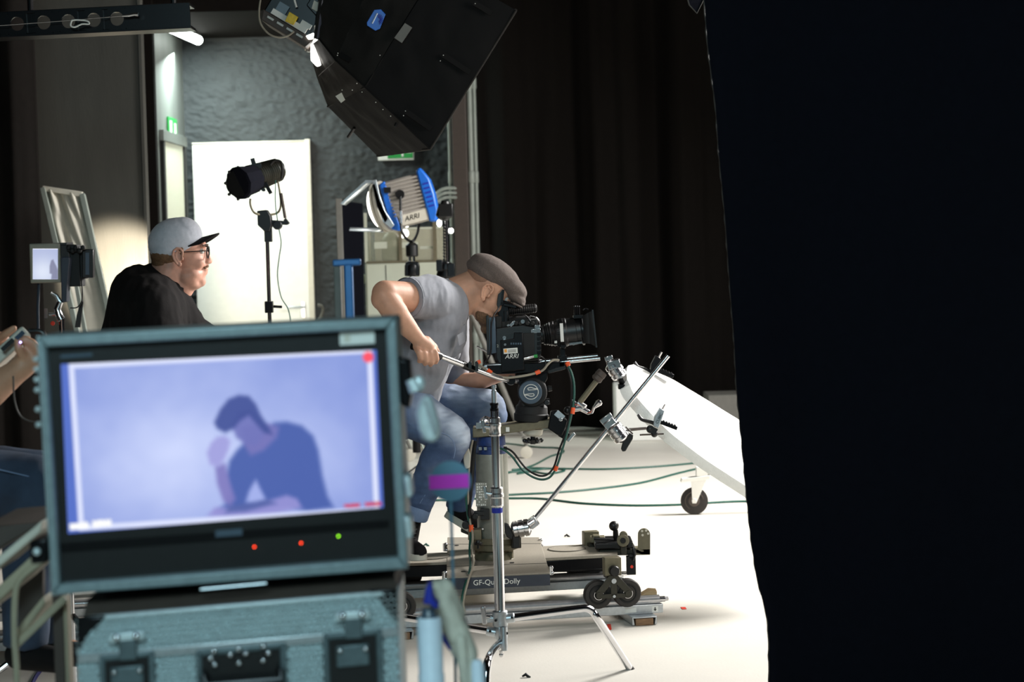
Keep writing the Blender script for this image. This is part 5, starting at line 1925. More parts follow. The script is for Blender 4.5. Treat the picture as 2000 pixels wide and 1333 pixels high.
el += [('cap', hb_.P(-.02, -.03), px(-245, 640, YP), .06, .07), c5((-250, 680, YP - .12), (-260, 880, YP - .1), 95, 100), c5((-250, 680, YP + .12), (-260, 880, YP + .1), 95, 100),
       c5((-250, 680, YP - .25), (-120, 830, YP - .26), 40, 32), c5((-120, 828, YP - .26), (-20, 766, YP - .2), 34, 33), c5((-20, 766, YP - .2), (38, 722, YP - .16), 33, 23),
       c5((38, 722, YP - .16), (62, 700, YP - .14), 24, 25), c5((46, 705, YP - .14), (72, 688, YP - .12), 20, 17),
       c5((-250, 680, YP + .25), (-150, 800, YP + .26), 40, 32), c5((-150, 800, YP + .26), (-30, 700, YP + .1), 31, 22), c5((-30, 700, YP + .1), (0, 668, YP + .04), 23, 20)]
for i, (x, y) in enumerate(((60, 684), (72, 688), (82, 696), (86, 707))):
    el += [c5((x, y, YP - .15), (x - 8, y - 22 + 3 * i, YP - .17), 8.5, 7.6), c5((x - 8, y - 22 + 3 * i, YP - .17), (x - 24, y - 22 + 4 * i, YP - .16), 7.6, 6.8)]
el += [c5((48, 702, YP - .17), (36, 682, YP - .19), 10, 8.5), c5((36, 682, YP - .19), (34, 664, YP - .18), 8.5, 7.5)]
for i in range(4):
    el += [c5((-4 + 5 * i, 664 - 4 * i, YP + .0), (12 + 5 * i, 654 - 4 * i, YP - .02), 8, 7)]
el += [c5((-250, 930, YP - .12), (60, 955, YP - .14), 62, 42), c5((60, 955, YP - .14), (50, 1240, YP - .14), 38, 26), c5((-250, 930, YP + .12), (100, 945, YP + .14), 62, 42), c5((100, 945, YP + .14), (90, 1230, YP + .14), 38, 26),
       c5((40, 1275, YP - .14), (110, 1285, YP - .16), 24, 20), c5((80, 1262, YP + .14), (150, 1272, YP + .12), 24, 20)]
blob('body', K['skin3'], el, .006, 3, PB)
hb_.eyes(PB)
hb_.ears(PB, K['skin3'])
blob('hair', K['hair'], [hb_.E(-.02, .065, 0, .1, .085, .085)], .006, 2, PB)
blob('dark_shirt', K['cloth_black'], [c5((-250, 690, YP - .12), (-260, 870, YP - .1), 108, 112), c5((-250, 690, YP + .12), (-260, 870, YP + .1), 108, 112), c5((-250, 680, YP - .25), (-185, 755, YP - .26), 52, 50), c5((-250, 680, YP + .25), (-185, 755, YP + .26), 52, 50), c5((-245, 640, YP), (-250, 680, YP), 66, 100)], .01, 4, PB, wrinkle=(.008, 9, .5))
jb = blob('jeans', K['denim_dark'], [c5((-255, 925, YP - .1), (-255, 925, YP + .1), 112, 112), c5((-250, 930, YP - .12), (66, 948, YP - .14), 82, 58), c5((66, 948, YP - .14), (70, 965, YP - .14), 56, 54), ('cyl', px(66, 960, YP - .14), px(48, 1262, YP - .14), 54 * mp, 40 * mp), c5((-250, 930, YP + .12), (100, 940, YP + .14), 80, 56), ('cyl', px(100, 950, YP + .14), px(88, 1250, YP + .14), 54 * mp, 40 * mp)], .009, 4, PB, wrinkle=(.007, 10, .5))
MB().tubep([(-60, 902, YP - .245), (0, 918, YP - .235), (60, 932, YP - .215), (100, 942, YP - .2)], 1.2, 6, smooth=4).build('seam_stitching', K['denim_cuff'], jb)
blob('shoe', K['cloth_black'], [c5((38, 1280, YP - .14), (112, 1290, YP - .16), 30, 26)], .009, 2, PB)
blob('shoe', K['cloth_black'], [c5((78, 1268, YP + .14), (152, 1278, YP + .12), 30, 26)], .009, 2, PB)
# stool under that person
so = thing('stool', 'plain black stool under the person at the left edge', 'stool', (W(-255, 1300, YP).x, YP, 0))
sx, sz = W(-255, 1030, YP).x, W(-255, 1036, YP).z
MB().lathe((sx, YP, sz - .05), (sx, YP, sz), [(0, .18), (.2, .2), (.8, .2), (1, .18)], 30).build('seat', K['black'], so)
for k in range(4):
    a = math.pi / 4 + k * math.pi / 2
    MB().tube([(sx + .13 * math.cos(a), YP + .13 * math.sin(a), sz - .05), (sx + .2 * math.cos(a), YP + .2 * math.sin(a), 0)], .014, 10).build('leg', K['black_metal'], so)
# device held in the hand
HH = thing('handheld_remote', 'beige hand-held remote unit with small lit display gripped at the left edge', 'remote', W(20, 680, YP - .1))
b = MB().barp((-14, 712, YP - .12), (52, 652, YP - .08), 70, 26)
b.build('remote_body', K['off_white'], HH, bevel=.006)
b = MB().barp((4, 684, YP - .19), (26, 664, YP - .17), 4, 9)
b.build('remote_keys', K['black'], HH)
MB().barp((32, 662, YP - .19), (46, 649, YP - .17), 3, 9).build('remote_display', K['screen_grey'], HH)
MB().ballp(40, 669, YP - .2, 2.2, seg=8, rg=6).build('indicator', emit('blue_led', (.35, .3, 1, 1), 8), HH)
MB().tubep([(56, 648, YP - .1), (84, 652, YP - .1), (88, 690, YP - .1), (72, 720, YP - .1)], 6, 10, smooth=6).build('remote_handle', K['black'], HH)
cable('thin_cable', 'thin brown cable looping under the hand-held remote at left', [(26, 735, 5.3), (28, 780, 5.3), (38, 810, 5.3), (55, 822, 5.3), (75, 824, 5.3), (95, 818, 5.3)], 1.8, K['brown'])
# ------------------------------------------------------------------ big softbox with its lamp head, hung from the ceiling grid
SBX = thing('softbox', 'huge black fabric softbox with silver tags hung high and aimed down to the right', 'softbox', W(800, 150, 9.0))
YN = 8.75


def q4(nt, nb, fb, ft):
    return [px(*nt), px(*nb), px(*fb), px(*ft)]


R0 = q4((640, -70, 8.95), (620, 72, 8.95), (603, 96, 9.2), (622, -60, 9.2))
R1 = q4((765, -110, 8.82), (656, 118, 8.82), (619, 152, 9.42), (745, -110, 9.45))
R2 = q4((858, -66, 8.75), (713, 170, 8.75), (640, 208, 9.55), (800, -66, 9.6))
R3 = q4((1008, 20, 8.75), (840, 291, 8.75), (737, 305, 9.62), (900, 34, 9.7))


def loft(b, A, B, nu, nv, puff, seed=0):
    """fabric panels between two four-cornered rings: sides NT-NB (near), NB-FB (below), FB-FT, FT-NT"""
    for s in range(4):
        a0, a1, b0, b1 = A[s], A[(s + 1) % 4], B[s], B[(s + 1) % 4]
        n = (a1 - a0).cross(b0 - a0).normalized()
        ctr = (sum(A, Vector()) + sum(B, Vector())) / 8
        if n.dot((a0 + a1 + b0 + b1) / 4 - ctr) < 0:
            n = -n

        def fn(u, v, a0=a0, a1=a1, b0=b0, b1=b1, n=n, s=s):
            p = a0.lerp(a1, u).lerp(b0.lerp(b1, u), v)
            w = math.sin(math.pi * u)
            p = p + n * (puff * w * (.7 + .3 * math.sin(math.pi * v)))
            p = p + n * (.012 * w * mnoise.noise(Vector((u * 7 + s * 5 + seed, v * 2.2, seed))) + .006 * w * mnoise.noise(Vector((u * 17 + s * 5, v * 5, seed + 3))))
            return p
        b.grid(fn, nu, nv)
    return b


b = MB()
loft(b, R0, R1, 26, 12, .015, 1)
loft(b, R1, R2, 26, 14, .02, 2)
box_ = b.build('fabric_body', K['softbox'], SBX, smooth=50)
b = loft(MB(), R2, R3, 26, 20, .012, 5)
skirt = b.build('fabric_skirt', K['softbox_dark'], SBX, smooth=50)
# seams (piping), velcro strips, tags
def strip(p, q, w, name, mt, par, lift=-.014):
    A, B = px(*p), px(*q)
    d = (B - A).normalized()
    s = d.cross(Vector((0, 1, 0))).normalized()
    return MB().obox((A + B) / 2 + Vector((0, lift, 0)), (B - A) / 2, s * w * M(p[2]) / 2, Vector((0, .002, 0))).build(name, mt, par)


b = MB()
b.tube([R0[1], R1[1], R2[1], R3[1]], .005, 6)
b.build('seam', K['softbox_dark'], box_)
b = MB()
b.tube([R2[0], R2[1], R2[2]], .005, 6)
b.build('seam', K['softbox_dark'], box_)
b = MB()
b.tube([R3[0], R3[1], R3[2], R3[3], R3[0]], .006, 6)
b.build('rim', K['softbox'], skirt)
for p, q in (((866, 108, YN - .02), (918, 142, YN - .01)), ((792, 217, YN - .02), (842, 252, YN - .01)), ((926, 6, YN - .02), (960, 27, YN - .01)), ((664, 106, 8.8), (684, 118, 8.78))):
    strip(p, q, 10, 'velcro_strip', K['softbox_dark'], skirt)
b = MB()
for x, y in ((866, 108), (860, 119), (792, 217), (788, 226), (928, 7), (660, 104), (659, 108), (668, 176), (697, 163), (688, 176), (707, 180), (734, 200), (748, 214), (763, 227), (742, 108)):
    b.ballp(x, y, YN - .035, 1.0, seg=8, rg=6)
b.build('velcro_glint', K['paper'], skirt)['kind'] = 'stuff'
tg = MB().prism([px(791, 45, YN - .05), px(805, 54, YN - .05), px(785, 84, YN - .05), px(770, 74, YN - .05)], (0, .004, 0)).build('fabric_tag', K['grey_paint'], SBX)
tg2 = MB().prism([px(655, 188, 8.76), px(667, 181, 8.76), px(674, 195, 8.76), px(666, 201, 8.76)], (0, .004, 0)).build('fabric_tag', K['off_white'], SBX)
for p in (((680, 268, 9.5), (692, 250, 9.45)), ((771, 247, 8.8), (775, 240, 8.8))):
    MB().tubep([p[0], p[1]], 3, 8).build('rod_tip', K['black'], SBX)
# blue round-vent logo patch on the near panel
bp_ = MB().prism([px(731, 19, YN - .035), px(744, 18, YN - .035), px(753, 28, YN - .035), px(742, 56, YN - .035), px(733, 60, YN - .035), px(717, 50, YN - .035), px(716, 44, YN - .035)], (0, .006, 0)).build('blue_patch', K['lamp_blue'], SBX, bevel=.002)
b = MB()
for k in range(9):
    a = math.radians(-150 + 20 * k + 60)
    c = (739, 38)
    b.tubep([(c[0] + 3 * math.cos(a), c[1] + 3 * math.sin(a), YN - .037), (c[0] + 10 * math.cos(a), c[1] + 11 * math.sin(a), YN - .037)], .7, 5)
b.build('patch_emblem', K['blue_tape'], bp_)
MB().tubep([(727, 46, YN - .037), (737, 26, YN - .037)], 1.4, 5).build('patch_lettering', K['pale_blue'], bp_)
# speed ring; glowing pieces imitate lamp light leaking at its gap
MB().tube([R0[0], R0[1], R0[2], R0[3], R0[0]], .02, 8).build('speed_ring', K['steel'], SBX)
b = MB().prism([px(607, 84, 9.02), px(613, 86, 9.02), px(626, 126, 9.02), px(617, 129, 9.02), px(607, 118, 9.02), px(606, 100, 9.02)], (0, .05, 0)).build('light_leak', K['glow_on'], SBX, bevel=.006)
b = MB().prism([px(597, 70, 8.95), px(612, 64, 8.95), px(620, 50, 8.95), px(624, 54, 8.95), px(612, 76, 8.95), px(602, 77, 8.95)], (0, .05, 0)).build('ring_flare', K['glow_on'], SBX, bevel=.004)  # emission imitates the bright flare beside the ring
# lamp head behind it (a lamp that the softbox is mounted on)
LH = thing('studio_lamp', 'metal studio lamp head with white labels and yellow tag behind the softbox', 'lamp', px(560, 20, 9.0))


def lpx(u, v):                                   # lamp frame: u along the axis, v across, in pixels, axis turned 31 degrees down
    a = math.radians(31)
    return (516 + u * math.cos(a) - v * math.sin(a), 19 + u * math.sin(a) + v * math.cos(a))


def lpr(pts, y0, y1):
    return MB().prismp([lpx(*p) for p in pts], y0, y1)


lpr([(0, -105), (104, -105), (104, 4), (0, 4)], 8.98, 9.25).build('lamp_body', K['black_metal'], LH, bevel=.006)
lpr([(-2, 0), (112, 0), (106, 22), (4, 20)], 8.96, 9.27).build('ballast_box', K['brown'], LH, bevel=.004)
for k in range(4):
    lpr([(12 + k * 22, 6), (26 + k * 22, 6), (26 + k * 22, 10), (12 + k * 22, 10)], 8.955, 8.96).build('cooling_slot', K['lamp_silver'], LH)
lpr([(66, -90), (110, -90), (110, 2), (100, 2), (98, -40), (66, -50)], 8.965, 8.98).build('front_ring', K['black_metal'], LH, bevel=.004)
lpr([(14, -12), (92, -12), (92, -1), (14, -1)], 8.958, 8.966).build('white_label', K['paper'], LH)
lpr([(18, -30), (40, -30), (40, -12), (18, -12)], 8.958, 8.966).build('blue_label', K['screen_grey'], LH)
lpr([(74, -22), (96, -22), (96, -12), (74, -12)], 8.955, 8.966).build('white_label', K['paper'], LH)
lpr([(44, -22), (64, -22), (64, -4), (46, -2)], 8.94, 8.955).build('yellow_tag', K['yellow'], LH, bevel=.002)
lpr([(74, -66), (98, -66), (94, -50), (78, -50)], 8.95, 8.966).build('yellow_tag', K['off_white'], LH)
MB().tubep([(575, 0, 8.94), (579, 14, 8.94)], 2, 8).build('tag_cord', K['paper'], LH)
b = MB().tubep([(512, -20, 8.92), (506, 20, 8.92), (509, 46, 8.92), (525, 66, 8.92), (545, 73, 8.92), (562, 70, 8.93), (574, 62, 8.95)], 1.8, 8, smooth=5).build('power_cable', K['grey_cable'], LH)
MB().tubep([(570, -50, 9.1), (570, -700, 9.1)], 10, 12).build('hanging_pole', K['black_metal'], LH)

# ------------------------------------------------------------------ profile spotlight on a stand in front of the white door
YSP = 10.6
SP = thing('profile_spotlight', 'black ribbed profile spotlight tilted down on a chrome stand before the white door', 'lamp', (W(533, 700, YSP).x, YSP, 0))
MB().lathep((464, 359, YSP - .13), (496, 349, YSP - .03), [(0, 29), (.06, 33), (.3, 33), (.34, 30), (1, 28)], 10).build('front_barrel', K['duve'], SP)
b = MB().lathep((464.6, 359, YSP - .128), (463.6, 359.2, YSP - .133), [(0, 26), (1, 26)], 24).build('lens_mouth', K['black'], SP)
b = MB()
pr2 = []
for i in range(14):
    pr2 += [(i / 14, 28 - .35 * i), (i / 14 + .035, 25.6 - .35 * i)]
b.lathep((490, 350, YSP - .04), (545, 331, YSP + .09), pr2 + [(1, 18)], 24)
b.build('ribbed_body', K['dark_olive'], SP)
b = MB().lathep((520, 337, YSP + .03), (548, 331, YSP + .1), [(0, 20), (.5, 22), (.9, 20), (1, 12)], 24)
b.build('rear_cap', K['black'], SP)
b = MB().tubep([(528, 322, YSP - .02), (536, 314, YSP - .02), (548, 316, YSP - .02), (552, 330, YSP - .02), (550, 350, YSP - .02)], 2.6, 8, smooth=4)
b.boxp(490, 309, 498, 322, YSP - .05, YSP - .03, rot=15)
b.boxp(477, 322, 510, 332, YSP - .06, YSP - .02, rot=12)
b.build('top_handle', K['black'], SP)
b = MB()
for k in range(8):
    a = 2 * math.pi * k / 8
    b.ballp(465 + 28 * math.cos(a) * .88, 358 + 31 * math.sin(a), YSP - .12, 3.4, seg=8, rg=6)
b.build('front_clip', K['black'], SP)
b = MB().barp((518, 358, YSP - .05), (529, 378, YSP - .06), 6, 7)
b.discp(514, 371, YSP - .06, 3.5, .03)
b.build('focus_knob', K['black'], SP)
b = MB().tubep([(489, 388, YSP - .06), (489, 400, YSP - .06), (495, 414, YSP - .06), (505, 419, YSP - .05), (520, 420, YSP), (540, 417, YSP + .03), (548, 405, YSP + .05), (547, 380, YSP + .05), (542, 350, YSP + .05)], 2.2, 10, smooth=5)
b.build('yoke', K['olive'], SP)
b = MB().prismp([(502, 412), (520, 410), (528, 422), (530, 440), (526, 452), (516, 452), (503, 440)], YSP - .05, YSP + .03)
b.boxp(516, 446, 530, 473, YSP - .03, YSP + .02)
b.discp(541, 440, YSP - .04, 9, .05)
b.barp((530, 434, YSP), (562, 436, YSP), 10, 8)
b.barp((556, 428, YSP), (564, 438, YSP), 12, 6)
b.build('head_bracket', K['black'], SP, bevel=.003)
b = MB().tubep([(557, 426, YSP + .02), (549, 378, YSP + .05)], 3, 8)
b.build('bracket_rod', K['brown'], SP)
b = MB()
yb = onz(538, 930, 0)
top = W(522, 470, YSP)
b.tube([top, Vector((top.x + .0, YSP, .25))], [.0098, .0105], 16)
b.build('stand_tube', K['chrome'], SP)
zc_ = W(530, 600, YSP).z
b = MB().box((top.x - .022, YSP - .02, zc_ - .03), (top.x + .02, YSP + .02, zc_ + .03))
b.tubep([(534, 599, YSP - .03), (551, 600, YSP - .03)], 3, 8)
b.build('stand_clamp', K['black_metal'], SP, bevel=.003)
for k in range(3):
    a = math.radians(20 + 120 * k)
    MB().tube([Vector((top.x, YSP, .3)), Vector((top.x + .42 * math.cos(a), YSP + .42 * math.sin(a), .012))], .011, 10).build('leg', K['steel'], SP)
cable('lamp_cable', 'thin green cable hanging from the profile spotlight down its stand', [(538, 352, YSP - .03), (538, 400, YSP - .03), (545, 448, YSP - .03), (549, 475, YSP - .03), (545, 505, YSP - .03), (542, 540, YSP - .03), (549, 580, YSP - .03), (563, 605, YSP - .03), (568, 640, YSP - .03), (566, 700, YSP - .03)], 1.1, K['green_cable'])

# ------------------------------------------------------------------ blue studio fresnel with lit barn doors
YF = 12.7
FR = thing('fresnel_lamp', 'blue and silver studio fresnel lamp with lit barn doors on a black stand', 'lamp', (W(803, 700, YF).x, YF, 0))
fa = math.radians(-15)                              # the lamp's axis in the picture: back end up on the right


def fpx(u, v):                                      # u along axis from the front (left) to the back, v down
    return (800 + u * math.cos(fa) - v * math.sin(fa), 390 + u * math.sin(fa) + v * math.cos(fa))


def fpr(pts, y0, y1):
    return MB().prismp([fpx(*p) for p in pts], y0, y1)


YN_ = YF - .13
fpr([(-42, -46), (32, -46), (32, 48), (-42, 48)], YN_, YF + .15).build('housing', K['lamp_silver'], FR, bevel=.01)
b = MB()
for k in range(11):
    v = -42 + k * 7.2
    if v > 26:
        continue
    q = [fpx(-38, v), fpx(30, v), fpx(30, v + 3), fpx(-38, v + 3)]
    b.prismp(q, YN_ - .012, YN_)
b.build('cooling_ribs', K['lamp_silver'], FR, bevel=.001)['kind'] = 'stuff'
pn = fpr([(-30, 24), (30, 24), (30, 46), (-30, 46)], YN_ - .012, YN_).build('name_panel', K['off_white'], FR, bevel=.002)
text('ARRI', 'lettering', K['black'], pn, W(*fpx(-20, 35), YN_ - .0128), W(*fpx(20, 35), YF) - W(*fpx(-10, 35), YF), (0, 0, 1), .044, shear=.3)
bk_ = fpr([(26, -52), (36, -56), (48, -30), (50, 0), (48, 34), (40, 54), (26, 52)], YN_ - .02, YF + .17).build('back_cap', K['lamp_blue'], FR, bevel=.012)
b = MB()
for k in range(6):
    v = -24 + k * 9
    b.prismp([fpx(33, v), fpx(44, v), fpx(44, v + 3.4), fpx(33, v + 3.4)], YN_ - .0225, YN_ - .019)
b.build('vent_slot', K['blue_tape'], bk_)['kind'] = 'stuff'
fpr([(-50, -44), (-38, -48), (-36, 0), (-30, 50), (-38, 54), (-50, 46)], YN_ - .01, YF + .16).build('front_cap', K['lamp_blue'], FR, bevel=.008)
# front lens ring, barn-door frame
c0_, c1_f = fpx(-62, 0), fpx(-46, 0)
MB().lathep((c0_[0], c0_[1], YF + .016), (c1_f[0], c1_f[1], YF), [(0, 47), (.08, 50), (.3, 50), (.34, 46), (.5, 46), (.55, 50), (.9, 50), (1, 46)], 36).build('lens_ring', K['off_white'], FR)
cl_ = fpx(-62.6, 0)
MB().lathep((cl_[0], cl_[1], YF + .017), (c0_[0], c0_[1], YF + .016), [(0, 40), (1, 42)], 36).build('fresnel_lens', K['glow_on'], FR)
b = MB().prismp([(727, 352), (735, 351), (741, 380), (752, 412), (770, 440), (764, 446), (748, 434), (737, 404), (730, 376)], YF - .2, YF - .18)
b.build('barn_door_frame', K['alu'], FR, bevel=.002)
b = MB().prism([px(664, 398, YF - .16), px(668, 400, YF - .16), px(716, 358, YF - .16), px(728, 357, YF - .16), px(727, 352, YF - .16), px(714, 352, YF - .16)], (0, .30, 0))
b.build('barn_door', K['alu'], FR, bevel=.001)
b = MB().prism([px(682, 450, YF - .16), px(748, 453, YF - .16), px(750, 446, YF + .14), px(684, 444, YF + .14)], (0, 0, -.004))
b.build('barn_door', K['alu'], FR, bevel=.001)
b = MB().prism([px(732, 358, YF - .2), px(742, 392, YF - .2), px(758, 428, YF - .2), px(752, 436, YF - .2), px(736, 404, YF - .2), px(727, 362, YF - .2)], (0, .004, 0))
b.build('barn_door', K['black_metal'], FR, bevel=.001)
light('fresnel_spill', 'SPOT', W(741, 404, YF - .02), W(700, 414, YF - .02), 60, (1, .98, .92), .05, spot=150, blend=.6)
# yoke and stand
b = MB().discp(781, 380, YN_ - .03, 9, .04, axis=(0, 1, 0))
b.boxp(750, 366, 763, 377, YN_ - .03, YN_ - .01)
b.build('tilt_knob', K['black'], FR)
MB().tubep([(782, 384, YN_ - .03), (783, 440, YN_ - .03), (790, 462, YN_ - .02), (800, 471, YF), (808, 470, YF), (815, 456, YF + .1), (818, 440, YF + .15)], 2.8, 10, smooth=4).build('yoke', K['black'], FR)
MB().tubep([(783, 412, YN_ - .034), (784, 436, YN_ - .034)], 3.2, 10).build('yoke_sleeve', K['steel'], FR)
b = MB().lathep((805, 502, YF), (804, 474, YF), [(0, 10), (.1, 12), (.8, 12), (1, 6)], 18)
b.build('spigot_block', K['black'], FR)
b = MB().tubep([(800, 512, YF), (800, 500, YF)], 3, 10)
b.tubep([(808, 512, YF), (808, 500, YF)], 3, 10)
b.build('spigot_pin', K['chrome'], FR)
xF = W(805, 540, YF).x
b = MB().lathep((805, 540, YF), (805, 511, YF), [(0, 14), (.1, 15), (.7, 15), (1, 11)], 18)
b.boxp(792, 513, 818, 538, YF - .04, YF + .03)
b.build('stand_socket', K['black_metal'], FR, bevel=.004)
b = MB().tube([Vector((xF, YF, W(805, 540, YF).z)), Vector((xF, YF, .3))], .0175, 16).build('stand_tube', K['col_grey'], FR)
MB().tube([Vector((xF, YF, .42)), Vector((xF, YF, .16))], .026, 16).build('stand_base', K['black_metal'], FR)
for k in range(3):
    a = math.radians(-80 + 120 * k)
    e = Vector((math.cos(a), math.sin(a), 0))
    lg_ = MB().tube([Vector((xF, YF, .3)), Vector((xF, YF, .2)) + e * .45], .013, 10)
    lg_ = lg_.build('leg', K['steel'], FR)
    w = Vector((xF, YF, .055)) + e * .45
    t_ = Vector((-e.y, e.x, 0))
    MB().lathe(w - t_ * .014, w + t_ * .014, [(0, .04), (.1, .055), (.9, .055), (1, .04)], 22).build('caster_wheel', K['rubber'], lg_)
    MB().tube([w + t_ * .02, w + Vector((0, 0, .08)), Vector((xF, YF, .2)) + e * .45], .01, 8).build('caster_fork', K['steel'], lg_)

# ------------------------------------------------------------------ second stand right of the blue lamp, with black grip heads
S2 = thing('lamp_stand', 'tall stand with black clamp heads and a ratchet strap left of the brown column', 'light stand', (W(873, 700, 12).x, 12, 0))
Y2 = 12.0
x2 = W(874, 500, Y2).x
MB().tube([(x2, Y2, .05), (x2, Y2, W(874, 430, Y2).z)], .010, 12).build('stand_tube', K['chrome'], S2)
b = MB()
for k in range(12):
    b.boxp(865, 438 + k * 6.2, 870, 441 + k * 6.2, Y2 - .01, Y2 + .01, rot=-20)
b.boxp(866, 436, 868, 514, Y2 - .005, Y2 + .005)
b.build('ratchet_rack', K['black_metal'], S2)['kind'] = 'stuff'
b = MB().lathep((868, 545, Y2), (872, 512, Y2), [(0, 12), (.15, 17), (.5, 15), (.55, 17), (.9, 16), (1, 9)], 18)
b.boxp(852, 508, 864, 530, Y2 - .05, Y2 + .02)
b.boxp(874, 515, 888, 540, Y2 - .05, Y2 + .02)
b.build('grip_head', K['black_metal'], S2, bevel=.003)
b = MB().lathep((880, 556, Y2), (884, 542, Y2), [(0, 5), (.3, 8), (1, 5)], 14)
b.build('grip_knob', K['alu'], S2)
b = MB().lathep((866, 430, Y2), (870, 392, Y2), [(0, 9), (.2, 16), (.6, 14), (1, 8)], 18)
b.boxp(856, 398, 884, 424, Y2 - .05, Y2 + .03)
b.build('upper_head', K['black'], S2, bevel=.004)
for k in range(3):
    a = math.radians(40 + 120 * k)
    MB().tube([Vector((x2, Y2, .3)), Vector((x2 + .4 * math.cos(a), Y2 + .4 * math.sin(a), .012))], .011, 10).build('leg', K['steel'], S2)
for i, (x, y, r) in enumerate(((858, 436, 5), (881, 451, 5))):
    t = thing('bright_blob', ('small glowing white blob left of the ratchet stand pole', 'small glowing white blob right of the ratchet stand pole')[i], 'lamp', px(x, y, 12.05))
    MB().ell(px(x, y, 12.05), Vector((r * M(12), 0, 0)), Vector((0, .015, 0)), Vector((0, 0, r * (1.5 if i == 0 else 1.1) * M(12)))).build('glow_blob', K['glow_on'], t)  # glowing ellipsoid added for a bright white spot
    MB().tubep([(x, y - 6, 12.05), (x + (8 if i == 0 else -6), y - 6, 12.02)], 1.6, 8).build('blob_arm', K['black_metal'], t)

# ------------------------------------------------------------------ cream cabinet with a glazed top
YCB = 14.3
CB = thing('glass_cabinet', 'cream enamel cabinet with a glazed upper case standing behind the blue lamp', 'cabinet', (W(790, 800, YCB).x, YCB, 0))
zb = W(790, 512, YCB).z
zt_ = W(790, 448, YCB).z
x0, x1 = W(714, 560, YCB).x, W(862, 560, YCB).x
MB().box((x0, YCB, .30), (x1, YCB + .45, zb)).build('cabinet_body', K['cream'], CB, bevel=.015)
MB().box((x0 + .01, YCB - .004, zb - .005), (x1 - .01, YCB + .45, zb + .01)).build('cabinet_ledge', K['olive'], CB, bevel=.003)
xm = W(755, 560, YCB).x
MB().box((xm - .004, YCB - .003, .32), (xm + .001, YCB + .002, zb - .02)).build('door_gap', K['black_matte'], CB)
for xx in (x0, x1):
    for yy in (YCB + .03, YCB + .42):
        MB().box((xx - .012 + (.05 if xx == x0 else -.05), yy - .012, 0), (xx + .012 + (.05 if xx == x0 else -.05), yy + .012, .31)).build('leg', K['cream'], CB)
b = MB().discp(706, 543, YCB + .1, 8, .05)
b.lathe(W(714, 546, YCB + .12), W(700, 546, YCB + .12), [(0, .02), (.5, .05), (1, .045)], 16)
b.build('side_valve', K['cream'], CB)
gx0, gx1 = W(712, 480, YCB).x, W(868, 480, YCB).x
b = MB()
b.box((gx0, YCB, zb), (gx0 + .02, YCB + .02, zt_ + .12))
b.box((gx0, YCB, zt_ - .002), (gx1, YCB + .02, zt_ + .012))
b.build('case_frame', K['cream'], CB)
b = MB()
b.box((W(779, 480, YCB).x, YCB - .005, zb), (W(785, 480, YCB).x, YCB + .015, zt_))
b.box((W(846, 480, YCB).x, YCB - .005, zb), (W(853, 480, YCB).x, YCB + .015, zt_ + .1))
b.build('case_mullion', K['olive'], CB)
MB().box((gx0 + .02, YCB + .008, zb + .01), (gx1, YCB + .012, zt_)).build('glass_pane', K['glass'], CB)
MB().box((gx0, YCB + .42, zb), (gx1, YCB + .44, zt_)).build('case_back', K['grey_cable'], CB)
# white cartons and glowing blobs added for the bright spots there
for i, (a, b_, c, d, lb_) in enumerate(((731, 473, 755, 486, 'left white carton inside the glazed cabinet top'), (784, 473, 816, 484, 'middle white carton inside the glazed cabinet top'), (820, 481, 848, 487, 'long pale carton at the right inside the glazed cabinet top'))):
    o = MB().boxp(a, b_, c, d, YCB + .03, YCB + .11).build('carton', K['paper'], bevel=.002)
    tag(o, lb_, 'carton', 'cartons in the glazed cabinet')
bl_ = thing('bright_spot', 'round glowing white blobs inside the glazed cabinet top', 'lamp', px(792, 445, YCB + .25))
MB().ell(px(794, 436, YCB + .25), Vector((.022, 0, 0)), Vector((0, .02, 0)), Vector((0, 0, .03))).build('glow_blob', K['glow_on'], bl_)
MB().ell(px(789, 456, YCB + .25), Vector((.034, 0, 0)), Vector((0, .02, 0)), Vector((0, 0, .034))).build('glow_blob', K['glow_on'], bl_)
MB().tubep([(794, 428, YCB + .25), (800, 405, YCB + .27)], 2, 8).build('blob_stem', K['black_metal'], bl_)
dk = MB().boxp(724, 452, 732, 512, YCB + .2, YCB + .24).build('dark_bottle', K['denim_dark'], bevel=.01)
tag(dk, 'dark bottle-like shape standing left inside the glazed cabinet top', 'bottle')
jr = MB().lathe(W(764, 511, YCB + .2), W(764, 454, YCB + .2), [(0, .06), (.1, .07), (.7, .07), (.9, .05), (1, .03)], 20).build('brown_jar', K['olive'])
tag(jr, 'wide brown jar standing in the glazed cabinet top behind the lamp yoke', 'jar')

# ------------------------------------------------------------------ leaning grey post with dark flat and the blue-framed trolley handle
ps_ = thing('scenery_flat', 'dark scenery flat with a grey timber edge leaning at the plaster wall', 'scenery flat', (W(680, 700, 13.6).x, 13.6, 0))
MB().prism([px(655, 388, 13.6), px(667, 388, 13.6), px(676, 640, 13.6), px(677, 906, 13.6), px(665, 906, 13.6), px(664, 640, 13.6)], (0, .04, 0)).build('timber_edge', K['grey_paint'], ps_, bevel=.003)
MB().prism([px(667, 392, 13.62), px(708, 398, 13.62), px(712, 640, 13.62), px(714, 905, 13.62), px(677, 905, 13.62)], (0, .02, 0)).build('flat_panel', K['duve'], ps_)
zf = thing('hand_trolley', 'blue tubular hand trolley handle rising behind the monitor', 'trolley', (W(683, 900, 6.9).x, 6.9, 0))
YT2 = 5.2
b = MB().barp((650, 514, YT2), (705, 512, YT2), 12, 13)
b.build('handle_bar', K['blue_frame'], zf, bevel=.004)
xx = W(682, 560, YT2).x
MB().box((xx - 8 * M(YT2), YT2 - .012, .25), (xx + 8 * M(YT2), YT2 + .012, W(682, 516, YT2).z)).build('trolley_post', K['blue_frame'], zf, bevel=.004)
x3 = W(659, 560, YT2).x
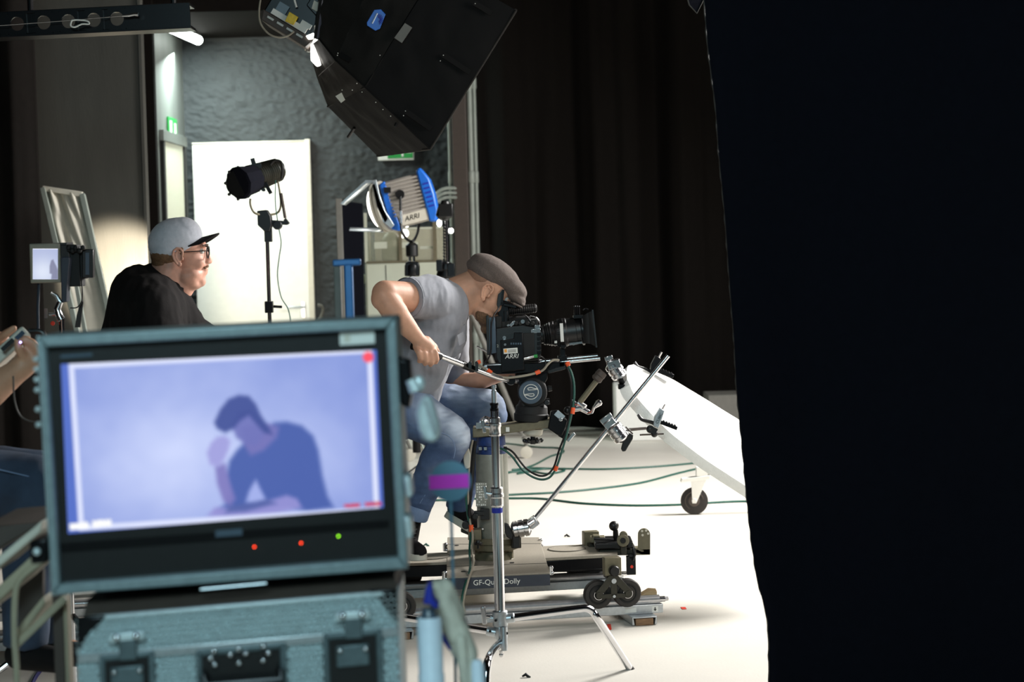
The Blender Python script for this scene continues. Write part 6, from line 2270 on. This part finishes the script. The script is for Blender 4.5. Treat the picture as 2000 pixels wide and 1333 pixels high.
MB().box((x3 - 7 * M(YT2), YT2, .25), (x3 + 7 * M(YT2), YT2 + .02, W(659, 512, YT2).z)).build('trolley_post', K['grey_paint'], zf, bevel=.003)
MB().box((x3 - .15, YT2 - .2, .10), (x3 + .3, YT2 + .3, .26)).build('trolley_base', K['black_metal'], zf, bevel=.01)
for i in (0, 1):
    for j in (0, 1):
        w = Vector((x3 - .1 + .35 * i, YT2 - .15 + .4 * j, .05))
        MB().lathe(w - Vector((0, .015, 0)), w + Vector((0, .015, 0)), [(0, .04), (.1, .05), (.9, .05), (1, .04)], 20).build('caster_wheel', K['rubber'], zf)
o = MB().tubep([(612, 640, 15.6), (618, 632, 15.6), (626, 622, 15.6), (631, 606, 15.6), (628, 598, 15.6), (620, 596, 15.6)], 3, 8, smooth=4).build('wall_hook', K['grey_paint'])
tag(o, 'bent grey hook on the dark wall right of the white door', 'hook')
# ------------------------------------------------------------------ big monitor built into a flight case, close to the lens
def Ym(x):
    return 3.40 + (x - 75) / 700 * .05


def mp_(x, y, dY=0.0):
    return W(x, y, Ym(x) + dY)


MN = thing('video_monitor', 'large director monitor in an aluminium flight-case lid showing a seated man', 'monitor', mp_(440, 1150))
OUT = [(72, 657), (773, 621), (797, 1112), (100, 1164)]      # outer edge of the frame, TL TR BR BL


def bil(Q, u, v):
    (x0, y0), (x1, y1), (x2, y2), (x3, y3) = Q
    return ((x0 * (1 - u) + x1 * u) * (1 - v) + (x3 * (1 - u) + x2 * u) * v, (y0 * (1 - u) + y1 * u) * (1 - v) + (y3 * (1 - u) + y2 * u) * v)


def quad_frame(b, Q, wl, wt, wr, wb, d0, d1):
    I = [(Q[0][0] + wl, Q[0][1] + wt), (Q[1][0] - wr, Q[1][1] + wt), (Q[2][0] - wr, Q[2][1] - wb), (Q[3][0] + wl, Q[3][1] - wb)]
    o = [mp_(x, y, d0) for x, y in Q]
    i = [mp_(x, y, d0) for x, y in I]
    back = Vector((0, d1 - d0, 0))
    for k in range(4):
        n = (k + 1) % 4
        b.prism([o[k], o[n], i[n], i[k]], back)
    return I


b = MB()
INN = quad_frame(b, OUT, 17, 22, 20, 22, 0.0, .16)
frame = b.build('case_frame', K['frame_alu'], MN, bevel=.004)
b = MB().prism([mp_(x, y, .02) for x, y in INN], (0, .12, 0))
bez = b.build('bezel', K['black'], MN)
MB().prism([mp_(x, y, .162) for x, y in OUT], (0, .01, 0)).build('case_back', K['case_alu'], MN)
# the picture on the screen: colours on a fine grid
SCR = [(119, 712), (735, 684), (749, 992), (133, 1043)]


def sd_poly(x, y, P):
    d = 1e9
    s = 1
    n = len(P)
    j = n - 1
    for i in range(n):
        ax, ay = P[i]
        bx, by = P[j]
        ex, ey = bx - ax, by - ay
        wx, wy = x - ax, y - ay
        t = max(0, min(1, (wx * ex + wy * ey) / (ex * ex + ey * ey + 1e-9)))
        d = min(d, (wx - ex * t) ** 2 + (wy - ey * t) ** 2)
        if ((ay > y) != (by > y)) and (x < (bx - ax) * (y - ay) / (by - ay + 1e-12) + ax):
            s = -s
        j = i
    return s * math.sqrt(d)


FIG = [
    ([(520, 838), (536, 826), (560, 824), (590, 832), (612, 852), (622, 880), (630, 930), (640, 970), (652, 992), (600, 1000), (560, 990), (520, 996), (440, 1006), (420, 1000), (440, 985), (450, 965), (442, 930), (448, 900), (462, 880), (480, 862), (500, 850)], (70, 92, 168), 5),
    ([(500, 938), (492, 950), (486, 962), (480, 982), (500, 985), (520, 978), (508, 955)], (170, 182, 240), 4),
    ([(405, 1008), (420, 992), (470, 992), (520, 980), (560, 968), (580, 975), (590, 992), (540, 1003), (470, 1012)], (150, 146, 212), 4),
    ([(447, 990), (470, 986), (520, 976), (540, 984), (480, 1000), (440, 1002)], (84, 98, 165), 4),
    ([(420, 912), (440, 905), (448, 940), (460, 975), (450, 988), (436, 980), (424, 945)], (128, 122, 190), 4),
    ([(404, 885), (412, 866), (424, 854), (440, 852), (450, 862), (446, 880), (438, 898), (428, 912), (410, 908)], (162, 160, 222), 4),
    ([(470, 835), (500, 830), (524, 828), (545, 834), (540, 855), (515, 880), (490, 890), (478, 872)], (120, 118, 186), 5),
    ([(452, 832), (466, 806), (490, 800), (510, 820), (516, 850), (500, 872), (480, 868), (462, 856)], (112, 116, 186), 4),
    ([(418, 826), (430, 800), (446, 780), (466, 772), (486, 774), (500, 790), (510, 812), (526, 836), (532, 850), (516, 846), (500, 828), (486, 812), (470, 822), (456, 838), (440, 846), (424, 838)], (66, 80, 150), 4),
]


def screen_col(x, y):
    c = mnoise.noise(Vector((x * .011, y * .012, 2))) * .5 + mnoise.noise(Vector((x * .03, y * .03, 5))) * .22
    g = math.exp(-(((x - 340) / 230) ** 2 + ((y - 890) / 150) ** 2))
    g2 = math.exp(-(((x - 640) / 90) ** 2 + ((y - 900) / 120) ** 2))
    f = max(0, min(1, .22 + .62 * g + .25 * g2 + .22 * c + .12 * (1 - abs(x - 430) / 330)))
    lo_, hi_ = (112, 132, 208), (206, 216, 254)
    col = [lo_[i] + (hi_[i] - lo_[i]) * f for i in range(3)]
    for P, cc, soft in FIG:
        d = sd_poly(x, y, P)
        a = max(0, min(1, .5 - d / (2 * soft))) * .93
        col = [col[i] + (cc[i] - col[i]) * a for i in range(3)]
    # outside the frame guide
    gl, gt, gr, gb = 139 + (y - 712) * .062, 715 - (x - 138) * .051, 722 + (y - 690) * .045, 1032 - (x - 160) * .062
    out = max(gl - x, x - gr, gt - y, y - gb)
    if out > 0:
        a = min(1, out / 4)
        col = [col[i] * (1 - a) + (86, 112, 200)[i] * a for i in range(3)]
    near = abs(out)
    if near < 6.5:
        a = min(1, (6.5 - near) / 2.5)
        col = [col[i] * (1 - a) + (222, 228, 255)[i] * a for i in range(3)]
    # red recording dot, red counter, white clip name (too soft to read)
    d = math.hypot(x - 719, y - 698)
    if d < 12:
        a = min(1, (12 - d) / 3)
        col = [col[i] * (1 - a) + (255, 84, 104)[i] * a for i in range(3)]
    for k in range(9):
        d = math.hypot((x - (676 + 8 * k)) * 1.0, y - (989 - k * .6))
        if d < 4.2 and k not in (4,):
            col = [(206, 60, 92)[i] for i in range(3)]
    for k in range(11):
        if k == 5:
            continue
        d = max(abs(x - (140 + 7.4 * k)) - 1.5, abs(y - (1029 - k * .7)) - 5)
        if d < 1.5:
            col = [255, 255, 255]
    return col


NU, NV = 250, 130
scb = MB()
scb.grid(lambda u, v: mp_(*bil(SCR, u, v), .0185), NU, NV)
so_ = scb.build('screen', K['black'], MN, smooth=0)
me = so_.data
ca = me.color_attributes.new('picture', 'FLOAT_COLOR', 'POINT')
vals = []
for j in range(NV + 1):
    for i in range(NU + 1):
        x, y = bil(SCR, i / NU, j / NV)
        c = screen_col(x, y)
        l = s2l([q / 255 for q in c])
        vals += [l[0], l[1], l[2], 1.0]
ca.data.foreach_set('color', vals)
ms = bpy.data.materials.new('lit_screen')
ms.use_nodes = True
nt = ms.node_tree
at = nt.nodes.new('ShaderNodeAttribute')
at.attribute_name = 'picture'
pb_ = nt.nodes['Principled BSDF']
pb_.inputs['Base Color'].default_value = (0.01, 0.01, 0.01, 1)
pb_.inputs['Roughness'].default_value = .3
nt.links.new(at.outputs['Color'], pb_.inputs['Emission Color'])
pb_.inputs['Emission Strength'].default_value = 1.0
me.materials.clear()
me.materials.append(ms)
# inner screen surround, control strip, leds, label, brand plate
b = MB()
b.prism([mp_(x, y, .0195) for x, y in ((112, 1062), (760, 1016), (760, 1032), (112, 1082))], (0, .004, 0))
b.build('control_strip', K['black_metal'], bez)
for i, (x, y, mt) in enumerate(((497, 1069, 'red_led'), (588, 1061.5, 'red_led'), (661, 1048, 'green_led'))):
    ledm = bpy.data.materials.get(mt) or emit(mt, (1, .05, .01, 1) if mt == 'red_led' else (.24, .75, .01, 1), 9.0)
    c = mp_(x, y, .016)
    MB().ball(c, .0013, 10, 8).build('indicator_led', ledm, bez)
MB().prism([mp_(x, y, .0175) for x, y in ((663, 650), (731, 646), (732, 671), (664, 675))], (0, .002, 0)).build('sticker', K['paper'], bez)
b = MB()
b.prism([mp_(x, y, .017) for x, y in ((672, 655), (684, 654), (684, 668), (672, 669))], (0, .001, 0))
b.build('sticker_mark', K['off_white'], bez)
MB().prism([mp_(x, y, .0185) for x, y in ((118, 694), (180, 690), (180, 696), (118, 700))], (0, .002, 0)).build('model_plate', K['screen_grey'], bez)
MB().prism([mp_(x, y, .0185) for x, y in ((421, 1037), (473, 1033), (473, 1046), (421, 1050))], (0, .002, 0)).build('maker_plate', K['screen_grey'], bez)
# side latches of the lid
for i, (x, y) in enumerate(((72, 735), (74, 745), (84, 1070))):
    pass
b = MB()
for y in (702, 722, 742, 762, 800, 830):
    b.ball(mp_(70 + (y - 700) * .04, y, .03), .005, 10, 8)
b.build('rivets', K['case_alu'], frame)['kind'] = 'stuff'
# right side : open butterfly latch and catches
lt = MB()
lt.tubep([(802, 742, 3.43), (812, 764, 3.43)], [10, 13], 12)
lt.build('catch_tongue', K['case_alu'], frame)
b = MB().prismp([(822, 778), (838, 772), (846, 785), (858, 830), (860, 852), (848, 866), (832, 864), (818, 842), (812, 808)], 3.40, 3.43)
lw = b.build('latch_wing', K['case_alu'], frame, bevel=.008)
b = MB().barp((830, 782, 3.395), (850, 846, 3.395), 4, 7)
b.build('latch_ridge', K['alu'], lw)
b = MB().ell(mp_(832, 850, -.02), Vector((.010, 0, 0)), Vector((0, .006, 0)), Vector((0, 0, .010)))
b.build('latch_boss', K['alu'], lw)
b = MB().ell(mp_(818, 750, -.02), Vector((.011, 0, 0)), Vector((0, .008, 0)), Vector((0, 0, .014)))
b.build('latch_hook', K['case_alu'], frame)
b = MB().prismp([(776, 700), (800, 704), (806, 760), (800, 800), (782, 790)], 3.46, 3.52)
b.build('latch_dish', K['black_metal'], frame, bevel=.004)
for yy in (930, 1010):
    b = MB().prismp([(788, yy), (802, yy + 2), (806, yy + 40), (794, yy + 46)], 3.43, 3.5)
    b.build('hinge_plate', K['case_alu'], frame, bevel=.004)
b = MB().prismp([(56, 1058), (92, 1052), (94, 1100), (60, 1104)], 3.42, 3.5).build('side_catch', K['black_metal'], frame, bevel=.004)
MB().ballp(72, 1078, 3.41, 8).build('catch_button', K['case_alu'], b)

# round marker disc on a stick, right of the monitor
MD = thing('marker_disc', 'round blue disc with a magenta tape stripe on a thin stick beside the monitor', 'marker', W(888, 1200, 3.9))
YD = 3.9
MB().discp(880, 941, YD, 40, .012, 40).build('disc', K['disc_blue'], MD)
MB().prismp([(838, 930), (915, 926), (916, 953), (839, 957)], YD - .002, YD).build('tape_stripe', K['magenta'], MD)
MB().tubep([(880, 975, YD + .01), (884, 1100, YD + .01), (892, 1420, YD + .01)], 3, 8).build('stick', K['disc_blue'], MD)

# ------------------------------------------------------------------ flight case below, with honeycomb relief, latches and a recessed handle
FC = thing('flight_case', 'dimpled aluminium flight case with butterfly latches and sprung handle under the monitor', 'case', W(460, 1700, 3.4))
TOPL, TOPR = (148, 1214), (776, 1160)


def fp_(x, y, d=0.0):
    return W(x, y, Ym(x) - .03 + d)


def case_pt(u, y_off, d=0.0):
    x = TOPL[0] + (TOPR[0] - TOPL[0]) * u
    y = TOPL[1] + (TOPR[1] - TOPL[1]) * u + y_off
    return fp_(x + y_off * .03, y, d)


def case_panel(name, y0, y1, nx, ny, dz=0.0):
    """aluminium sheet pressed with rows of small round dimples"""
    N, Mv = nx * 6, ny * 6

    def fn(u, v):
        yo = y0 + (y1 - y0) * v
        cu, cv = u * nx, v * ny
        row = math.floor(cv - 1e-6)
        fu = (cu + (.5 if row % 2 else 0)) % 1 - .5
        fv = (cv - row) - .5
        r = math.hypot(fu, fv)
        return case_pt(u, yo, dz + .012 * max(0.0, min(1.0, (.47 - r) / .14)))
    b = MB().grid(fn, N, Mv)
    return b.build(name, K['case_alu'], FC, smooth=60)


case_panel('lid_panel', 0, 66, 50, 6, -.008)
case_panel('front_panel', 84, 200, 50, 11, -.008)
# solid case behind the sheets
b = MB().prism([case_pt(0, 0, .004), case_pt(1, 0, .004), case_pt(1, 520, .004), case_pt(0, 520, .004)], (0, .22, 0))
b.build('case_shell', K['case_alu'], FC, bevel=.004)
b = MB().prism([case_pt(0, 66, -.008), case_pt(1, 66, -.008), case_pt(1, 84, -.008), case_pt(0, 84, -.008)], (0, .012, 0))
b.build('lid_extrusion', K['alu'], FC, bevel=.002)
b = MB().prism([case_pt(0, -6, -.006), case_pt(1, -6, -.006), case_pt(1, 4, -.006), case_pt(0, 4, -.006)], (0, .014, 0))
b.build('top_extrusion', K['case_alu'], FC, bevel=.002)
for u in (0, 1):
    sgn = 1 if u == 0 else -1
    b = MB().prism([case_pt(u, -8, -.008), case_pt(u, -8, -.008) + Vector((.05 * sgn, 0, 0)), case_pt(u, 26, -.008) + Vector((.02 * sgn, 0, 0)), case_pt(u, 60, -.008) + Vector((0, 0, 0))], (0, .012, 0))
    b.build('corner_plate', K['black_metal'], FC, bevel=.004)
# dark gasket deck between monitor and case
b = MB().prism([W(170, 1172, 3.46), W(770, 1122, 3.5), W(775, 1160, 3.45), W(160, 1212, 3.4)], (0, .3, 0))
b.build('lid_hinge_deck', K['brown'], FC)
b = MB().tubep([(392, 1152, 3.42), (520, 1140, 3.43)], 2.4, 10)
b.build('highlight_rod', K['alu'], FC)  # thin bright rod stands in for a pale highlight under the frame


def latch(x, y, w, h, name):
    """recessed butterfly latch: dish frame, dark recess, wing and hook"""
    b = MB()
    Q = [(x - w, y), (x + w, y - w * .086 * 2), (x + w + h * .03, y - w * .17 + h), (x - w + h * .03, y + h)]
    o = [fp_(px_, py_, -.014) for px_, py_ in Q]
    I = [(Q[0][0] + 12, Q[0][1] + 12), (Q[1][0] - 12, Q[1][1] + 12), (Q[2][0] - 12, Q[2][1] - 12), (Q[3][0] + 12, Q[3][1] - 12)]
    i = [fp_(px_, py_, -.014) for px_, py_ in I]
    for k in range(4):
        n = (k + 1) % 4
        b.prism([o[k], o[n], i[n], i[k]], (0, .01, 0))
    d = b.build(name, K['dish'], FC, bevel=.003)
    MB().prism([fp_(px_, py_, -.0115) for px_, py_ in I], (0, .004, 0)).build('dish_recess', K['black'], d)
    return d


for (x, y, w, h) in ((247, 1282, 54, 130), (688, 1240, 58, 126)):
    d = latch(x, y, w, h, 'latch_dish')
    b = MB().prism([fp_(x - 16, y - 34, -.020), fp_(x + 18, y - 37, -.020), fp_(x + 20, y + 8, -.020), fp_(x - 14, y + 10, -.020)], (0, .008, 0))
    b.build('latch_hook', K['dish'], d, bevel=.002)
    b = MB().prism([fp_(x - 34, y - 42, -.020), fp_(x + 34, y - 48, -.020), fp_(x + 34, y - 30, -.020), fp_(x - 34, y - 24, -.020)], (0, .01, 0))
    b.build('catch_plate', K['case_alu'], d, bevel=.003)
    for dx in (-19, 19):
        MB().ball(fp_(x + dx, y - 37 - dx * .08, -.022), .0065, 12, 8).build('rivet', K['chrome'], d)
    b = MB().prism([fp_(x - 32, y + 24, -.018), fp_(x + 32, y + 18, -.018), fp_(x + 34, y + 60, -.018), fp_(x - 30, y + 66, -.018)], (0, .005, 0))
    b.build('latch_wing', K['dish'], d, bevel=.004)
    for dx in (-24, 26):
        MB().ball(fp_(x + dx, y + 30 - dx * .08, -.021), .005, 10, 8).build('rivet', K['steel'], d)
d = latch(470, 1272, 88, 150, 'handle_dish')
b = MB().tube([fp_(398, 1320, -.020), fp_(404, 1340, -.028), fp_(548, 1328, -.028), fp_(548, 1308, -.020)], .008, 10)
b.build('sprung_handle', K['black_metal'], d)
for (x, y) in ((418, 1273), (466, 1269), (514, 1263), (412, 1287), (420, 1299), (467, 1296), (514, 1291), (524, 1276), (450, 1280), (480, 1277)):
    MB().ball(fp_(x, y, -.018), .0052, 10, 8).build('rivet', K['chrome'], d)

# rolling cart that carries the case (beige tube frame)
CT = thing('equipment_cart', 'beige tube-frame equipment cart under the flight case, its bent frame at left', 'cart', (W(300, 1500, 3.5).x, 3.6, 0))
zcase = case_pt(0, 520, .004).z
xl, xr = W(170, 1500, 3.4).x, W(770, 1500, 3.4).x
MB().box((xl, 3.30, zcase - .03), (xr, 3.85, zcase - .002)).build('cart_shelf', K['black_metal'], CT, bevel=.004)
MB().box((xl, 3.30, .16), (xr, 3.85, .19)).build('cart_shelf', K['black_metal'], CT, bevel=.004)
for xx in (xl + .02, xr - .02):
    for yy in (3.33, 3.82):
        lg_ = MB().box((xx - .015, yy - .015, .10), (xx + .015, yy + .015, zcase)).build('leg', K['frame_beige'], CT, bevel=.003)
        MB().lathe((xx - .014, yy, .05), (xx + .014, yy, .05), [(0, .04), (.1, .05), (.9, .05), (1, .04)], 20).build('caster_wheel', K['rubber'], lg_)
YQ = 3.95
MB().tubep([(36, 1600, YQ), (33, 1333, YQ), (28, 1240, YQ), (30, 1160, YQ), (40, 1132, YQ), (62, 1112, YQ), (92, 1090, YQ), (130, 1060, YQ)], 6.5, 12, smooth=5).build('bent_frame', K['frame_beige'], CT)
MB().barp((26, 1266, YQ + .02), (128, 1168, YQ + .02), 14, 15).build('brace', K['frame_beige'], CT, bevel=.003)
x4 = W(116, 1270, YQ + .05).x
MB().box((x4 - 11 * M(YQ), YQ + .05, .05), (x4 + 10 * M(YQ), YQ + .08, W(116, 1172, YQ).z)).build('cart_post', K['brown'], CT, bevel=.002)
x5 = W(131, 1270, YQ + .05).x
MB().box((x5 - 4 * M(YQ), YQ + .045, .05), (x5 + 4 * M(YQ), YQ + .085, W(131, 1172, YQ).z)).build('cart_post', K['frame_beige'], CT, bevel=.002)
b = MB().box((x5 - .11, YQ - .02, .02), (x5 + .04, YQ + .12, .06))
b.build('cart_foot', K['black_metal'], CT)
# tilted trays at far left
for i, (pts, mt) in enumerate((([(-40, 1118), (72, 1026), (80, 1018), (80, 1040), (-40, 1140)], 'off_white'), ([(-40, 1180), (80, 1070), (86, 1094), (-40, 1210)], 'frame_beige'), ([(30, 1232), (84, 1166), (88, 1182), (32, 1258)], 'frame_beige'))):
    MB().prismp(pts, YQ - .05 + .05 * i, YQ + .25 + .05 * i).build('tilted_tray', K[mt], CT, bevel=.004)
MB().prismp([(-40, 1032), (70, 1022), (78, 1026), (10, 1066), (-40, 1100)], YQ + .1, YQ + .4).build('tray_box', K['brown'], CT, bevel=.004)
MB().prismp([(36, 1150), (84, 1112), (84, 1180), (36, 1230)], YQ + .1, YQ + .12).build('side_plate', K['brown'], CT)

floor_cable('dark blue cable curving over the floor at the lower left', [(50, 1380), (66, 1330), (84, 1304), (98, 1284), (104, 1272)], .007, 'blue_cable', nm='blue_cable', group=None)

# ------------------------------------------------------------------ blurred items right of the flight case
BT = thing('spray_bottle', 'pale blue cylinder standing blurred just right of the flight case', 'bottle', W(842, 1500, 3.55))
YB3 = 3.55
MB().lathep((848, 1460, YB3), (838, 1206, YB3), [(0, 27), (.4, 26), (.56, 26), (.57, 24.5), (.97, 25), (1, 22)], 28).build('bottle_body', K['pale_blue'], BT)
MB().lathep((838, 1208, YB3), (836, 1188, YB3), [(0, 20), (.5, 14), (1, 12)], 20).build('bottle_neck', K['screen_grey'], BT)
MB().prismp([(826, 1182), (832, 1148), (842, 1140), (846, 1170), (858, 1186), (852, 1192), (838, 1182)], YB3 - .03, YB3 + .02).build('trigger', K['blue_tape'], BT, bevel=.004)
RG = thing('work_gloves', 'grey work glove draped with blue cuff beside the pale blue cylinder', 'glove', W(890, 1400, 3.6))
YG2 = 3.62
blob('glove_body', K['grey_rag'], [('cap', W(850, 1156, YG2), W(884, 1214, YG2), .019, .020), ('cap', W(866, 1150, YG2 + .01), W(888, 1200, YG2 + .02), .017, .018), ('cap', W(884, 1214, YG2), W(912, 1280, YG2), .020, .019), ('cap', W(912, 1280, YG2), W(926, 1425, YG2), .017, .015)], .005, 4, RG, wrinkle=(.003, 40, .5))
blob('glove_finger', K['grey_rag'], [('cap', W(900, 1250, YG2 - .02), W(904, 1290, YG2 - .025), .011, .010), ('cap', W(904, 1290, YG2 - .025), W(907, 1338, YG2 - .02), .010, .008)], .004, 3, RG)
b = MB().tubep([(890, 1185, YG2 + .02), (902, 1215, YG2 + .02), (916, 1260, YG2 + .02), (930, 1310, YG2 + .02)], [8, 10, 9, 7], 12, smooth=4)
b.build('glove_finger', K['screen_grey'], RG)
b = MB().tubep([(864, 1240, YG2 + .01), (872, 1252, YG2 + .01), (882, 1268, YG2 + .01)], [6, 7, 6], 10)
b.build('glove_cuff', K['blue_tape'], RG)
b = MB().tubep([(880, 1264, YG2 + .01), (890, 1284, YG2 + .01)], 5, 10)
b.build('cuff_edge', K['paper'], RG)
WR = thing('wrapped_roll', 'pale blue wrapped roll end at the bottom edge beside the chrome stand', 'roll', W(934, 1450, 3.6))
MB().lathep((940, 1460, 3.6), (932, 1290, 3.6), [(0, 15), (.95, 13), (1, 9)], 20).build('roll', K['pale_blue'], WR)
b = MB().box((W(782, 1500, 3.5).x, 3.42, zcase - .03), (W(1000, 1500, 3.5).x, 3.75, zcase - .005))
SH = b.build('side_shelf', K['black_metal'], bevel=.003)
tag(SH, 'small dark shelf at the right end of the cart carrying bottle and gloves', 'shelf')

# ------------------------------------------------------------------ small on-board monitor on an arm at left
OM = thing('field_monitor', 'small field monitor with beige bezel on an articulated stand at left', 'monitor', W(118, 640, 6.6))
YO2 = 6.6
MB().boxp(58, 476, 118, 553, YO2, YO2 + .09).build('monitor_body', K['grey_cable'], OM, bevel=.004)
MB().boxp(58, 475, 130, 480, YO2 + .005, YO2 + .1).build('top_rail', K['black'], OM)
sm = MB().grid(lambda u, v: W(64 + 49 * u, 486 + 60 * v, YO2 - .001), 60, 70)
so2 = sm.build('screen', K['black'], OM, smooth=0)
ca = so2.data.color_attributes.new('picture', 'FLOAT_COLOR', 'POINT')
PF = [(97, 520), (100, 509), (104, 507), (106, 512), (110, 520), (113, 528), (113, 546), (100, 546), (101, 536), (97, 534)]
vals = []
for p in range(71 * 61):
    i, j = p % 61, p // 61
    x, y = 64 + 49 * i / 60, 486 + 60 * j / 70
    f = math.exp(-(((x - 84) / 30) ** 2 + ((y - 532) / 30) ** 2))
    c = [176 + 46 * f, 186 + 44 * f, 222 + 26 * f]
    d = sd_poly(x, y, PF)
    a = max(0, min(1, .5 - d / 3)) * .8
    c = [c[k] * (1 - a) + (120, 122, 150)[k] * a for k in range(3)]
    if j < 2 or i < 1:
        c = [235, 238, 255]
    l = s2l([q / 255 for q in c])
    vals += [l[0], l[1], l[2], 1.0]
ca.data.foreach_set('color', vals)
so2.data.materials.clear()
so2.data.materials.append(ms)
b = MB().boxp(118, 478, 136, 552, YO2 + .01, YO2 + .1)
b.build('monitor_side', K['black'], OM, bevel=.003)
b = MB().prismp([(119, 552), (119, 506), (122, 502), (134, 502), (136, 508), (131, 560), (130, 590), (120, 592)], YO2 - .02, YO2 + .03)
b.build('battery_plate', K['navy'], OM, bevel=.003)
b = MB().boxp(134, 482, 156, 560, YO2 + .02, YO2 + .1)
b.boxp(150, 490, 166, 545, YO2 + .03, YO2 + .08)
b.boxp(130, 478, 150, 492, YO2 + .0, YO2 + .06)
for k in range(5):
    b.ballp(134 + 7 * k, 484 + (k % 2) * 6, YO2, 5, seg=10, rg=8)
b.build('receiver_box', K['black_matte'], OM, bevel=.003)
b = MB().boxp(160, 487, 182, 543, YO2 + .02, YO2 + .05, rot=-2)
tr = b.build('side_transmitter', K['black'], OM, bevel=.003)
MB().boxp(167, 494, 174, 537, YO2 + .017, YO2 + .02, rot=-2).build('white_label', K['screen_grey'], tr)
b = MB().tubep([(118, 590, YO2), (112, 604, YO2), (116, 618, YO2), (120, 625, YO2)], [6, 7, 8, 9], 12)
b.tubep([(100, 572, YO2), (110, 578, YO2), (118, 592, YO2)], [3, 4, 5], 10)
b.tubep([(96, 614, YO2), (112, 613, YO2)], 4, 10)
b.barp((90, 603, YO2), (90, 622, YO2), 7, 5)
b.build('arm_joint', K['steel'], OM)
MB().ballp(103, 632, YO2, 4.5, seg=10, rg=8).build('red_knob', K['red_tape'], OM)
x6 = W(121, 640, YO2).x
MB().tube([(x6, YO2, W(121, 618, YO2).z), (x6, YO2, .05)], .0095, 14).build('stand_tube', K['chrome'], OM)
for k in range(3):
    a = math.radians(80 + 120 * k)
    MB().tube([Vector((x6, YO2, .28)), Vector((x6 + .4 * math.cos(a), YO2 + .4 * math.sin(a), .012))], .011, 10).build('leg', K['steel'], OM)
b = MB().tubep([(76, 554, YO2 + .03), (74, 600, YO2 + .03), (75, 660, YO2 + .03), (75, 760, YO2 + .03)], 3, 8)
o = b.build('monitor_cable', K['navy'])
tag(o, 'dark blue cable hanging straight down under the small field monitor', 'cable')
b = MB().tubep([(159, 545, YO2 + .03), (161, 575, YO2 + .03), (158, 592, YO2 + .03), (150, 601, YO2 + .03), (137, 602, YO2 + .03)], 1.2, 8, smooth=5)
o = b.build('monitor_cable', K['black'])
tag(o, 'thin black cable looping under the small field monitor transmitter', 'cable')
o = MB().prismp([(160, 582), (162, 592), (156, 640), (146, 640), (150, 615)], YO2 + .05, YO2 + .06).build('hanging_strap', K['black'])
tag(o, 'dark strap hanging behind the small field monitor', 'strap')

# ------------------------------------------------------------------ white framed diffusion panel leaning at the grey wall
DF = thing('diffusion_frame', 'pale cloth diffusion frame leaning against the grey panel at left', 'frame', (W(150, 1000, 11.4).x, 11.6, 0))


def dfp(x, y, Y):
    return W(x, y, Y)


TLf, TRf, BRf, BLf = dfp(84, 368, 11.9), dfp(161, 380, 11.9), dfp(262, 830, 11.4), dfp(196, 835, 11.4)
cloth = MB()


def cfn(u, v):
    p = TLf.lerp(TRf, u).lerp(BLf.lerp(BRf, u), v)
    fold = .02 * math.sin(u * 16 + 5 * v + 2 * math.sin(u * 5)) * max(0, 1 - v * 1.8) + .012 * math.sin((u - v) * 24) * max(0, 1 - v * 2)
    return p + Vector((0, .01 + fold, 0))


cloth.grid(cfn, 50, 40)
co_ = cloth.build('cloth', K['off_white'], DF, smooth=80)
for (a, c, nm, mt) in ((TLf, TRf, 'top_rail', 'off_white'), (TLf, BLf, 'side_rail', 'pipe'), (TRf, BRf, 'side_rail', 'pipe'), (BLf, BRf, 'bottom_rail', 'pipe')):
    MB().bar(a, c, .03, .036, up=(0, 1, 0)).build(nm, K[mt], DF, bevel=.003)
MB().bar(dfp(150, 560, 11.5), dfp(176, 700, 11.3), .02, .03, up=(0, 1, 0)).build('back_strut', K['pipe'], DF)
for bl2 in (BLf, BRf):
    MB().bar(bl2, Vector((bl2.x + .06, bl2.y - .02, 0.0)), .03, .03, up=(0, 1, 0)).build('leg', K['pipe'], DF)
